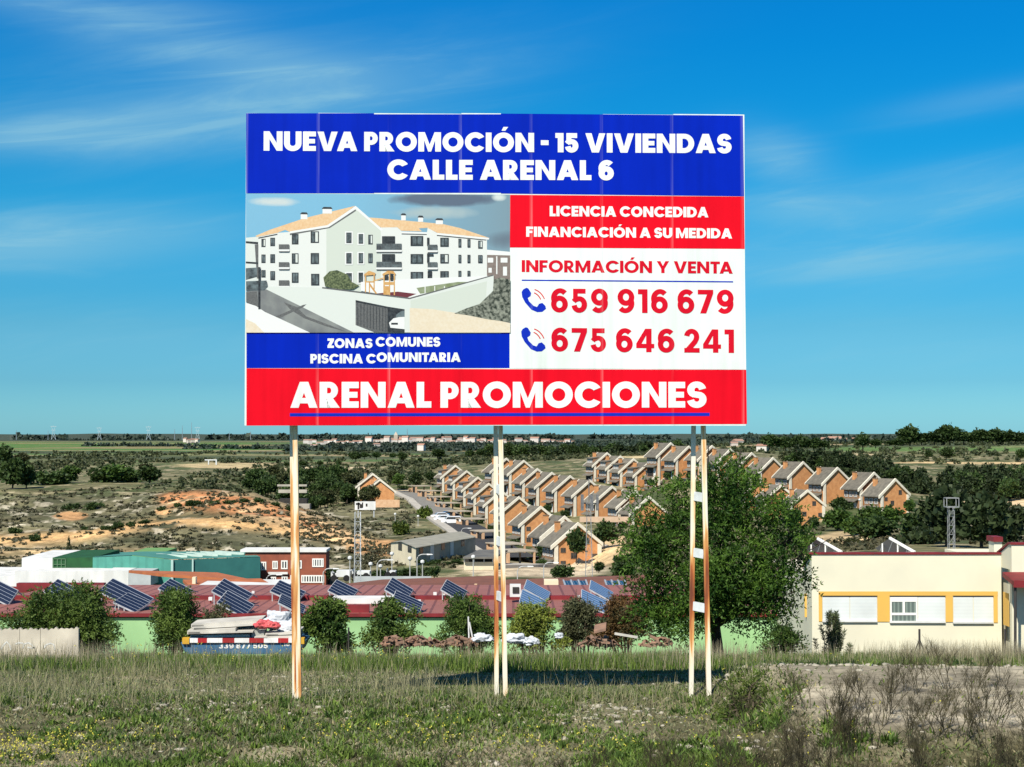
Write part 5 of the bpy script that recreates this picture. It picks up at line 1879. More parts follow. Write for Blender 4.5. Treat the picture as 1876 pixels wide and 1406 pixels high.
m_mastg = mat('mast_grey', (.26, .27, .27), (.20, .21, .21), 3, rough=.6)


def lattice(name, px, y_top, y_foot, d, w_top, w_foot, lab, head=None, cat='mast', m=m_steel, seg=None, bar=.09):
    foot, top = P(px, y_foot, d), P(px, y_top, d)
    h = top.z - foot.z
    r = empty(name, foot, lab, cat)
    mb = MB()
    seg = seg or max(6, int(h / 1.1))
    cor = [(-1, -1), (1, -1), (1, 1), (-1, 1)]
    lv = []
    for i in range(seg + 1):
        t = i / seg
        w = (w_foot + (w_top - w_foot) * t) / 2
        lv.append([Vector((foot.x + sx * w, foot.y + sy * w, foot.z + h * t)) for sx, sy in cor])
    for k in range(4):
        mb.bar(lv[0][k], lv[-1][k], bar * 1.2, m)
        for i in range(seg):
            mb.bar(lv[i][k], lv[i + 1][(k + 1) % 4], bar * .7, m)
            mb.bar(lv[i][k], lv[i][(k + 1) % 4], bar * .6, m)
    mb.build('lattice', r)
    if head:
        head(r, top, m)
    return r


def head_lamps(r, top, m):
    mb = MB()
    mb.box((top.x - .9, top.y - .5, top.z - .05), (top.x + .9, top.y + .5, top.z + .05), m)
    mb.build('platform', r)
    MB().box((top.x - .85, top.y - .45, top.z + .2), (top.x + .85, top.y - .3, top.z + 1.0), mat('floodlight_grey', (.35, .36, .36))).build('floodlight', r)


def head_aerials(r, top, m):
    dk = mat('aerial_grey', (.10, .105, .11), (.16, .165, .17), 4)
    MB().tube([top, top + Vector((0, 0, 2.2))], .06, dk).build('rod', r)
    for k in range(5):
        a = k * 2 * math.pi / 5
        p = top + Vector((math.cos(a) * .9, math.sin(a) * .9, -.4))
        MB().box((p.x - .14, p.y - .1, p.z - .8), (p.x + .14, p.y + .1, p.z + .9), dk).build('aerial', r)
    MB().box((top.x - .9, top.y - .05, top.z - .5), (top.x + .9, top.y + .05, top.z - .4), dk).build('bracket', r)


def head_box(r, top, m):
    mb = MB()
    for s in ((-.42, -.3), (.42, .3)):
        pass
    w, d_, h = .42, .35, .62
    for x in (-w, w):
        for y in (-d_, d_):
            mb.bar((top.x + x, top.y + y, top.z), (top.x + x, top.y + y, top.z + h), .05, m)
    for z in (0, h):
        for y in (-d_, d_):
            mb.bar((top.x - w, top.y + y, top.z + z), (top.x + w, top.y + y, top.z + z), .06, m)
        for x in (-w, w):
            mb.bar((top.x + x, top.y - d_, top.z + z), (top.x + x, top.y + d_, top.z + z), .06, m)
    mb.build('cage', r)


lattice('lattice_mast', 655, 938, 1064, 180, .62, .70, 'grey square lattice mast standing in front of the cream warehouse yard', bar=.045)
lattice('lattice_mast', 1079, 915, 1058, 170, .35, .75, 'slim lattice aerial mast left of the big tree', head_aerials, bar=.04, m=m_mastg)
lattice('lattice_mast', 1743, 929, 1030, 110, .36, .42, 'lattice mast with square cage top behind the cream building', head_box, bar=.032, m=m_mastg)

m_pole = mat('lamp_post_grey', (.40, .41, .40), (.34, .35, .34), 2, rough=.5)
for i, (px, y0_, y1_, d, arm, txt) in enumerate(((691, 1026, 1066, 200, 1, 'with curved arm by the low grey wall'), (679, 1037, 1062, 205, 0, 'short, left of the curved arm post'), (697, 1041, 1066, 205, 0, 'short, right of the curved arm post'),
                                            (641, 1026, 1070, 200, 0, 'plain, beside the lattice mast'), (592, 1042, 1076, 205, 1, 'at the corner of the brick office'), (488, 1053, 1076, 205, 1, 'in front of the brick office'),
                                            (718, 1018, 1062, 215, 0, 'in front of the cream gable'), (751, 1027, 1064, 205, 0, 'below the cream gable'), (764, 1016, 1066, 210, 1, 'at the corner of the warehouse'),
                                            (774, 1033, 1064, 205, 0, 'below the grey warehouse side'), (867, 1024, 1064, 205, 0, 'by the open shed'), (948, 1038, 1066, 205, 1, 'on the pale bank right of the middle post'),
                                            (996, 1031, 1062, 215, 1, 'below the end house of the street row'), (845, 968, 998, 320, 1, 'at the kerb beside the white van'), (766, 948, 992, 345, 0, 'on the slope above the warehouse'), (724, 944, 986, 350, 0, 'left on the slope above the warehouse'), (1575, 918, 947, 330, 0, 'by the last house of the crest row'))):
    f0, t0 = P(px, y1_, d), P(px, y0_, d)
    r = empty('street_lamp', f0, 'street lamp ' + txt, 'street lamp', 'grey street lamps')
    mb = MB()
    if arm:
        pts = [f0, Vector((t0.x, t0.y, t0.z - .7))] + [Vector((t0.x + .75 * (1 - math.cos(a)), t0.y, t0.z - .7 + .7 * math.sin(a))) for a in (.4, .8, 1.2, 1.57)] + [Vector((t0.x + 1.4, t0.y, t0.z))]
        mb.tube(pts, .075, m_pole)
        e = pts[-1]
    else:
        mb.tube([f0, t0], [.09, .06], m_pole)
        e = t0
    mb.build('pole', r)
    hd = MB()
    if arm:
        hd.hull8([e + Vector(q) for q in ((-.1, -.15, -.08), (.7, -.15, -.05), (.7, .15, -.05), (-.1, .15, -.08), (-.1, -.12, .08), (.6, -.12, .06), (.6, .12, .06), (-.1, .12, .08))], m_whiter)
    else:
        hd.tube([e + Vector((0, 0, -.05)), e + Vector((0, 0, .15)), e + Vector((0, 0, .4)), e + Vector((0, 0, .5))], [.1, .28, .26, .05], m_whiter, n=8)
    hd.build('lamp_head', r)

m_pyl = mat('pylon_pale', (.36, .44, .48), rough=.5)
for i, (px, y0_, d) in enumerate(((98, 780, 4200), (182, 783, 4400), (272, 781, 4300), (362, 782, 4500))):
    f0, t0 = P(px, 806, d), P(px, y0_, d)
    r = empty('power_pylon', f0, 'pale power pylon on the horizon, %s of four from the left edge' % ORD[i], 'pylon', 'power pylons on the horizon')
    h = t0.z - f0.z
    mb = MB()
    for s in (-1, 1):
        mb.bar(f0 + Vector((s * h * .16, 0, 0)), t0 + Vector((s * h * .03, 0, -h * .35)), .75, m_pyl)
        mb.bar(t0 + Vector((s * h * .03, 0, -h * .35)), t0 + Vector((s * h * .15, 0, -h * .05)), .7, m_pyl)
        mb.bar(f0 + Vector((s * h * .16, 0, 0)), f0 + Vector((-s * h * .09, 0, h * .4)), .5, m_pyl)
    mb.bar(t0 + Vector((-h * .22, 0, -h * .06)), t0 + Vector((h * .22, 0, -h * .06)), .8, m_pyl)
    mb.bar(t0 + Vector((-h * .16, 0, -h * .32)), t0 + Vector((h * .16, 0, -h * .32)), .8, m_pyl)
    mb.build('lattice', r)
    MB().bar(t0 + Vector((0, 0, -h * .1)), t0, .9, m_pyl).build('peak', r)
m_mast = mat('far_mast', (.20, .24, .27), rough=.6)
for i, (px, y0_, d) in enumerate(((320, 786, 5000), (334, 780, 5200), (351, 774, 5400), (30, 788, 5000), (88, 789, 5000), (746, 786, 3600), (459, 790, 5000), (420, 791, 5200))):
    f0, t0 = P(px, 806, d), P(px, y0_, d)
    o = MB().tube([f0, t0], [1.3, .5], m_mast, n=5).build('radio_mast')
    tag(o, 'thin dark mast rising from the distant skyline', 'mast', 'thin masts on the skyline')

# ------------------------------------------------------------------ the distant town
m_town = mat('town_wall', (.66, .62, .56), (.52, .46, .40), .02, rand=.15)
m_townr = mat('town_roof', (.36, .20, .14), (.27, .18, .14), .02, rand=.2)
rng = random.Random(4)
thouse = None
TOWN = [(560 + i * 7.6, rng.uniform(807, 813), 3300 + rng.uniform(0, 700)) for i in range(14)] + [(676 + i * 5.4 + rng.uniform(-2, 2), rng.uniform(804.5, 812), 3000 + rng.uniform(0, 900)) for i in range(46)] + [(930 + i * 10, rng.uniform(805, 811), 3200 + rng.uniform(0, 600)) for i in range(13)] + [(1512 + i * 8.5, rng.uniform(810, 812.5), 1700) for i in range(7)] + [(340 + i * 4, 806 + i % 3, 4200) for i in range(6)] + [(1345, 816, 1200), (1352, 814, 1300), (1397, 824, 900), (575, 817, 2400), (690, 817, 2200), (772, 820, 1500)]
for px, py, d in TOWN:
    p = P(px, py + 2.2, d)
    if thouse is None:
        thouse = empty('town_house', p, 'small pale house with reddish roof in the distant town', 'house', 'houses of the distant town')
        MB().box((-5, -4, -3), (5, 4, 5.0), m_town).build('wall', thouse, local=True)
        MB().prism([(-5.4, -4.4, 5.0), (-5.4, 4.4, 5.0), (-5.4, 0, 7.4)], (10.8, 0, 0), m_townr).build('roof', thouse, local=True)
        h = thouse
    else:
        h = copy_tree(thouse)
    h.location = p
    k = rng.uniform(.7, 1.25) * (d / 3500) ** .35
    h.scale = (k * rng.uniform(.8, 1.7), k, k * rng.uniform(.7, 1.1))
    h.rotation_euler = (0, 0, rng.uniform(-.7, .7))
ch = empty('church', P(725, 812, 3300), 'pale church with square tower on the skyline below the billboard', 'church')
c0 = P(725, 812, 3300)
MB().box((c0.x - 4, 3300, c0.z - 4), (c0.x + 4, 3308, c0.z + 17), mat('church_stone', (.40, .35, .28))).build('tower', ch)
MB().prism([(c0.x - 4, 3300, c0.z + 17), (c0.x + 4, 3300, c0.z + 17), (c0.x, 3304, c0.z + 24)], (0, 8, 0), mat('church_stone', (1, 1, 1))).build('spire', ch)
MB().box((c0.x + 5, 3302, c0.z - 4), (c0.x + 26, 3312, c0.z + 7), m_town).build('nave', ch)
MB().prism([(c0.x + 5, 3301, c0.z + 7), (c0.x + 5, 3313, c0.z + 7), (c0.x + 5, 3307, c0.z + 11)], (21, 0, 0), m_townr).build('roof', ch)

# ------------------------------------------------------------------ foliage
def leaves_at(rng, pts, dirs, L_, Wd, jitter=.6, shape='diamond'):
    """one small four-cornered leaf per point: verts (4n,3)"""
    n = len(pts)
    d = dirs + rng.normal(0, jitter, (n, 3))
    d /= np.linalg.norm(d, axis=1, keepdims=True) + 1e-9
    r = rng.normal(0, 1, (n, 3))
    s = np.cross(d, r)
    s /= np.linalg.norm(s, axis=1, keepdims=True) + 1e-9
    l = (L_ * rng.uniform(.65, 1.25, n))[:, None]
    w = (Wd * rng.uniform(.7, 1.2, n))[:, None]
    if shape == 'diamond':
        v = np.stack([pts, pts + d * l * .45 + s * w * .5, pts + d * l, pts + d * l * .45 - s * w * .5], 1)
    else:
        v = np.stack([pts - d * l * .5 - s * w * .5, pts + d * l * .5 - s * w * .5, pts + d * l * .5 + s * w * .5, pts - d * l * .5 + s * w * .5], 1)
    return v.reshape(-1, 3)


def sample_blobs(rng, blobs, n, shell=.45):
    b = np.array(blobs, float)
    w = (b[:, 3] * b[:, 4] * b[:, 5]) ** .75
    k = rng.choice(len(b), n, p=w / w.sum())
    u = rng.normal(0, 1, (n, 3))
    u /= np.linalg.norm(u, axis=1, keepdims=True)
    rad = rng.uniform(shell ** 2, 1, n) ** .5
    # lumps on lumps: the surface wobbles so that outlines are ragged
    wob = 1 + .28 * np.sin(u[:, 0] * 5 + k * 1.7) * np.sin(u[:, 1] * 4 + k) + .18 * np.sin(u[:, 2] * 9 + k * 2.3)
    return b[k, :3] + u * b[k, 3:6] * (rad * wob)[:, None], u, k


def clumped(rng, blobs, k=7, rel=.42):
    """each lump of crown broken into smaller clumps over its surface, with gaps between"""
    out = []
    for b in blobs:
        for _ in range(k):
            u = rng.normal(0, 1, 3)
            u /= np.linalg.norm(u)
            r_ = rng.uniform(.7, 1.25) * rel
            out.append((b[0] + u[0] * b[3] * .72, b[1] + u[1] * b[4] * .72, b[2] + u[2] * b[5] * .72, b[3] * r_, b[4] * r_, b[5] * r_ * .8))
        out.append((b[0], b[1], b[2], b[3] * .5, b[4] * .5, b[5] * .5))
    return out


def leaf_mesh(name, v, m, parent=None):
    return np_mesh(name, v, np.arange(len(v)), 4, [m], parent=parent)


L_DARK = leaf_mat('leaf_dark', (.018, .042, .011), (.062, .100, .025), 1.2)
L_OLIVE = leaf_mat('leaf_olive', (.030, .040, .014), (.085, .095, .035), 1.5)
L_GREEN = leaf_mat('leaf_green', (.020, .050, .010), (.075, .130, .022), 1.2)
L_PINE = leaf_mat('leaf_pine', (.014, .028, .011), (.044, .064, .022), .8)
L_BRIGHT = leaf_mat('leaf_bright', (.045, .080, .012), (.13, .17, .03), 1.5)
L_BIG = leaf_mat('leaf_big_tree', (.015, .050, .006), (.100, .190, .024), 1.3, trans=.30, rand=0)
L_SHRUB = leaf_mat('leaf_shrub', (.028, .066, .012), (.135, .205, .040), 1.4, trans=.28, rand=.1)
L_DULL = leaf_mat('leaf_dull', (.045, .055, .025), (.13, .135, .065), 1.8, trans=.25, rand=.1)
m_bark = mat('bark', (.075, .058, .042), (.035, .028, .022), 6, rough=.95)
m_twig = mat('dry_twig', (.12, .095, .06), (.06, .048, .034), 5, rough=.95)

RNG = np.random.default_rng(11)


def proto_tree(name, kind, m):
    """unit-size plant (about 1 wide, 1 high) with trunk and crown parts"""
    r = empty(name, (0, 0, 0))
    rng = RNG
    if kind == 'broad':
        blobs = [(rng.uniform(-.26, .26), rng.uniform(-.26, .26), rng.uniform(.42, .78), *(rng.uniform(.16, .27) * np.array([1, 1, .85]))) for _ in range(10)] + [(0, 0, .62, .3, .3, .32), (.1, 0, .35, .3, .3, .15), (-.12, .05, .36, .28, .28, .15)]
        n, ll, ww, tr = 1300, .10, .07, .40
    elif kind == 'bush':
        blobs = [(rng.uniform(-.32, .32), rng.uniform(-.32, .32), rng.uniform(.22, .62), *(rng.uniform(.15, .26) * np.array([1, 1, 1.1]))) for _ in range(11)] + [(0, 0, .38, .42, .42, .36)]
        n, ll, ww, tr = 1000, .11, .075, .2
    elif kind == 'pine':
        blobs = [(rng.uniform(-.24, .24) * (1.1 - z), rng.uniform(-.24, .24) * (1.1 - z), z, .36 * (1.12 - z) + .09, .36 * (1.12 - z) + .09, .13) for z in np.linspace(.18, .9, 12)]
        n, ll, ww, tr = 1500, .12, .06, .8
    elif kind == 'cypress':
        blobs = [(rng.uniform(-.06, .06), rng.uniform(-.06, .06), z, .40 * (1.05 - z) ** .6 + .05, .40 * (1.05 - z) ** .6 + .05, .12) for z in np.linspace(.1, .93, 9)]
        n, ll, ww, tr = 500, .08, .07, .8
    else:
        blobs = [(rng.uniform(-.26, .26), rng.uniform(-.26, .26), rng.uniform(.32, .72), *(rng.uniform(.2, .3) * np.array([1, 1, .9]))) for _ in range(6)] + [(0, 0, .35, .36, .36, .3)]
        n, ll, ww, tr = 230, .17, .12, .3
    p, u, k = sample_blobs(rng, blobs, n)
    v = leaves_at(rng, p, u + np.array([0, 0, .3]), ll, ww, .7, 'quad')
    leaf_mesh('crown', v, m, r)
    mb = MB()
    mb.tube([(0, 0, -.12), (.02, .0, tr * .4), (.0, .02, tr)], [.035, .026, .012], m_bark, n=5)
    if kind in ('broad', 'bush'):
        for i in range(4):
            b = blobs[i]
            mb.tube([(.01, 0, tr * .5), (b[0] * .5, b[1] * .5, tr * .5 + (b[2] - tr * .5) * .6), (b[0], b[1], b[2])], [.016, .010, .004], m_bark, n=4)
    mb.build('trunk', r, local=True)
    return r


PT = {}
PSTATE = {}
for nm, kind, m in (('broad_dark', 'broad', L_DARK), ('broad_green', 'broad', L_GREEN), ('broad_olive', 'broad', L_OLIVE), ('bush_dark', 'bush', L_DARK), ('bush_olive', 'bush', L_OLIVE),
                    ('bush_bright', 'bush', L_BRIGHT), ('pine', 'pine', L_PINE), ('cypress', 'cypress', L_PINE), ('broad_pine', 'broad', L_PINE), ('far_dark', 'far', L_PINE)):
    base = {'broad': 'tree', 'bush': 'bush', 'pine': 'conifer', 'cypress': 'cypress', 'far': 'far_tree'}[kind]
    PT[nm] = [proto_tree(base, kind, m), proto_tree(base, kind, m)] if kind != 'cypress' else [proto_tree(base, kind, m)]
TRNG = random.Random(8)


def plant(kind, px, yb, w, h, d, label, group=None, cat=None, sink=.06, onground=True):
    """plant whose foot is seen at (px, yb) and which looks w x h photo pixels large at distance d"""
    k = TRNG.randrange(len(PT[kind]))
    pr = PT[kind][k]
    p = P(px, yb, d)
    if onground:
        g = gz(p.x, p.y)
        if abs(g - p.z) < 6:
            h = max(h * .6, h + (p.z - g) * F / d * 0.0)
            p.z = min(p.z, g + 1.2) if g < p.z else g - .2
    o = pr if (kind, k) not in PSTATE else copy_tree(pr)
    PSTATE[(kind, k)] = 1
    o.location = (p.x, p.y, p.z - sink * h / F * d)
    o.scale = (w / F * d, w / F * d, h / F * d * (1 + sink))
    o.rotation_euler = (0, 0, TRNG.uniform(0, 6.28))
    tag(o, label, cat or {'b': 'tree'}.get(kind[0], 'tree') if not kind.startswith('bush') else 'bush', group)
    return o


# --- named plants of the middle distance: (kind, px, foot py, w, h, d, label, group)
MID = [('broad_dark', 8, 850, 34, 28, 690, 'dark round tree cut by the left edge above the scrub', None), ('broad_olive', 40, 851, 20, 17, 690, 'small olive tree beside the dark round tree at the left edge', None),
       ('broad_dark', 22, 902, 46, 48, 445, 'tall dark tree clump at the left edge above the pale rocks', None), ('broad_dark', 48, 900, 34, 38, 450, 'second dark tree of the clump at the left edge', None),
       ('bush_dark', 96, 894, 50, 26, 470, 'low dark bush left of the wide green thicket', None), ('broad_green', 126, 890, 36, 26, 480, 'green tree just left of the wide thicket', None),
       ('bush_dark', 190, 888, 40, 24, 480, 'left end of the wide dark green thicket', None), ('broad_green', 214, 888, 52, 28, 478, 'middle of the wide green thicket on the plain', None), ('bush_dark', 238, 887, 40, 24, 480, 'right end of the wide dark green thicket', None),
       ('broad_dark', 274, 891, 40, 28, 470, 'dark tree standing right of the wide thicket', None), ('broad_olive', 268, 872, 26, 18, 520, 'dull olive tree behind the dark tree right of the thicket', None),
       ('bush_dark', 130, 945, 32, 18, 385, 'round dark bush alone on the grassy hill, left of a pair', None), ('bush_dark', 166, 943, 28, 18, 380, 'larger of the two bushes on the grassy hill', None), ('bush_dark', 184, 938, 22, 15, 385, 'smaller upper bush of the pair on the grassy hill', None),
       ('cypress', 126, 1017, 13, 30, 290, 'narrow upright cypress above the white factory', None), ('bush_dark', 65, 994, 26, 16, 320, 'dark bush on the lower ochre bank at left', None),
       ('bush_dark', 735, 984, 32, 30, 330, 'dull green bush on the slope below the sign board', None), ('bush_bright', 735, 985, 34, 30, 325, 'bright yellow green bush on the slope above the warehouse', None), ('bush_bright', 779, 956, 30, 28, 375, 'bright green bush at the street verge', None),
       ('broad_olive', 720, 872, 26, 22, 505, 'olive tree behind the detached pair of houses', None), ('broad_green', 729, 884, 28, 26, 480, 'green tree right of the detached pair of houses', None), ('broad_dark', 760, 888, 26, 32, 475, 'dark round tree at the head of the street', None), ('broad_dark', 788, 880, 22, 20, 500, 'small dark tree by the top of the street row', None),
       ('bush_dark', 740, 893, 22, 9, 468, 'low dark hedge at the bend of the street', None),
       ('broad_dark', 1056, 1021, 44, 58, 252, 'large dark tree before the last house of the street row', None), ('broad_dark', 1106, 1000, 46, 50, 262, 'dark tree on the rocky bank left of the aerial mast', None), ('bush_dark', 1033, 1058, 46, 30, 205, 'dark bush beside the pale lane', None),
       ('broad_dark', 993, 1005, 24, 28, 275, 'small dark tree in the yard of the end house', None), ('bush_dark', 1097, 1046, 22, 20, 215, 'small bush at the foot of the rocky bank', None), ('broad_dark', 1142, 1054, 62, 60, 190, 'dark tree on the bank touching the big tree', None), ('bush_olive', 1120, 985, 26, 18, 262, 'olive bush on top of the rocky bank', None),
       ('broad_dark', 1456, 981, 36, 36, 325, 'dark tree between the big tree and the short brick row', None), ('broad_dark', 1492, 978, 30, 26, 320, 'dark round bush in front of the short brick row', None), ('broad_green', 1535, 988, 62, 46, 305, 'wide green tree below the crest row', None),
       ('bush_dark', 1580, 976, 40, 32, 315, 'dark bush left of the concrete wall', None), ('broad_green', 1600, 982, 52, 46, 308, 'green tree in front of the concrete wall', None), ('broad_green', 1630, 980, 46, 42, 310, 'second green tree in front of the concrete wall', None),
       ('broad_dark', 1604, 1012, 92, 52, 262, 'broad dark tree behind the cream building, left of the cage mast', None), ('bush_bright', 1480, 1015, 44, 40, 240, 'yellow green bush at the left end of the cream building', None), ('bush_olive', 1562, 1008, 30, 18, 258, 'small olive bush on the sandy bank', None), ('broad_green', 1560, 1000, 40, 40, 285, 'green tree on the sandy bank behind the cream building', None),
       ('broad_dark', 1672, 1014, 70, 60, 250, 'dark tree left of the large pines', None), ('broad_pine', 1736, 1022, 116, 118, 225, 'large dark pine directly behind the cage mast', None), ('broad_pine', 1800, 1022, 120, 108, 220, 'broad pine right of the cage mast', None), ('broad_pine', 1850, 1016, 84, 90, 228, 'pine behind the red capped chimney', None), ('broad_olive', 1868, 960, 30, 34, 330, 'bright shrub at the right edge on the sandy lot', None), ('pine', 1698, 1016, 76, 84, 240, 'pine left of the cage mast', None),
       ('broad_green', 1666, 942, 24, 30, 335, 'small green tree beside the last house of the crest row', None), ('broad_dark', 1536, 940, 34, 32, 345, 'dark tree between the crest row and the short row', None)]
for (k, px, yb, w, h, d, lab, grp) in MID:
    if px < 300 and d > 400:
        w, h = w * 1.35, h * 1.35
    plant(k, px, yb, w, h, d, lab, grp)
for i in range(12):
    plant('bush_dark', 606 + i * 17 + TRNG.uniform(-5, 5), 1058 + TRNG.uniform(-4, 2), TRNG.uniform(20, 34), TRNG.uniform(13, 24), 212 + TRNG.uniform(-3, 8), 'dark hedge bush in the yard between brick office and cream warehouse', 'hedge bushes in the yard')
for i in range(7):
    plant('bush_dark', 772 + i * 13, 1034 + TRNG.uniform(-2, 2), 22, TRNG.uniform(6, 10), 246, 'low hedge bush along the foot of the grey warehouse side', 'hedge bushes at the warehouse')
# hedge row of small bushes along the lower bank of the badland hill
for i, (px, yb) in enumerate(((24, 992), (160, 994), (192, 972), (203, 994), (218, 968), (240, 966), (266, 960), (296, 955), (326, 949), (348, 940), (362, 951), (392, 950), (420, 952), (448, 953), (472, 953), (505, 952), (532, 955), (30, 1002), (352, 925))):
    plant('bush_dark', px, yb, TRNG.uniform(16, 26), TRNG.uniform(9, 15), 362 if yb < 960 else 335, 'small dark bush on the bare slope of the ochre hill', 'small bushes on the ochre hill')
# trees crowding the gully behind the left post
for i in range(34):
    t = TRNG.random()
    px, yb = 455 + 195 * t, TRNG.uniform(878, 925) - 14 * t
    plant(TRNG.choice(['broad_dark', 'broad_dark', 'bush_dark', 'broad_olive']), px, yb, TRNG.uniform(30, 46), TRNG.uniform(24, 38), 430 + (920 - yb) * 1.8, 'dark tree in the gully between the ochre hill and the detached houses', 'trees in the gully behind the left post')
for i in range(16):
    px = TRNG.uniform(575, 700)
    plant(TRNG.choice(['broad_dark', 'broad_olive']), px, 905 + TRNG.uniform(-6, 36) - (px - 575) * .05, TRNG.uniform(22, 34), TRNG.uniform(20, 32), 415 + TRNG.uniform(0, 25), 'tree on the bank left of the detached houses', 'trees in the gully behind the left post')
# the wood beyond the houses
for i in range(44):
    px = 890 + i * 8.2 + TRNG.uniform(-4, 4)
    plant(TRNG.choice(['broad_dark', 'far_dark', 'broad_dark']), px, 838 + TRNG.uniform(-4, 2), TRNG.uniform(20, 36), TRNG.uniform(14, 26), 790 + TRNG.uniform(-30, 60), 'dark tree of the wood beyond the brick houses', 'trees of the wood beyond the houses')
for px, yb, w, h in ((652, 838, 26, 18), (690, 829, 20, 13), (738, 842, 20, 18), (802, 833, 30, 19), (646, 829, 24, 12), (668, 827, 20, 12), (860, 836, 22, 14), (880, 834, 24, 15), (720, 828, 16, 10), (586, 851, 16, 9), (555, 852, 18, 10), (526, 852, 14, 8), (620, 850, 14, 9), (770, 846, 12, 8), (815, 851, 14, 7)):
    plant('broad_dark', px, yb, w, h, 880 - (yb - 827) * 8, 'dark field tree on the plain between the posts', 'field trees on the plain between the posts')
# crest trees on the right skyline
for px, y0_, y1_, w in ((1409, 798, 822, 34), (1440, 802, 824, 28), (1466, 800, 824, 34), (1490, 804, 824, 26), (1510, 808, 822, 18), (1581, 797, 820, 30), (1604, 806, 818, 22), (1640, 804, 815, 30)):
    plant('broad_dark', px, y1_ + 1, w * 1.3, (y1_ - y0_) * 1.25, 900, 'dark tree on the plain behind the crest row of houses', 'trees behind the crest row')
for i, (px, y0_, y1_, w) in enumerate(((1667, 791, 821, 36), (1688, 797, 812, 26), (1712, 794, 812, 32), (1741, 784, 812, 38), (1766, 794, 811, 30), (1792, 791, 811, 32), (1810, 795, 811, 26), (1826, 790, 811, 32), (1848, 793, 811, 30), (1870, 796, 811, 26), (1654, 800, 814, 24), (1726, 799, 812, 24), (1780, 799, 811, 22), (1838, 800, 811, 22))):
    plant('broad_dark', px, y1_ + 2, w * 1.35, (y1_ - y0_) * 1.3 + 3, 960, 'dark round tree of the row on the right skyline', 'tree row on the right skyline')
for px, y0_, y1_, w, lab in ((1702, 815, 832, 17, 'small lone tree in the green field at right'), (1733, 808, 830, 30, 'large round tree standing in the green field at right'), (1869, 811, 832, 22, 'lone tree at the right edge in the green field')):
    plant('broad_dark', px, y1_, w, y1_ - y0_, 640, lab)
# dark conifer belt at right
for i in range(110):
    t = TRNG.random()
    px = 1455 + 440 * t
    yb = 868 + 46 * sstep(0, .6, t) + TRNG.uniform(-26, 2) * (.4 + t * .6)
    plant(TRNG.choice(['pine', 'broad_dark', 'pine', 'cypress']), px, yb, TRNG.uniform(30, 48), TRNG.uniform(28, 48), 500 - (yb - 868) * 1.6, 'dark conifer of the belt behind the sandy lot', 'conifer belt at right')
for px, y0_, y1_ in ((1604, 824, 866), (1617, 824, 864), (1631, 832, 866), (1775, 852, 900), (1840, 856, 900)):
    plant('cypress', px, y1_, 11, y1_ - y0_, 480, 'tall narrow cypress rising above the conifer belt', 'cypresses above the conifer belt')
for i in range(10):
    px = 1440 + i * 16
    plant('broad_olive', px, 868 - i * .5, 30, 24, 520, 'grey green tree behind the crest row of houses', 'trees behind the crest row')
# shrubs between the houses
for i, (rn, k) in enumerate([(a, b) for a in ('street', 'middle', 'top') for b in range(len(dict(street=ROW_STREET, middle=ROW_MIDDLE, top=ROW_TOP)[a]))]):
    row = dict(street=ROW_STREET, middle=ROW_MIDDLE, top=ROW_TOP)[rn]
    px, py, d = row[k]
    s = F / d
    plant('bush_dark', px - 5.5 * s + TRNG.uniform(-4, 4), py + 8.6 * s, 2.2 * s, 2.0 * s, d - 3, 'dark garden shrub in front of a brick house', 'garden shrubs among the brick houses')

# --- scrub and far tree belts: masses nobody could count


def scatter(name, plist, m, n_leaf=26, ll=.34, quad='quad', squash=.75):
    """many small bushes in one mesh: plist of (x, y, z, r, h)"""
    a = np.array(plist, float)
    n = len(a)
    rng = RNG
    u = rng.normal(0, 1, (n, n_leaf, 3))
    u /= np.linalg.norm(u, axis=2, keepdims=True)
    u[:, :, 2] = np.abs(u[:, :, 2])
    p = u * rng.uniform(.45, 1, (n, n_leaf, 1)) * np.stack([a[:, 3], a[:, 3], a[:, 4]], -1)[:, None, :]
    p = p + a[:, None, :3]
    sz = np.repeat(a[:, 3], n_leaf)
    pts = p.reshape(-1, 3)
    d = u.reshape(-1, 3) + rng.normal(0, .7, (n * n_leaf, 3))
    d /= np.linalg.norm(d, axis=1, keepdims=True)
    s = np.cross(d, rng.normal(0, 1, d.shape))
    s /= np.linalg.norm(s, axis=1, keepdims=True) + 1e-9
    l = (sz * ll)[:, None]
    v = np.stack([pts - d * l - s * l * .7, pts + d * l - s * l * .7, pts + d * l + s * l * .7, pts - d * l + s * l * .7], 1).reshape(-1, 3)
    return tag(leaf_mesh(name, v, m), kind='stuff')


def zs(x, y):
    return terrain_z(x, y)


r = RNG
# low scrub on the badland hill
n = 8500
d = 1 / r.uniform(1 / 440, 1 / 255, n)
px = r.uniform(-250, 760, n)
x = (px - 938) / F * d
keep = fbm(x * .09, d * .09, 3) + r.uniform(-.12, .12, n) > .50
x, d = x[keep], d[keep]
sz = r.uniform(.25, .75, len(x))
scatter('scrub', np.stack([x, d, zs(x, d) - .05, sz, sz * .8], -1), leaf_mat('leaf_scrub', (.035, .042, .02), (.11, .10, .055), .8, .1, 0), 16)
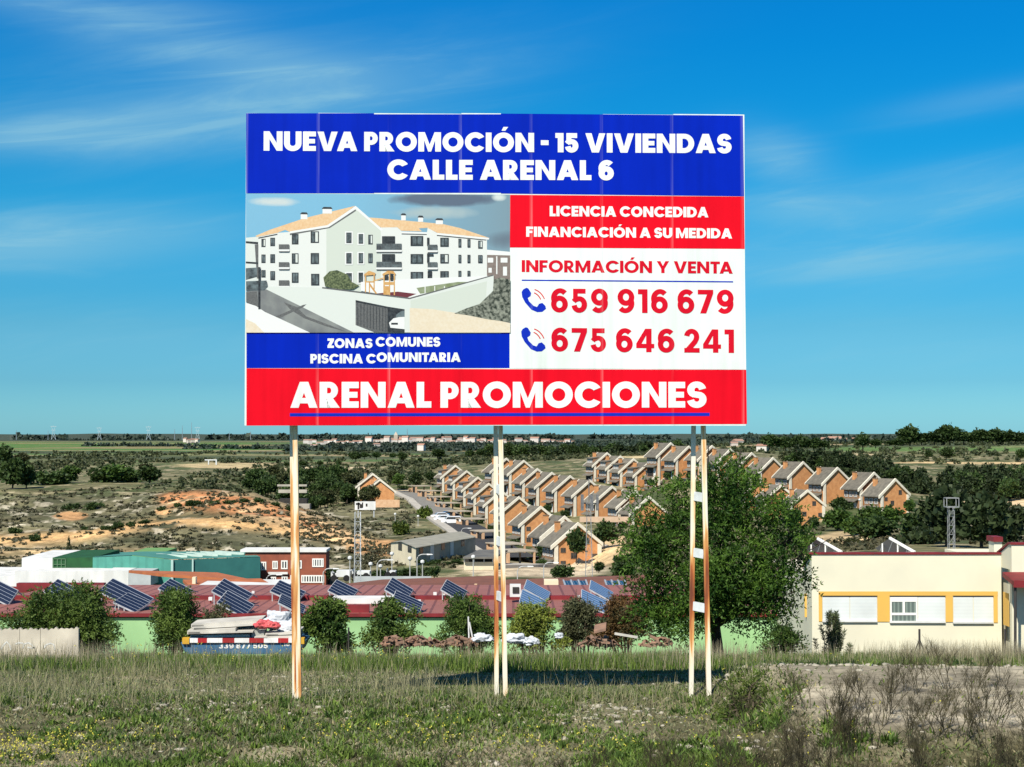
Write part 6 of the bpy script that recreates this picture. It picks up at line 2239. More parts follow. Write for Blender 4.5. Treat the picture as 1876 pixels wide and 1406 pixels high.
# bushes of the plain, thinning out to the fields
n = 12000
d = 1 / r.uniform(1 / 1500, 1 / 430, n)
px = r.uniform(-300, 2200, n)
x = (px - 938) / F * d
keep = (fbm(x * .014 + 9, d * .007, 3) + r.uniform(-.10, .10, n) > .50) & ~((px > 800) & (px < 1700) & (d < 620)) & ~((px > 700) & (px < 830) & (d < 500))
x, d, px = x[keep], d[keep], px[keep]
sz = r.uniform(.6, 1.9, len(x)) * np.interp(d, [430, 1500], [.8, 1.5])
scatter('plain_scrub', np.stack([x, d, zs(x, d) - .1, sz, sz * 1.0], -1), leaf_mat('leaf_plain', (.024, .038, .015), (.080, .090, .038), .15, .1, 0), 16)
n = 2600
d = 1 / r.uniform(1 / 330, 1 / 225, n)
px = r.uniform(640, 1900, n)
x = (px - 938) / F * d
keep = (fbm(x * .06 + 2, d * .06, 3) + r.uniform(-.12, .12, n) > .50) & ~((px > 850) & (px < 1010)) & ~((px > 1010) & (px < 1140) & (d < 300))
x, d = x[keep], d[keep]
sz = r.uniform(.25, .9, len(x))
scatter('slope_scrub', np.stack([x, d, zs(x, d) - .05, sz, sz * .9], -1), leaf_mat('leaf_scrub', (1, 1, 1), (1, 1, 1)), 16)
# far hedges and woods out to the skyline
pl = []
for k in range(60):
    d0 = 1 / r.uniform(1 / 9000, 1 / 1400)
    pc = r.uniform(-200, 2100)
    ln = r.uniform(60, 420)
    if pc < 520 and d0 < 6500 and r.random() < .8:
        continue
    for i in range(int(ln / 3.2)):
        p = pc + r.uniform(0, ln)
        dd = d0 * (1 + r.uniform(-.03, .03))
        pl.append(((p - 938) / F * dd, dd, 0, r.uniform(3.0, 6.0) * (dd / 3000) ** .3, r.uniform(4, 8) * (dd / 3000) ** .3))
for i in range(1700):
    p = r.uniform(-250, 2150)
    dd = r.uniform(9000, 14000)
    if fbm(np.array([p * .02]), np.array([3.3]), 3)[0] > .36:
        pl.append(((p - 938) / F * dd, dd, 0, r.uniform(14, 34), r.uniform(10, 34)))
for i in range(260):
    p = r.uniform(600, 880)
    dd = r.uniform(2700, 3200)
    pl.append(((p - 938) / F * dd, dd, 0, r.uniform(3, 6), r.uniform(4, 8)))
pl = np.array(pl)
pl[:, 2] = zs(pl[:, 0], pl[:, 1]) - .5
scatter('distant_woods', pl, leaf_mat('leaf_distant', (.018, .034, .026), (.048, .066, .042), .02, .05, 0), 14, .5)

# ------------------------------------------------------------------ the big tree and the shrubs behind the plot


def sprays(rng, blobs, n_spray, per, L_, Wd, ln=.38, droop=.25, shell=.4):
    """leafy twigs growing out of lumps of crown"""
    p, u, k = sample_blobs(rng, blobs, n_spray, shell)
    dr = u + rng.normal(0, .55, u.shape) + np.array([0, 0, .25])
    dr /= np.linalg.norm(dr, axis=1, keepdims=True)
    t = rng.uniform(0, 1, (n_spray, per))
    pts = p[:, None, :] + dr[:, None, :] * (t * ln)[..., None]
    pts[..., 2] -= droop * ln * t ** 2
    side = rng.normal(0, 1, (n_spray, per, 3))
    d = dr[:, None, :] * .7 + side * .75
    d /= np.linalg.norm(d, axis=2, keepdims=True)
    return leaves_at(rng, pts.reshape(-1, 3), d.reshape(-1, 3), L_, Wd, .15)


def real_plant(name, foot, blobs, n_spray, per, L_, Wd, m, label, cat, ln=.38, stems=1, tr=.06, limbs=8, seed=1, bark=m_bark, group=None, shell=.4):
    """a plant built at its own size: trunk, limbs into each lump, leafy sprays"""
    rng = np.random.default_rng(seed)
    root = empty(name, foot, label, cat, group)
    leaf_mesh('crown', sprays(rng, clumped(rng, blobs), n_spray, per, L_, Wd, ln, shell=shell) - np.array(foot), m, root)
    mb = MB()
    big = sorted(blobs, key=lambda b: -b[3])
    c = Vector((sum(b[0] for b in blobs) / len(blobs), sum(b[1] for b in blobs) / len(blobs), sum(b[2] for b in blobs) / len(blobs)))
    for s in range(stems):
        o = Vector((rng.uniform(-.3, .3), rng.uniform(-.3, .3), 0)) if stems > 1 else Vector((0, 0, 0))
        f0 = Vector(foot) + o - Vector((0, 0, .3))
        fork = f0.lerp(c, .42) + Vector((rng.uniform(-.1, .1), 0, 0))
        if stems == 1:
            mb.tube([f0, f0.lerp(fork, .5) + Vector((tr * .6, 0, 0)), fork, f0.lerp(c, .8)], [tr * 1.25, tr, tr * .85, tr * .45], bark, n=8)
        else:
            fork = f0.lerp(c, .15)
        for b in big[s::stems][:limbs]:
            e = Vector(b[:3])
            mid = fork.lerp(e, .5) + Vector((rng.uniform(-.15, .15), rng.uniform(-.15, .15), .12))
            mb.tube([fork if stems == 1 else f0, mid, e, e + (e - mid) * .5], [tr * .55, tr * .38, tr * .2, tr * .08], bark, n=5)
            for _ in range(3):
                q = e + Vector((rng.normal(0, b[3] * .6), rng.normal(0, b[3] * .6), rng.normal(0, b[5] * .6)))
                mb.tube([mid.lerp(e, rng.uniform(.3, .9)), q], [tr * .16, tr * .05], bark, n=4)
    mb.build('trunk', root)
    return root


def lumps(lst, d, dd, seed):
    """crown lumps from photo positions (px, py, radius px) with a spread of distances"""
    rg = random.Random(seed)
    out = []
    for (px, py, rp) in lst:
        q = P(px, py, d)
        rr = rp / F * d
        out.append((q.x, q.y + rg.uniform(-dd, dd), q.z, rr, rr, rr))
    return out


TREE_L = [(1322, 925, 62), (1255, 955, 66), (1395, 950, 62), (1200, 985, 46), (1205, 1040, 52), (1300, 1020, 80), (1400, 1035, 72), (1225, 1100, 56), (1330, 1095, 80), (1395, 1105, 46), (1425, 1140, 14), (1172, 925, 22), (1175, 1010, 26), (1450, 985, 34),
          (1455, 1050, 26), (1290, 880, 34), (1350, 885, 40), (1245, 905, 34), (1190, 1130, 30), (1180, 1080, 30), (1215, 1152, 24), (1250, 1162, 18), (1475, 1040, 16), (1485, 1075, 14), (1250, 1135, 34), (1420, 925, 26), (1165, 960, 22), (1385, 890, 22), (1270, 1060, 60), (1205, 905, 18)]
fg = G(1306, 43.5)
real_plant('tree', fg, lumps(TREE_L, 43, 1.1, 3), 5200, 11, .125, .042, L_BIG, 'large leafy green tree behind the right pair of billboard posts', 'tree', ln=.42, tr=.16, limbs=14, seed=3, shell=.25)


def shrub(px0, px1, ytop, yb, d, n, label, m, seed, leaf=(.09, .04), gaps=1.0, bark=m_twig, per=9, stems=4):
    rg = random.Random(seed)
    w, h = px1 - px0, yb - ytop
    ls = []
    for i in range(int(n * 1.7)):
        u = rg.uniform(-1, 1)
        v = rg.uniform(0, 1)
        if abs(u) > (1 - v * v * .75):
            u *= .45
        ls.append(((px0 + px1) / 2 + u * w * .40, yb - h * (.03 + .77 * v), rg.uniform(.10, .19) * min(w, h * 1.2) * gaps))
    bl = lumps(ls, d, w / F * d * .25, seed)
    foot = G((px0 + px1) / 2, d)
    vol = w * h * (d / F) ** 2
    return real_plant('shrub', foot, bl, int(620 * vol * gaps), per, leaf[0], leaf[1], m, label, 'shrub', ln=.28, stems=stems, tr=.05, limbs=4, seed=seed, bark=bark, shell=.2)


shrub(2, 236, 1072, 1185, 45, 38, 'big round dark green shrub at left behind the broken concrete fence', L_SHRUB, 21, gaps=1.25)
shrub(268, 372, 1072, 1182, 46, 16, 'dense upright green shrub left of the skip', L_SHRUB, 22, gaps=1.1)
shrub(355, 428, 1100, 1180, 48, 9, 'thin dull shrub between the dense shrub and the skip', L_DULL, 23, gaps=.6)
shrub(550, 642, 1085, 1190, 45, 12, 'open leafy shrub right of the left billboard post', L_SHRUB, 24, (.13, .055), gaps=.75)
shrub(664, 778, 1092, 1180, 46, 14, 'loose dark shrub in front of the pale green wall', L_SHRUB, 25, (.10, .045), gaps=.8)
shrub(795, 908, 1082, 1182, 47, 18, 'dense green shrub left of the middle posts', L_SHRUB, 26, gaps=1.0)
shrub(925, 1035, 1100, 1185, 47, 14, 'yellow flowering shrub right of the middle posts', leaf_mat('leaf_yellow', (.11, .15, .028), (.30, .36, .06), 2.2), 27, gaps=.9)
shrub(1020, 1110, 1085, 1178, 49, 12, 'olive twiggy shrub left of the big tree', L_DULL, 28, gaps=.8)
shrub(1085, 1200, 1090, 1182, 48, 14, 'green and rusty shrub under the left side of the big tree', leaf_mat('leaf_rusty', (.05, .055, .02), (.20, .11, .04), 1.8), 29, gaps=.8)
shrub(1395, 1470, 1145, 1200, 40, 8, 'low green shrub under the right side of the big tree', L_GREEN, 30, gaps=.8)
shrub(1318, 1405, 1232, 1325, 20.5, 12, 'bright green bushy weed beside the rightmost billboard post', L_BRIGHT, 31, (.075, .016), gaps=.75)
shrub(1690, 1805, 1222, 1252, 28, 9, 'flat dark green juniper mat behind the bare slab', L_DARK, 32, (.07, .03), gaps=1.3)
# little pine in front of the cream wall
pf = G(1522, 46)
pine = empty('pine_sapling', pf, 'young pine with upright candles in front of the cream wall', 'tree')
mbp, rg = MB(), np.random.default_rng(5)
pts, drs = [], []
for i in range(46):
    a, hgt = rg.uniform(0, 6.28), rg.uniform(.1, 1.7)
    r_ = rg.uniform(.1, .62) * (1.15 - hgt * .55)
    b0 = Vector((pf.x, pf.y, pf.z + hgt * .3))
    b1 = Vector((pf.x + math.cos(a) * r_, pf.y + math.sin(a) * r_, pf.z + hgt * .72 + .1))
    b2 = b1 + Vector((math.cos(a) * .06, math.sin(a) * .06, .38))
    mbp.tube([b0, b1, b2], [.016, .009, .004], m_twig, n=4)
    for k in range(90):
        t = rg.uniform(.15, 1.05)
        q = b1.lerp(b2, t) if t > .3 else b0.lerp(b1, .5 + t)
        pts.append(q[:])
        drs.append((rg.normal(0, 1), rg.normal(0, 1), rg.uniform(.3, 1.4)))
drs = np.array(drs)
drs /= np.linalg.norm(drs, axis=1, keepdims=True)
leaf_mesh('needles', leaves_at(rg, np.array(pts), drs, .13, .020, .2) - np.array(pf), leaf_mat('leaf_candle', (.05, .075, .032), (.15, .185, .085), 4), pine)
mbp.build('trunk', pine)

# ------------------------------------------------------------------ concrete fence, skip and its load, tiles, sacks, posts
m_cfence = mat('old_concrete', (.60, .55, .44), (.45, .41, .33), 1.4, rough=.95, bump=.3)
m_chalk = mat('chalk_paint', (.58, .58, .54), rough=.9)
fe = empty('concrete_fence', G(60, 37.5), 'broken pale concrete fence with jagged top and chalky scrawl at left', 'fence')
edges = [-150, -75, -2, 36, 74, 144]
for i in range(len(edges) - 1):
    x0_, x1_ = edges[i] + .35, edges[i + 1] - .35
    n_ = max(4, int((x1_ - x0_) / 4.6))
    top = []
    for k in range(n_ + 1):
        t = k / n_
        px = x0_ + (x1_ - x0_) * t
        py = 1151.5 + (3.6 if k % 2 else 0) + (1.2 * math.sin(px * .3)) + (-1.5 if px > 100 else 0)
        if 118 < px < 124:
            py += 3
        top.append(P(px, py, 37.5))
    a_, b_ = P(x0_, 1205, 37.5), P(x1_, 1205, 37.5)
    MB().prism([(p.x, 37.5, p.z) for p in top] + [(b_.x, 37.5, b_.z), (a_.x, 37.5, a_.z)], (0, .09, 0), m_cfence).build('panel', fe)
mb = MB()
for (xs, ys) in (([2, 6, 12, 17, 20], [1190, 1182, 1176, 1182, 1192]), ([40, 44, 52, 58, 62], [1190, 1180, 1178, 1182, 1188]), ([28, 34, 42], [1180, 1178, 1179]), ([80, 84, 92, 98, 100], [1188, 1182, 1179, 1181, 1192]), ([50, 56, 64], [1186, 1188, 1186])):
    pts_, fs_ = tess([stroke([(P(a, b, 37.48).x, P(a, b, 37.48).z) for a, b in zip(xs, ys)], .035)])
    mb.add([(p[0], 37.494, p[1]) for p in pts_], fs_, m_chalk)
mb.build('chalk_scrawl', fe)

DK = 43.5
m_skipb = mat('skip_blue', (.030, .10, .20), (.06, .16, .26), 2.2, rough=.6)
m_striper = mat('stripe_red', (.36, .015, .02), (.26, .02, .02), 3, rough=.6)
m_stripew = mat('stripe_white', (.74, .74, .72), (.60, .60, .58), 3, rough=.6)
m_yel = mat('corner_yellow', (.62, .36, .02), (.5, .28, .03), 3, rough=.6)
sk = empty('rubble_skip', G(445, DK), 'blue rubble skip with red and white stripes and yellow corners', 'skip')
p = [P(331, 1177.5, DK), P(556, 1177.5, DK), P(546, 1199, DK), P(341, 1199, DK)]
MB().prism(p, (0, 1.7, 0), m_skipb).build('body', sk)
xs = [348, 363, 380, 408, 430, 457, 484, 510, 529, 552]
for i in range(9):
    q0, q1 = P(xs[i], 1169.5, DK), P(xs[i + 1], 1177.4, DK)
    MB().box((q0.x, DK - .06, q1.z), (q1.x, DK + .02, q0.z), m_striper if i % 2 else m_stripew).build('stripe', sk)
for (u, v_) in ((335, 347.5), (551.8, 558)):
    q0, q1 = P(u, 1168.5, DK), P(v_, 1179.5, DK)
    MB().box((q0.x, DK - .09, q1.z), (q1.x, DK + .12, q0.z), m_yel).build('corner_casting', sk)
rim_ = MB()
q0, q1 = P(331, 1177.5, DK), P(556, 1177.5, DK)
rim_.box((q0.x, DK + 1.6, q0.z), (q1.x, DK + 1.75, q0.z + .1), m_skipb)
rim_.build('rear_rim', sk)


def flat_text(name, txt, l0, r0, cap, d, m, w, parent, track=.10):
    lay, W = line_of_text(txt, w, track)
    a_, b_, c_ = P(*l0, d), P(*r0, d), P(l0[0], cap, d)
    s = (b_.x - a_.x) / W
    hh = c_.z - a_.z
    mb = MB()
    for k, (xc, cont) in enumerate(lay):
        pts, fs = tess(cont)
        mb.add([(a_.x + x * s, d - .004 - (k % 3) * .0015, a_.z + (b_.z - a_.z) * x / W + y * hh) for x, y in pts], fs, m)
    return mb.build(name, parent)


flat_text('lettering', '339 877 505', (401, 1188.3), (491, 1187.8), 1179.3, DK, m_stripew, .24, sk)
flat_text('lettering', '10', (519, 1184), (531, 1184), 1177.8, DK, m_stripew, .22, sk)
m_board = mat('fibre_board', (.52, .50, .44), (.38, .365, .32), 2, rough=.9)
m_brd_d = mat('board_edge', (.16, .155, .14), (.10, .1, .09), 3, rough=.9)


def plank(lab, a, b, th, d, dep, grp='long pale boards heaped on the skip'):
    p0, p1 = P(*a, d), P(*b, d)
    o = MB()
    o.slab([(p0.x, d, p0.z), (p1.x, d - .05, p1.z), (p1.x, d + dep, p1.z + .02), (p0.x, d + dep, p0.z + .02)], (0, 0, -th), m_board)
    # corrugated end showing dark
    o.box((p0.x + .04, d - .06, p0.z - th * .8), (p0.x + .36, d - .052, p0.z - th * .25), m_brd_d)
    o = o.build('board')
    return tag(o, lab, 'board', grp)


plank('topmost long pale board on the skip, its left end broken', (350, 1144), (478, 1135.5), .09, 44.0, .9)
plank('second board from the top of the heap on the skip', (353, 1149.5), (468, 1142.5), .05, 43.85, .9)
plank('board lying under the upper pair on the skip', (343, 1156), (432, 1151), .10, 43.7, 1.0)
plank('board sagging in the middle of the heap on the skip', (345, 1159.5), (464, 1156), .04, 43.65, 1.1)
plank('dark bottom board resting on the skip rim', (349, 1164), (458, 1162), .07, 43.8, 1.2)['label'] = 'lowest left board resting on the skip rim'
plank('short board lying at the right end of the skip', (486, 1161), (548, 1157.5), .06, 43.6, 1.0)
plank('lowest right board touching the striped rim', (466, 1167), (546, 1164.5), .06, 43.55, 1.0)
bx_ = MB().pbox(461, 1156, 484, 1168, 43.75, .5, mat('grey_tray', (.22, .24, .22), (.3, .31, .28), 3)).build('metal_tray')
tag(bx_, 'grey metal tray wedged among the boards on the skip', 'tray')


def sack(name, px, py, rw, rh, d, m, lab, seed, group=None, amp=.46):
    """crumpled bag: an icosphere pushed about by noise"""
    bm = bmesh.new()
    bmesh.ops.create_icosphere(bm, subdivisions=4, radius=1)
    c = P(px, py, d)
    for v in bm.verts:
        n = v.co.normalized()
        k = 1 + amp * (mnoise.noise(n * 1.7 + Vector((seed, 0, 0))) + .6 * abs(mnoise.noise(n * 3.6 + Vector((0, seed, 0)))) + .25 * abs(mnoise.noise(n * 8 + Vector((0, seed, 3)))) - .2)
        v.co = Vector((n.x * rw / F * d * k, n.y * rw / F * d * .7 * k, n.z * rh / F * d * k * (1 if n.z > 0 else .7)))
    me = bpy.data.meshes.new(name)
    bm.to_mesh(me)
    bm.free()
    me.materials.append(m)
    o = bpy.data.objects.new(name, me)
    link(o)
    o.location = c
    return tag(o, lab, name.replace('_', ' '), group)


m_sackw = mat('woven_white', (.56, .59, .62), (.44, .47, .50), 4, rough=.8)
m_sackr = mat('plastic_red', (.55, .10, .10), (.45, .07, .08), 4, rough=.5)
sack('white_sack', 512, 1140, 30, 21, 44.3, m_sackw, 'large crumpled white sack on top of the skip', 2.0)
sack('white_sack', 530, 1152, 18, 12, 44.0, m_sackw, 'smaller white sack slumped at the right end of the skip', 4.0)
sack('red_bag', 485, 1145, 17, 9, 43.7, m_sackr, 'large faded red bag between boards and white sack', 5.0)
sack('red_bag', 504, 1147, 9, 7, 43.6, m_sackr, 'small faded red bag right of the larger one', 7.0)
sack('white_sack', 885, 1170, 19, 9, 42, m_sackw, 'flat white sack lying left of the middle posts', 9.0)
sack('white_sack', 944, 1172, 24, 10, 42, m_sackw, 'crumpled white sack just right of the middle posts', 12.0)
sack('white_sack', 972, 1176, 14, 9, 41.5, m_sackw, 'white sack at the right end of the sack heap', 15.0)
sack('white_sack', 1024, 1166, 8, 7, 42.5, m_sackw, 'tiny white sack beside the weeds right of the sack heap', 17.0)

# heaps of curved clay roof tiles
m_clay = mat('clay_tile', (.25, .145, .095), (.16, .105, .075), 4, rough=.95, rand=.25)
tile0 = None
rg = random.Random(12)
for (pxa, pxb, n_, d) in ((702, 742, 34, 42), (735, 812, 60, 42.5), (812, 872, 50, 42.5), (1064, 1112, 26, 42), (1085, 1130, 20, 43), (1175, 1228, 34, 42.5)):
    for i in range(n_):
        u = rg.random()
        px = pxa + (pxb - pxa) * u
        hgt = .50 * (1 - (2 * u - 1) ** 2) ** .6 * rg.random()
        dd = d + rg.uniform(-.5, .5)
        g = G(px, dd)
        if tile0 is None:
            vs, fs = [], []
            for s in range(7):
                a = math.pi * s / 6
                for (L, r_) in ((-.22, .105), (.22, .085)):
                    vs += [(L, math.cos(a) * r_, math.sin(a) * r_), (L, math.cos(a) * (r_ - .015), math.sin(a) * (r_ - .015))]
            for s in range(6):
                b = s * 4
                fs += [(b, b + 2, b + 6, b + 4), (b + 1, b + 5, b + 7, b + 3), (b, b + 4, b + 5, b + 1), (b + 2, b + 3, b + 7, b + 6)]
            fs += [(0, 1, 3, 2), (24, 26, 27, 25)]
            tile0 = MB().add(vs, fs, m_clay).build('clay_tile')
            tag(tile0, 'curved clay roof tile lying in the heaps below the green wall', 'roof tile', 'heaped clay roof tiles')
            o = tile0
        else:
            o = tile0.copy()
            COL.objects.link(o)
        o.location = (g.x, g.y, P(px, 1185, dd).z + hgt * .5)
        o.scale = (.55, .6, .6)
        o.rotation_euler = (rg.uniform(-.5, .5), rg.uniform(-.4, .4), rg.choice((1.5, 1.5, 0)) + rg.uniform(-.5, .5))
pl_ = MB()
a_, b_ = P(1088, 1157, 42), P(1110, 1152, 42)
pl_.slab([(a_.x, 42, a_.z), (b_.x, 42, b_.z), (b_.x + .05, 42.6, b_.z + .10), (a_.x + .05, 42.6, a_.z + .10)], (0, 0, -.06), m_clay)
tag(pl_.build('tile_slab'), 'tilted orange slab on the rubble left of the big tree', 'slab')
a_, b_ = P(1126, 1161, 41.6), P(1168, 1168, 41.6)
tag(MB().bar(a_, b_, .06, m_board).build('plank'), 'thin pale plank on the rubble left of the big tree', 'plank')

m_dm = MATS['dark_metal']
fp = G(1681, 44)
po = empty('fence_post', fp, 'dark braced fence post in front of the cream wall', 'fence post')
t_ = P(1681, 1153, 44)
MB().tube([fp - Vector((0, 0, .3)), Vector((fp.x, fp.y, t_.z))], .03, m_dm).build('post', po)
for s in (-1, 1):
    MB().tube([Vector((fp.x, fp.y, t_.z - .28)), Vector((fp.x + s * .36, fp.y, fp.z - .1))], .018, m_dm, n=5).build('brace', po)
for px, yt, lab in ((1837, 1153, 'thin dark fence post below the canopy of the cream building'), (640, 1150, 'bare thin stake behind the open leafy shrub')):
    f_ = G(px, 44)
    tag(MB().tube([f_ - Vector((0, 0, .3)), Vector((f_.x, f_.y, P(px, yt, 44).z))], .025, m_dm).build('fence_post'), lab, 'fence post')
st = empty('stake', G(859, 43), 'pair of thin white stakes leaning above the white sack', 'stake')
for (xa, ya, xb, yb_) in ((858, 1130, 859.5, 1165), (860, 1140, 868, 1166)):
    MB().tube([P(xa, ya, 43), P(xb, yb_ + 14, 43)], .02, m_stripew, n=5).build('rod', st)

# ------------------------------------------------------------------ the plot: stones, ground cover, grasses, dry weeds
m_stone = mat('limestone', (.40, .37, .29), (.26, .245, .19), 9, rough=.95, bump=.3)
rg = np.random.default_rng(31)


def stones(n, gen, name, smin, smax):
    base = []
    ico = bmesh.new()
    bmesh.ops.create_icosphere(ico, subdivisions=1, radius=1)
    bv = np.array([v.co[:] for v in ico.verts])
    bf = np.array([[v.index for v in f.verts] for f in ico.faces])
    ico.free()
    xy = gen(n)
    z = zs(xy[:, 0], xy[:, 1])
    s = smin + (smax - smin) * rg.random(len(xy)) ** 2.5
    V_, F_ = [], []
    for i in range(len(xy)):
        sc = s[i] * rg.uniform(.6, 1.4, 3) * np.array([1.25, 1.1, .45])
        v = bv * (1 + rg.normal(0, .16, (len(bv), 1))) * sc
        a = rg.uniform(0, 6.28)
        R = np.array([[math.cos(a), -math.sin(a), 0], [math.sin(a), math.cos(a), 0], [0, 0, 1]])
        V_.append(v @ R.T + np.array([xy[i, 0], xy[i, 1], z[i] + sc[2] * .3]))
        F_.append(bf + i * len(bv))
    return tag(np_mesh(name, np.concatenate(V_), np.concatenate(F_).ravel(), 3, [m_stone]), kind='stuff')


def gen_st(n):
    out = []
    cl = [(650, 24.3, 1.0, .25), (600, 23.8, .8, .2), (985, 21.2, .9, .35), (1050, 20.6, 1.0, .4), (1100, 21.3, .7, .4), (720, 26.5, 1.4, .5), (250, 21.5, 1.3, .3), (120, 22.5, 1.2, .3), (1450, 22.9, .9, .15), (1600, 23.2, 1.2, .15), (1330, 18.6, .4, .3), (1140, 26, 1.3, .4), (860, 25, 1, .5), (1650, 27, 1.5, .8)]
    for i in range(n):
        if rg.random() < .62:
            c = cl[rg.integers(len(cl))]
            out.append(((c[0] - 938) / F * c[1] + rg.normal(0, c[2]), c[1] + rg.normal(0, c[3])))
        else:
            d = rg.uniform(16.5, 31)
            out.append((rg.uniform(-.36, .36) * d, d))
    return np.array(out)


stones(2600, gen_st, 'stones', .01, .055)


def blades(name, x, y, h, w, lean, cols, curl=.5, m=None, seg=2):
    """grass: each blade a bent strip of two quads coming to a point"""
    n = len(x)
    z = zs(x, y)
    a = rg.uniform(0, 6.283, n)
    b = rg.uniform(0, 6.283, n)
    ln = rg.uniform(0, 1, n) * lean
    sx, sy = np.cos(a) * w / 2, np.sin(a) * w / 2
    dx, dy = np.cos(b) * ln * h, np.sin(b) * ln * h
    def pt(t, k, cv):
        return np.stack([x + sx * k + dx * (t * (1 - cv) + cv * t * t), y + sy * k + dy * (t * (1 - cv) + cv * t * t), z - .02 + h * t * (1 - .25 * ln * t)], -1)
    v = np.stack([pt(0, -1, curl), pt(0, 1, curl), pt(.55, .75, curl), pt(.55, -.75, curl), pt(1, .12, curl), pt(1, -.12, curl)], 1)
    f = np.arange(n)[:, None] * 6 + np.array([0, 1, 2, 3, 3, 2, 4, 5])[None]
    c = np.repeat(cols, 6, axis=0)
    return tag(np_mesh(name, v.reshape(-1, 3), f.ravel(), 4, [m], colors=c), kind='stuff')


m_grass = leaf_mat('grass_blade', (0, 0, 0), (0, 0, 0), attr=True, trans=.3)
GREEN, DRY, GREY, DKG, YEL = np.array([.135, .200, .034]), np.array([.33, .29, .16]), np.array([.215, .235, .125]), np.array([.060, .110, .022]), np.array([.42, .36, .03])


def field(n, d0, d1, umax=.37, umin=None):
    d = np.sqrt(rg.uniform(d0 ** 2, d1 ** 2, n))
    u = rg.uniform(-umax if umin is None else umin, umax, n)
    return u * d, d


def slab_mask(x, y):
    return sstep(3.3, 4.0, x + .25 * np.sin(y * 1.7)) * sstep(17.0, 17.8, y) * (1 - sstep(23.0, 23.5, y))


def pick(n, w):
    cols = np.stack([GREEN, DRY, GREY, DKG], 0)
    w = np.array(w, float)
    if w.ndim == 1:
        w = np.repeat(w[None], n, 0)
    cw = np.cumsum(w / w.sum(1, keepdims=True), 1)
    k = (rg.random((n, 1)) > cw).sum(1).clip(0, 3)
    return cols[k] * rg.uniform(.65, 1.35, (n, 1))


# low ground cover everywhere on the plot: small leaves and tufts, grey green with darker and paler patches
n = 350000
x, y = field(n, 15.3, 34)
dens = .34 + .75 * sstep(.35, .6, fbm(x * .7, y * .7, 4))
bare = slab_mask(x, y)
keep = rg.random(n) < dens * (1 - .97 * bare)
x, y = x[keep], y[keep]
gm = sstep(.42, .6, fbm(x * .25 + 30, y * .3, 3)) * .7 + .3 * sstep(.5, .62, fbm(x * 1.3, y * 1.1, 3))
h = rg.uniform(.02, .085, len(x)) * (1 + .5 * gm) * np.where(y > 23.5, .9, 1)
w4 = np.stack([.24 + .45 * gm, .30 - .2 * gm, .70 - .25 * gm, .16 + .35 * gm], -1)
cc = pick(len(x), w4) * np.where(rg.random((len(x), 1)) < .25, .55, 1.0)
blades('ground_cover', x, y, h, rg.uniform(.012, .034, len(x)), 1.5, cc, m=m_grass)
# straw litter lying flat
n = 60000
x, y = field(n, 16.6, 28)
keep = (rg.random(n) < .25 + .6 * sstep(.5, .64, fbm(x * .9 + 5, y * .7, 3))) & (slab_mask(x, y) < .6)
x, y = x[keep], y[keep]
blades('straw_litter', x, y, rg.uniform(.03, .10, len(x)), rg.uniform(.006, .014, len(x)), 2.4, (DRY * 1.05 + np.array([.03, .035, .03])) * rg.uniform(.6, 1.35, (len(x), 1)), m=m_grass)
# tall spring grass along the far lip of the plot
n = 150000
x, y = field(n, 26.5, 42)
t = sstep(28.2, 30.8, y + 1.6 * (fbm(x * .5, y * .3, 3) - .5) * 2 - 1.2 * sstep(-1.0, .6, x) + 3.0 * sstep(2.8, 4.2, x))
clump = fbm(x * .9 + 4, y * .6, 3)
keep = rg.random(n) < t * (.35 + .9 * sstep(.35, .6, clump))
x, y, clump = x[keep], y[keep], clump[keep]
dry = sstep(.50, .66, fbm(x * .35 + 11, y * .5, 3)) * .7 + .25 * sstep(34, 39, y) + .35 * sstep(9, 12, x)
h = rg.uniform(.13, .36, len(x)) * (.55 + .95 * clump) * np.interp(y, [27, 31, 42], [.6, 1, 1.0])
w4 = np.stack([1.0 - .75 * dry, .05 + .5 * dry, .10 + .45 * dry, .62 - .4 * dry], -1)
blades('tall_grass', x, y, h, rg.uniform(.010, .022, len(x)), .55, pick(len(x), w4.clip(.01, 2)), m=m_grass)
# dry straw with nodding heads, thickest on the right before the cream wall and by the fence
n = 30000
x, y = field(n, 30, 42)
px = 938 + F * x / y
pr = .16 + .75 * sstep(1560, 1720, px) + .5 * (1 - sstep(120, 330, px)) + .35 * sstep(1150, 1220, px) * (1 - sstep(1300, 1420, px))
keep = rg.random(n) < pr
x, y = x[keep], y[keep]
blades('dry_straw', x, y, rg.uniform(.28, .70, len(x)), rg.uniform(.006, .013, len(x)), .35, (DRY * .9 + np.array([.05, .045, .05])) * rg.uniform(.6, 1.25, (len(x), 1)), m=m_grass)
n = 26000
x, y = field(n, 21, 29)
keep = (rg.random(n) < .25 + .5 * sstep(.5, .62, fbm(x * .6 + 8, y * .5, 3))) & (slab_mask(x, y) < .5) & ~((x > -1.2) & (y > 23.5))
x, y = x[keep], y[keep]
blades('thin_straw', x, y, rg.uniform(.12, .38, len(x)), rg.uniform(.005, .010, len(x)), .6, (DRY * .6 + GREY * .5) * rg.uniform(.6, 1.2, (len(x), 1)), m=m_grass)
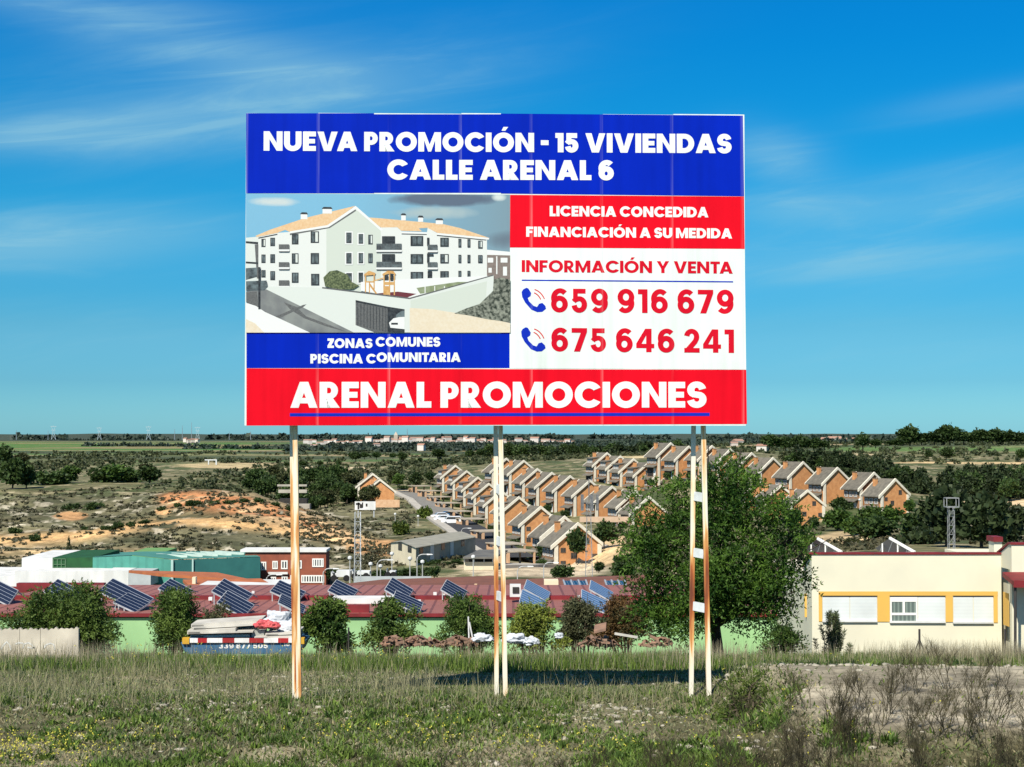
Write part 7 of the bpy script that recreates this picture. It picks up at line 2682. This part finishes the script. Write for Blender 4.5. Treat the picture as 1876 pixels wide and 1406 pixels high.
# leafy weeds of the foreground: broad leaves in tufts
n = 11000
cx, cy = field(n, 15.3, 22.5)
keep = (rg.random(n) < sstep(.34, .54, fbm(cx * .6 + 60, cy * .6, 3)) * np.interp(cy, [17.2, 18.3, 19.3, 22.3], [1.0, .65, .20, .04])) & (slab_mask(cx, cy) < .4) & ((cy > 16.9) | (cx > 2.0))
cx, cy = cx[keep], cy[keep]
k = 26
sz = np.repeat(rg.uniform(.05, .14, len(cx)), k)
x = np.repeat(cx, k) + rg.normal(0, .45, len(cx) * k) * sz
y = np.repeat(cy, k) + rg.normal(0, .45, len(cx) * k) * sz
tone = np.repeat(rg.random(len(cx)), k)
c = (GREEN * 1.05)[None] * (1 - tone[:, None]) + (DKG * 1.2)[None] * tone[:, None]
blades('leafy_weeds', x, y, sz * rg.uniform(.5, 1.3, len(x)), .028 * rg.uniform(.6, 1.5, len(x)), 1.1, c * rg.uniform(.45, 1.45, (len(x), 1)), m=m_grass)
# small yellow flowers
cl = [(30, 17.8, .6, .4, 220), (90, 18.4, .7, .4, 110), (330, 30, 1.0, .8, 40), (960, 18.2, .8, .5, 50), (720, 19.0, .7, .3, 60), (1370, 27, .8, .8, 60), (600, 29, 1.5, .8, 60), (1530, 18, 1.2, .5, 50), (1130, 18.5, 1.2, .8, 60)]
pts = np.concatenate([np.stack([(c[0] - 938) / F * c[1] + rg.normal(0, c[2], c[4]), c[1] + rg.normal(0, c[3], c[4])], -1) for c in cl])
z = zs(pts[:, 0], pts[:, 1]) + np.where(pts[:, 1] > 25, rg.uniform(.25, .5, len(pts)), rg.uniform(.08, .30, len(pts)))
q = np.concatenate([pts, z[:, None]], 1)
q = np.repeat(q, 4, 0) + rg.normal(0, .012, (len(q) * 4, 3))
tag(leaf_mesh('yellow_flowers', leaves_at(rg, q, rg.normal(0, 1, q.shape), 0.015, .013, .3, 'quad'), mat('petal_yellow', (.50, .46, .06), (.40, .38, .06), 8)), kind='stuff')

# dry branching weeds in the right foreground
def weed_proto(seed, h, spread):
    rr = random.Random(seed)
    segs = []

    def grow(p, d, l, r, lev):
        q = p + d * l
        segs.append((p, q, r, r * .7))
        if lev == 0:
            return
        for _ in range(rr.choice((2, 3, 3, 4))):
            t = rr.uniform(.35, 1.0)
            nd = (d + Vector((rr.gauss(0, spread), rr.gauss(0, spread), rr.uniform(.0, .5)))).normalized()
            grow(p + d * l * t, nd, l * rr.uniform(.5, .8), r * .62, lev - 1)
    for _ in range(rr.choice((2, 3, 4))):
        grow(Vector((rr.gauss(0, .04), rr.gauss(0, .04), -.05)), Vector((rr.gauss(0, .35), rr.gauss(0, .35), 1)).normalized(), h * .42, .0065, 4)
    vs, fs = [], []
    for p, q, r0, r1 in segs:
        t = (q - p).normalized()
        u = t.cross(Vector((.3, .9, .2))).normalized()
        w = t.cross(u)
        b = len(vs)
        for (c, r_) in ((p, r0), (q, r1)):
            for k in range(3):
                a = k * 2.094
                vs.append(c + (u * math.cos(a) + w * math.sin(a)) * r_)
        fs += [(b + k, b + (k + 1) % 3, b + 3 + (k + 1) % 3, b + 3 + k) for k in range(3)]
    return np.array([v[:] for v in vs]), np.array(fs)


protos = [weed_proto(s, hh, .45) for s, hh in ((1, .75), (2, .9), (3, .65), (4, .8), (5, 1.0))]


def weeds(name, spots, m):
    V_, F_, off_ = [], [], 0
    for (x, y, s) in spots:
        v, f = protos[rg.integers(len(protos))]
        a = rg.uniform(0, 6.28)
        R = np.array([[math.cos(a), -math.sin(a), 0], [math.sin(a), math.cos(a), 0], [0, 0, 1]])
        V_.append(v @ R.T * s + np.array([x, y, gz(x, y)]))
        F_.append(f + off_)
        off_ += len(v)
    return tag(np_mesh(name, np.concatenate(V_), np.concatenate(F_).ravel(), 4, [m]), kind='stuff')


sp = []
for (px, d, sx, sd, n_, s0, s1) in ((1300, 16.3, .5, .4, 12, .5, .8), (1450, 16.0, .5, .4, 16, .5, .85), (1620, 15.9, .5, .4, 18, .5, .9), (1780, 15.9, .5, .4, 20, .6, .95), (1870, 16.3, .4, .5, 12, .7, 1.0), (1480, 17.4, .3, .3, 8, .7, 1.0), (1420, 17.2, .35, .4, 9, .6, .95), (1560, 17.0, .5, .5, 14, .7, 1.05), (1480, 19.2, .35, .5, 6, .6, .9), (1700, 17.4, .6, .6, 16, .7, 1.1), (1820, 17.6, .5, .6, 14, .8, 1.15), (1860, 21, .5, .6, 5, .7, 1.0), (1660, 20.5, .3, .4, 4, .7, 1.0), (1760, 20.2, .35, .4, 5, .8, 1.1), (850, 16.9, .3, .3, 6, .55, .8), (760, 16.6, .4, .3, 6, .5, .7), (1130, 16.8, .5, .4, 10, .5, .75), (1010, 16.7, .5, .4, 7, .5, .7), (1290, 17.0, .4, .5, 9, .5, .8), (1830, 33, 1.0, 1.5, 8, .8, 1.3), (1600, 19, .2, .3, 2, .8, 1), (430, 16.8, .6, .5, 7, .4, .6)):
    for _ in range(n_):
        sp.append(((px - 938) / F * d + rg.normal(0, sx), d + rg.normal(0, sd), rg.uniform(s0, s1) * .85))
weeds('dry_weeds', sp, mat('weed_stalk', (.030, .027, .015), (.085, .075, .036), 5, rough=.9))
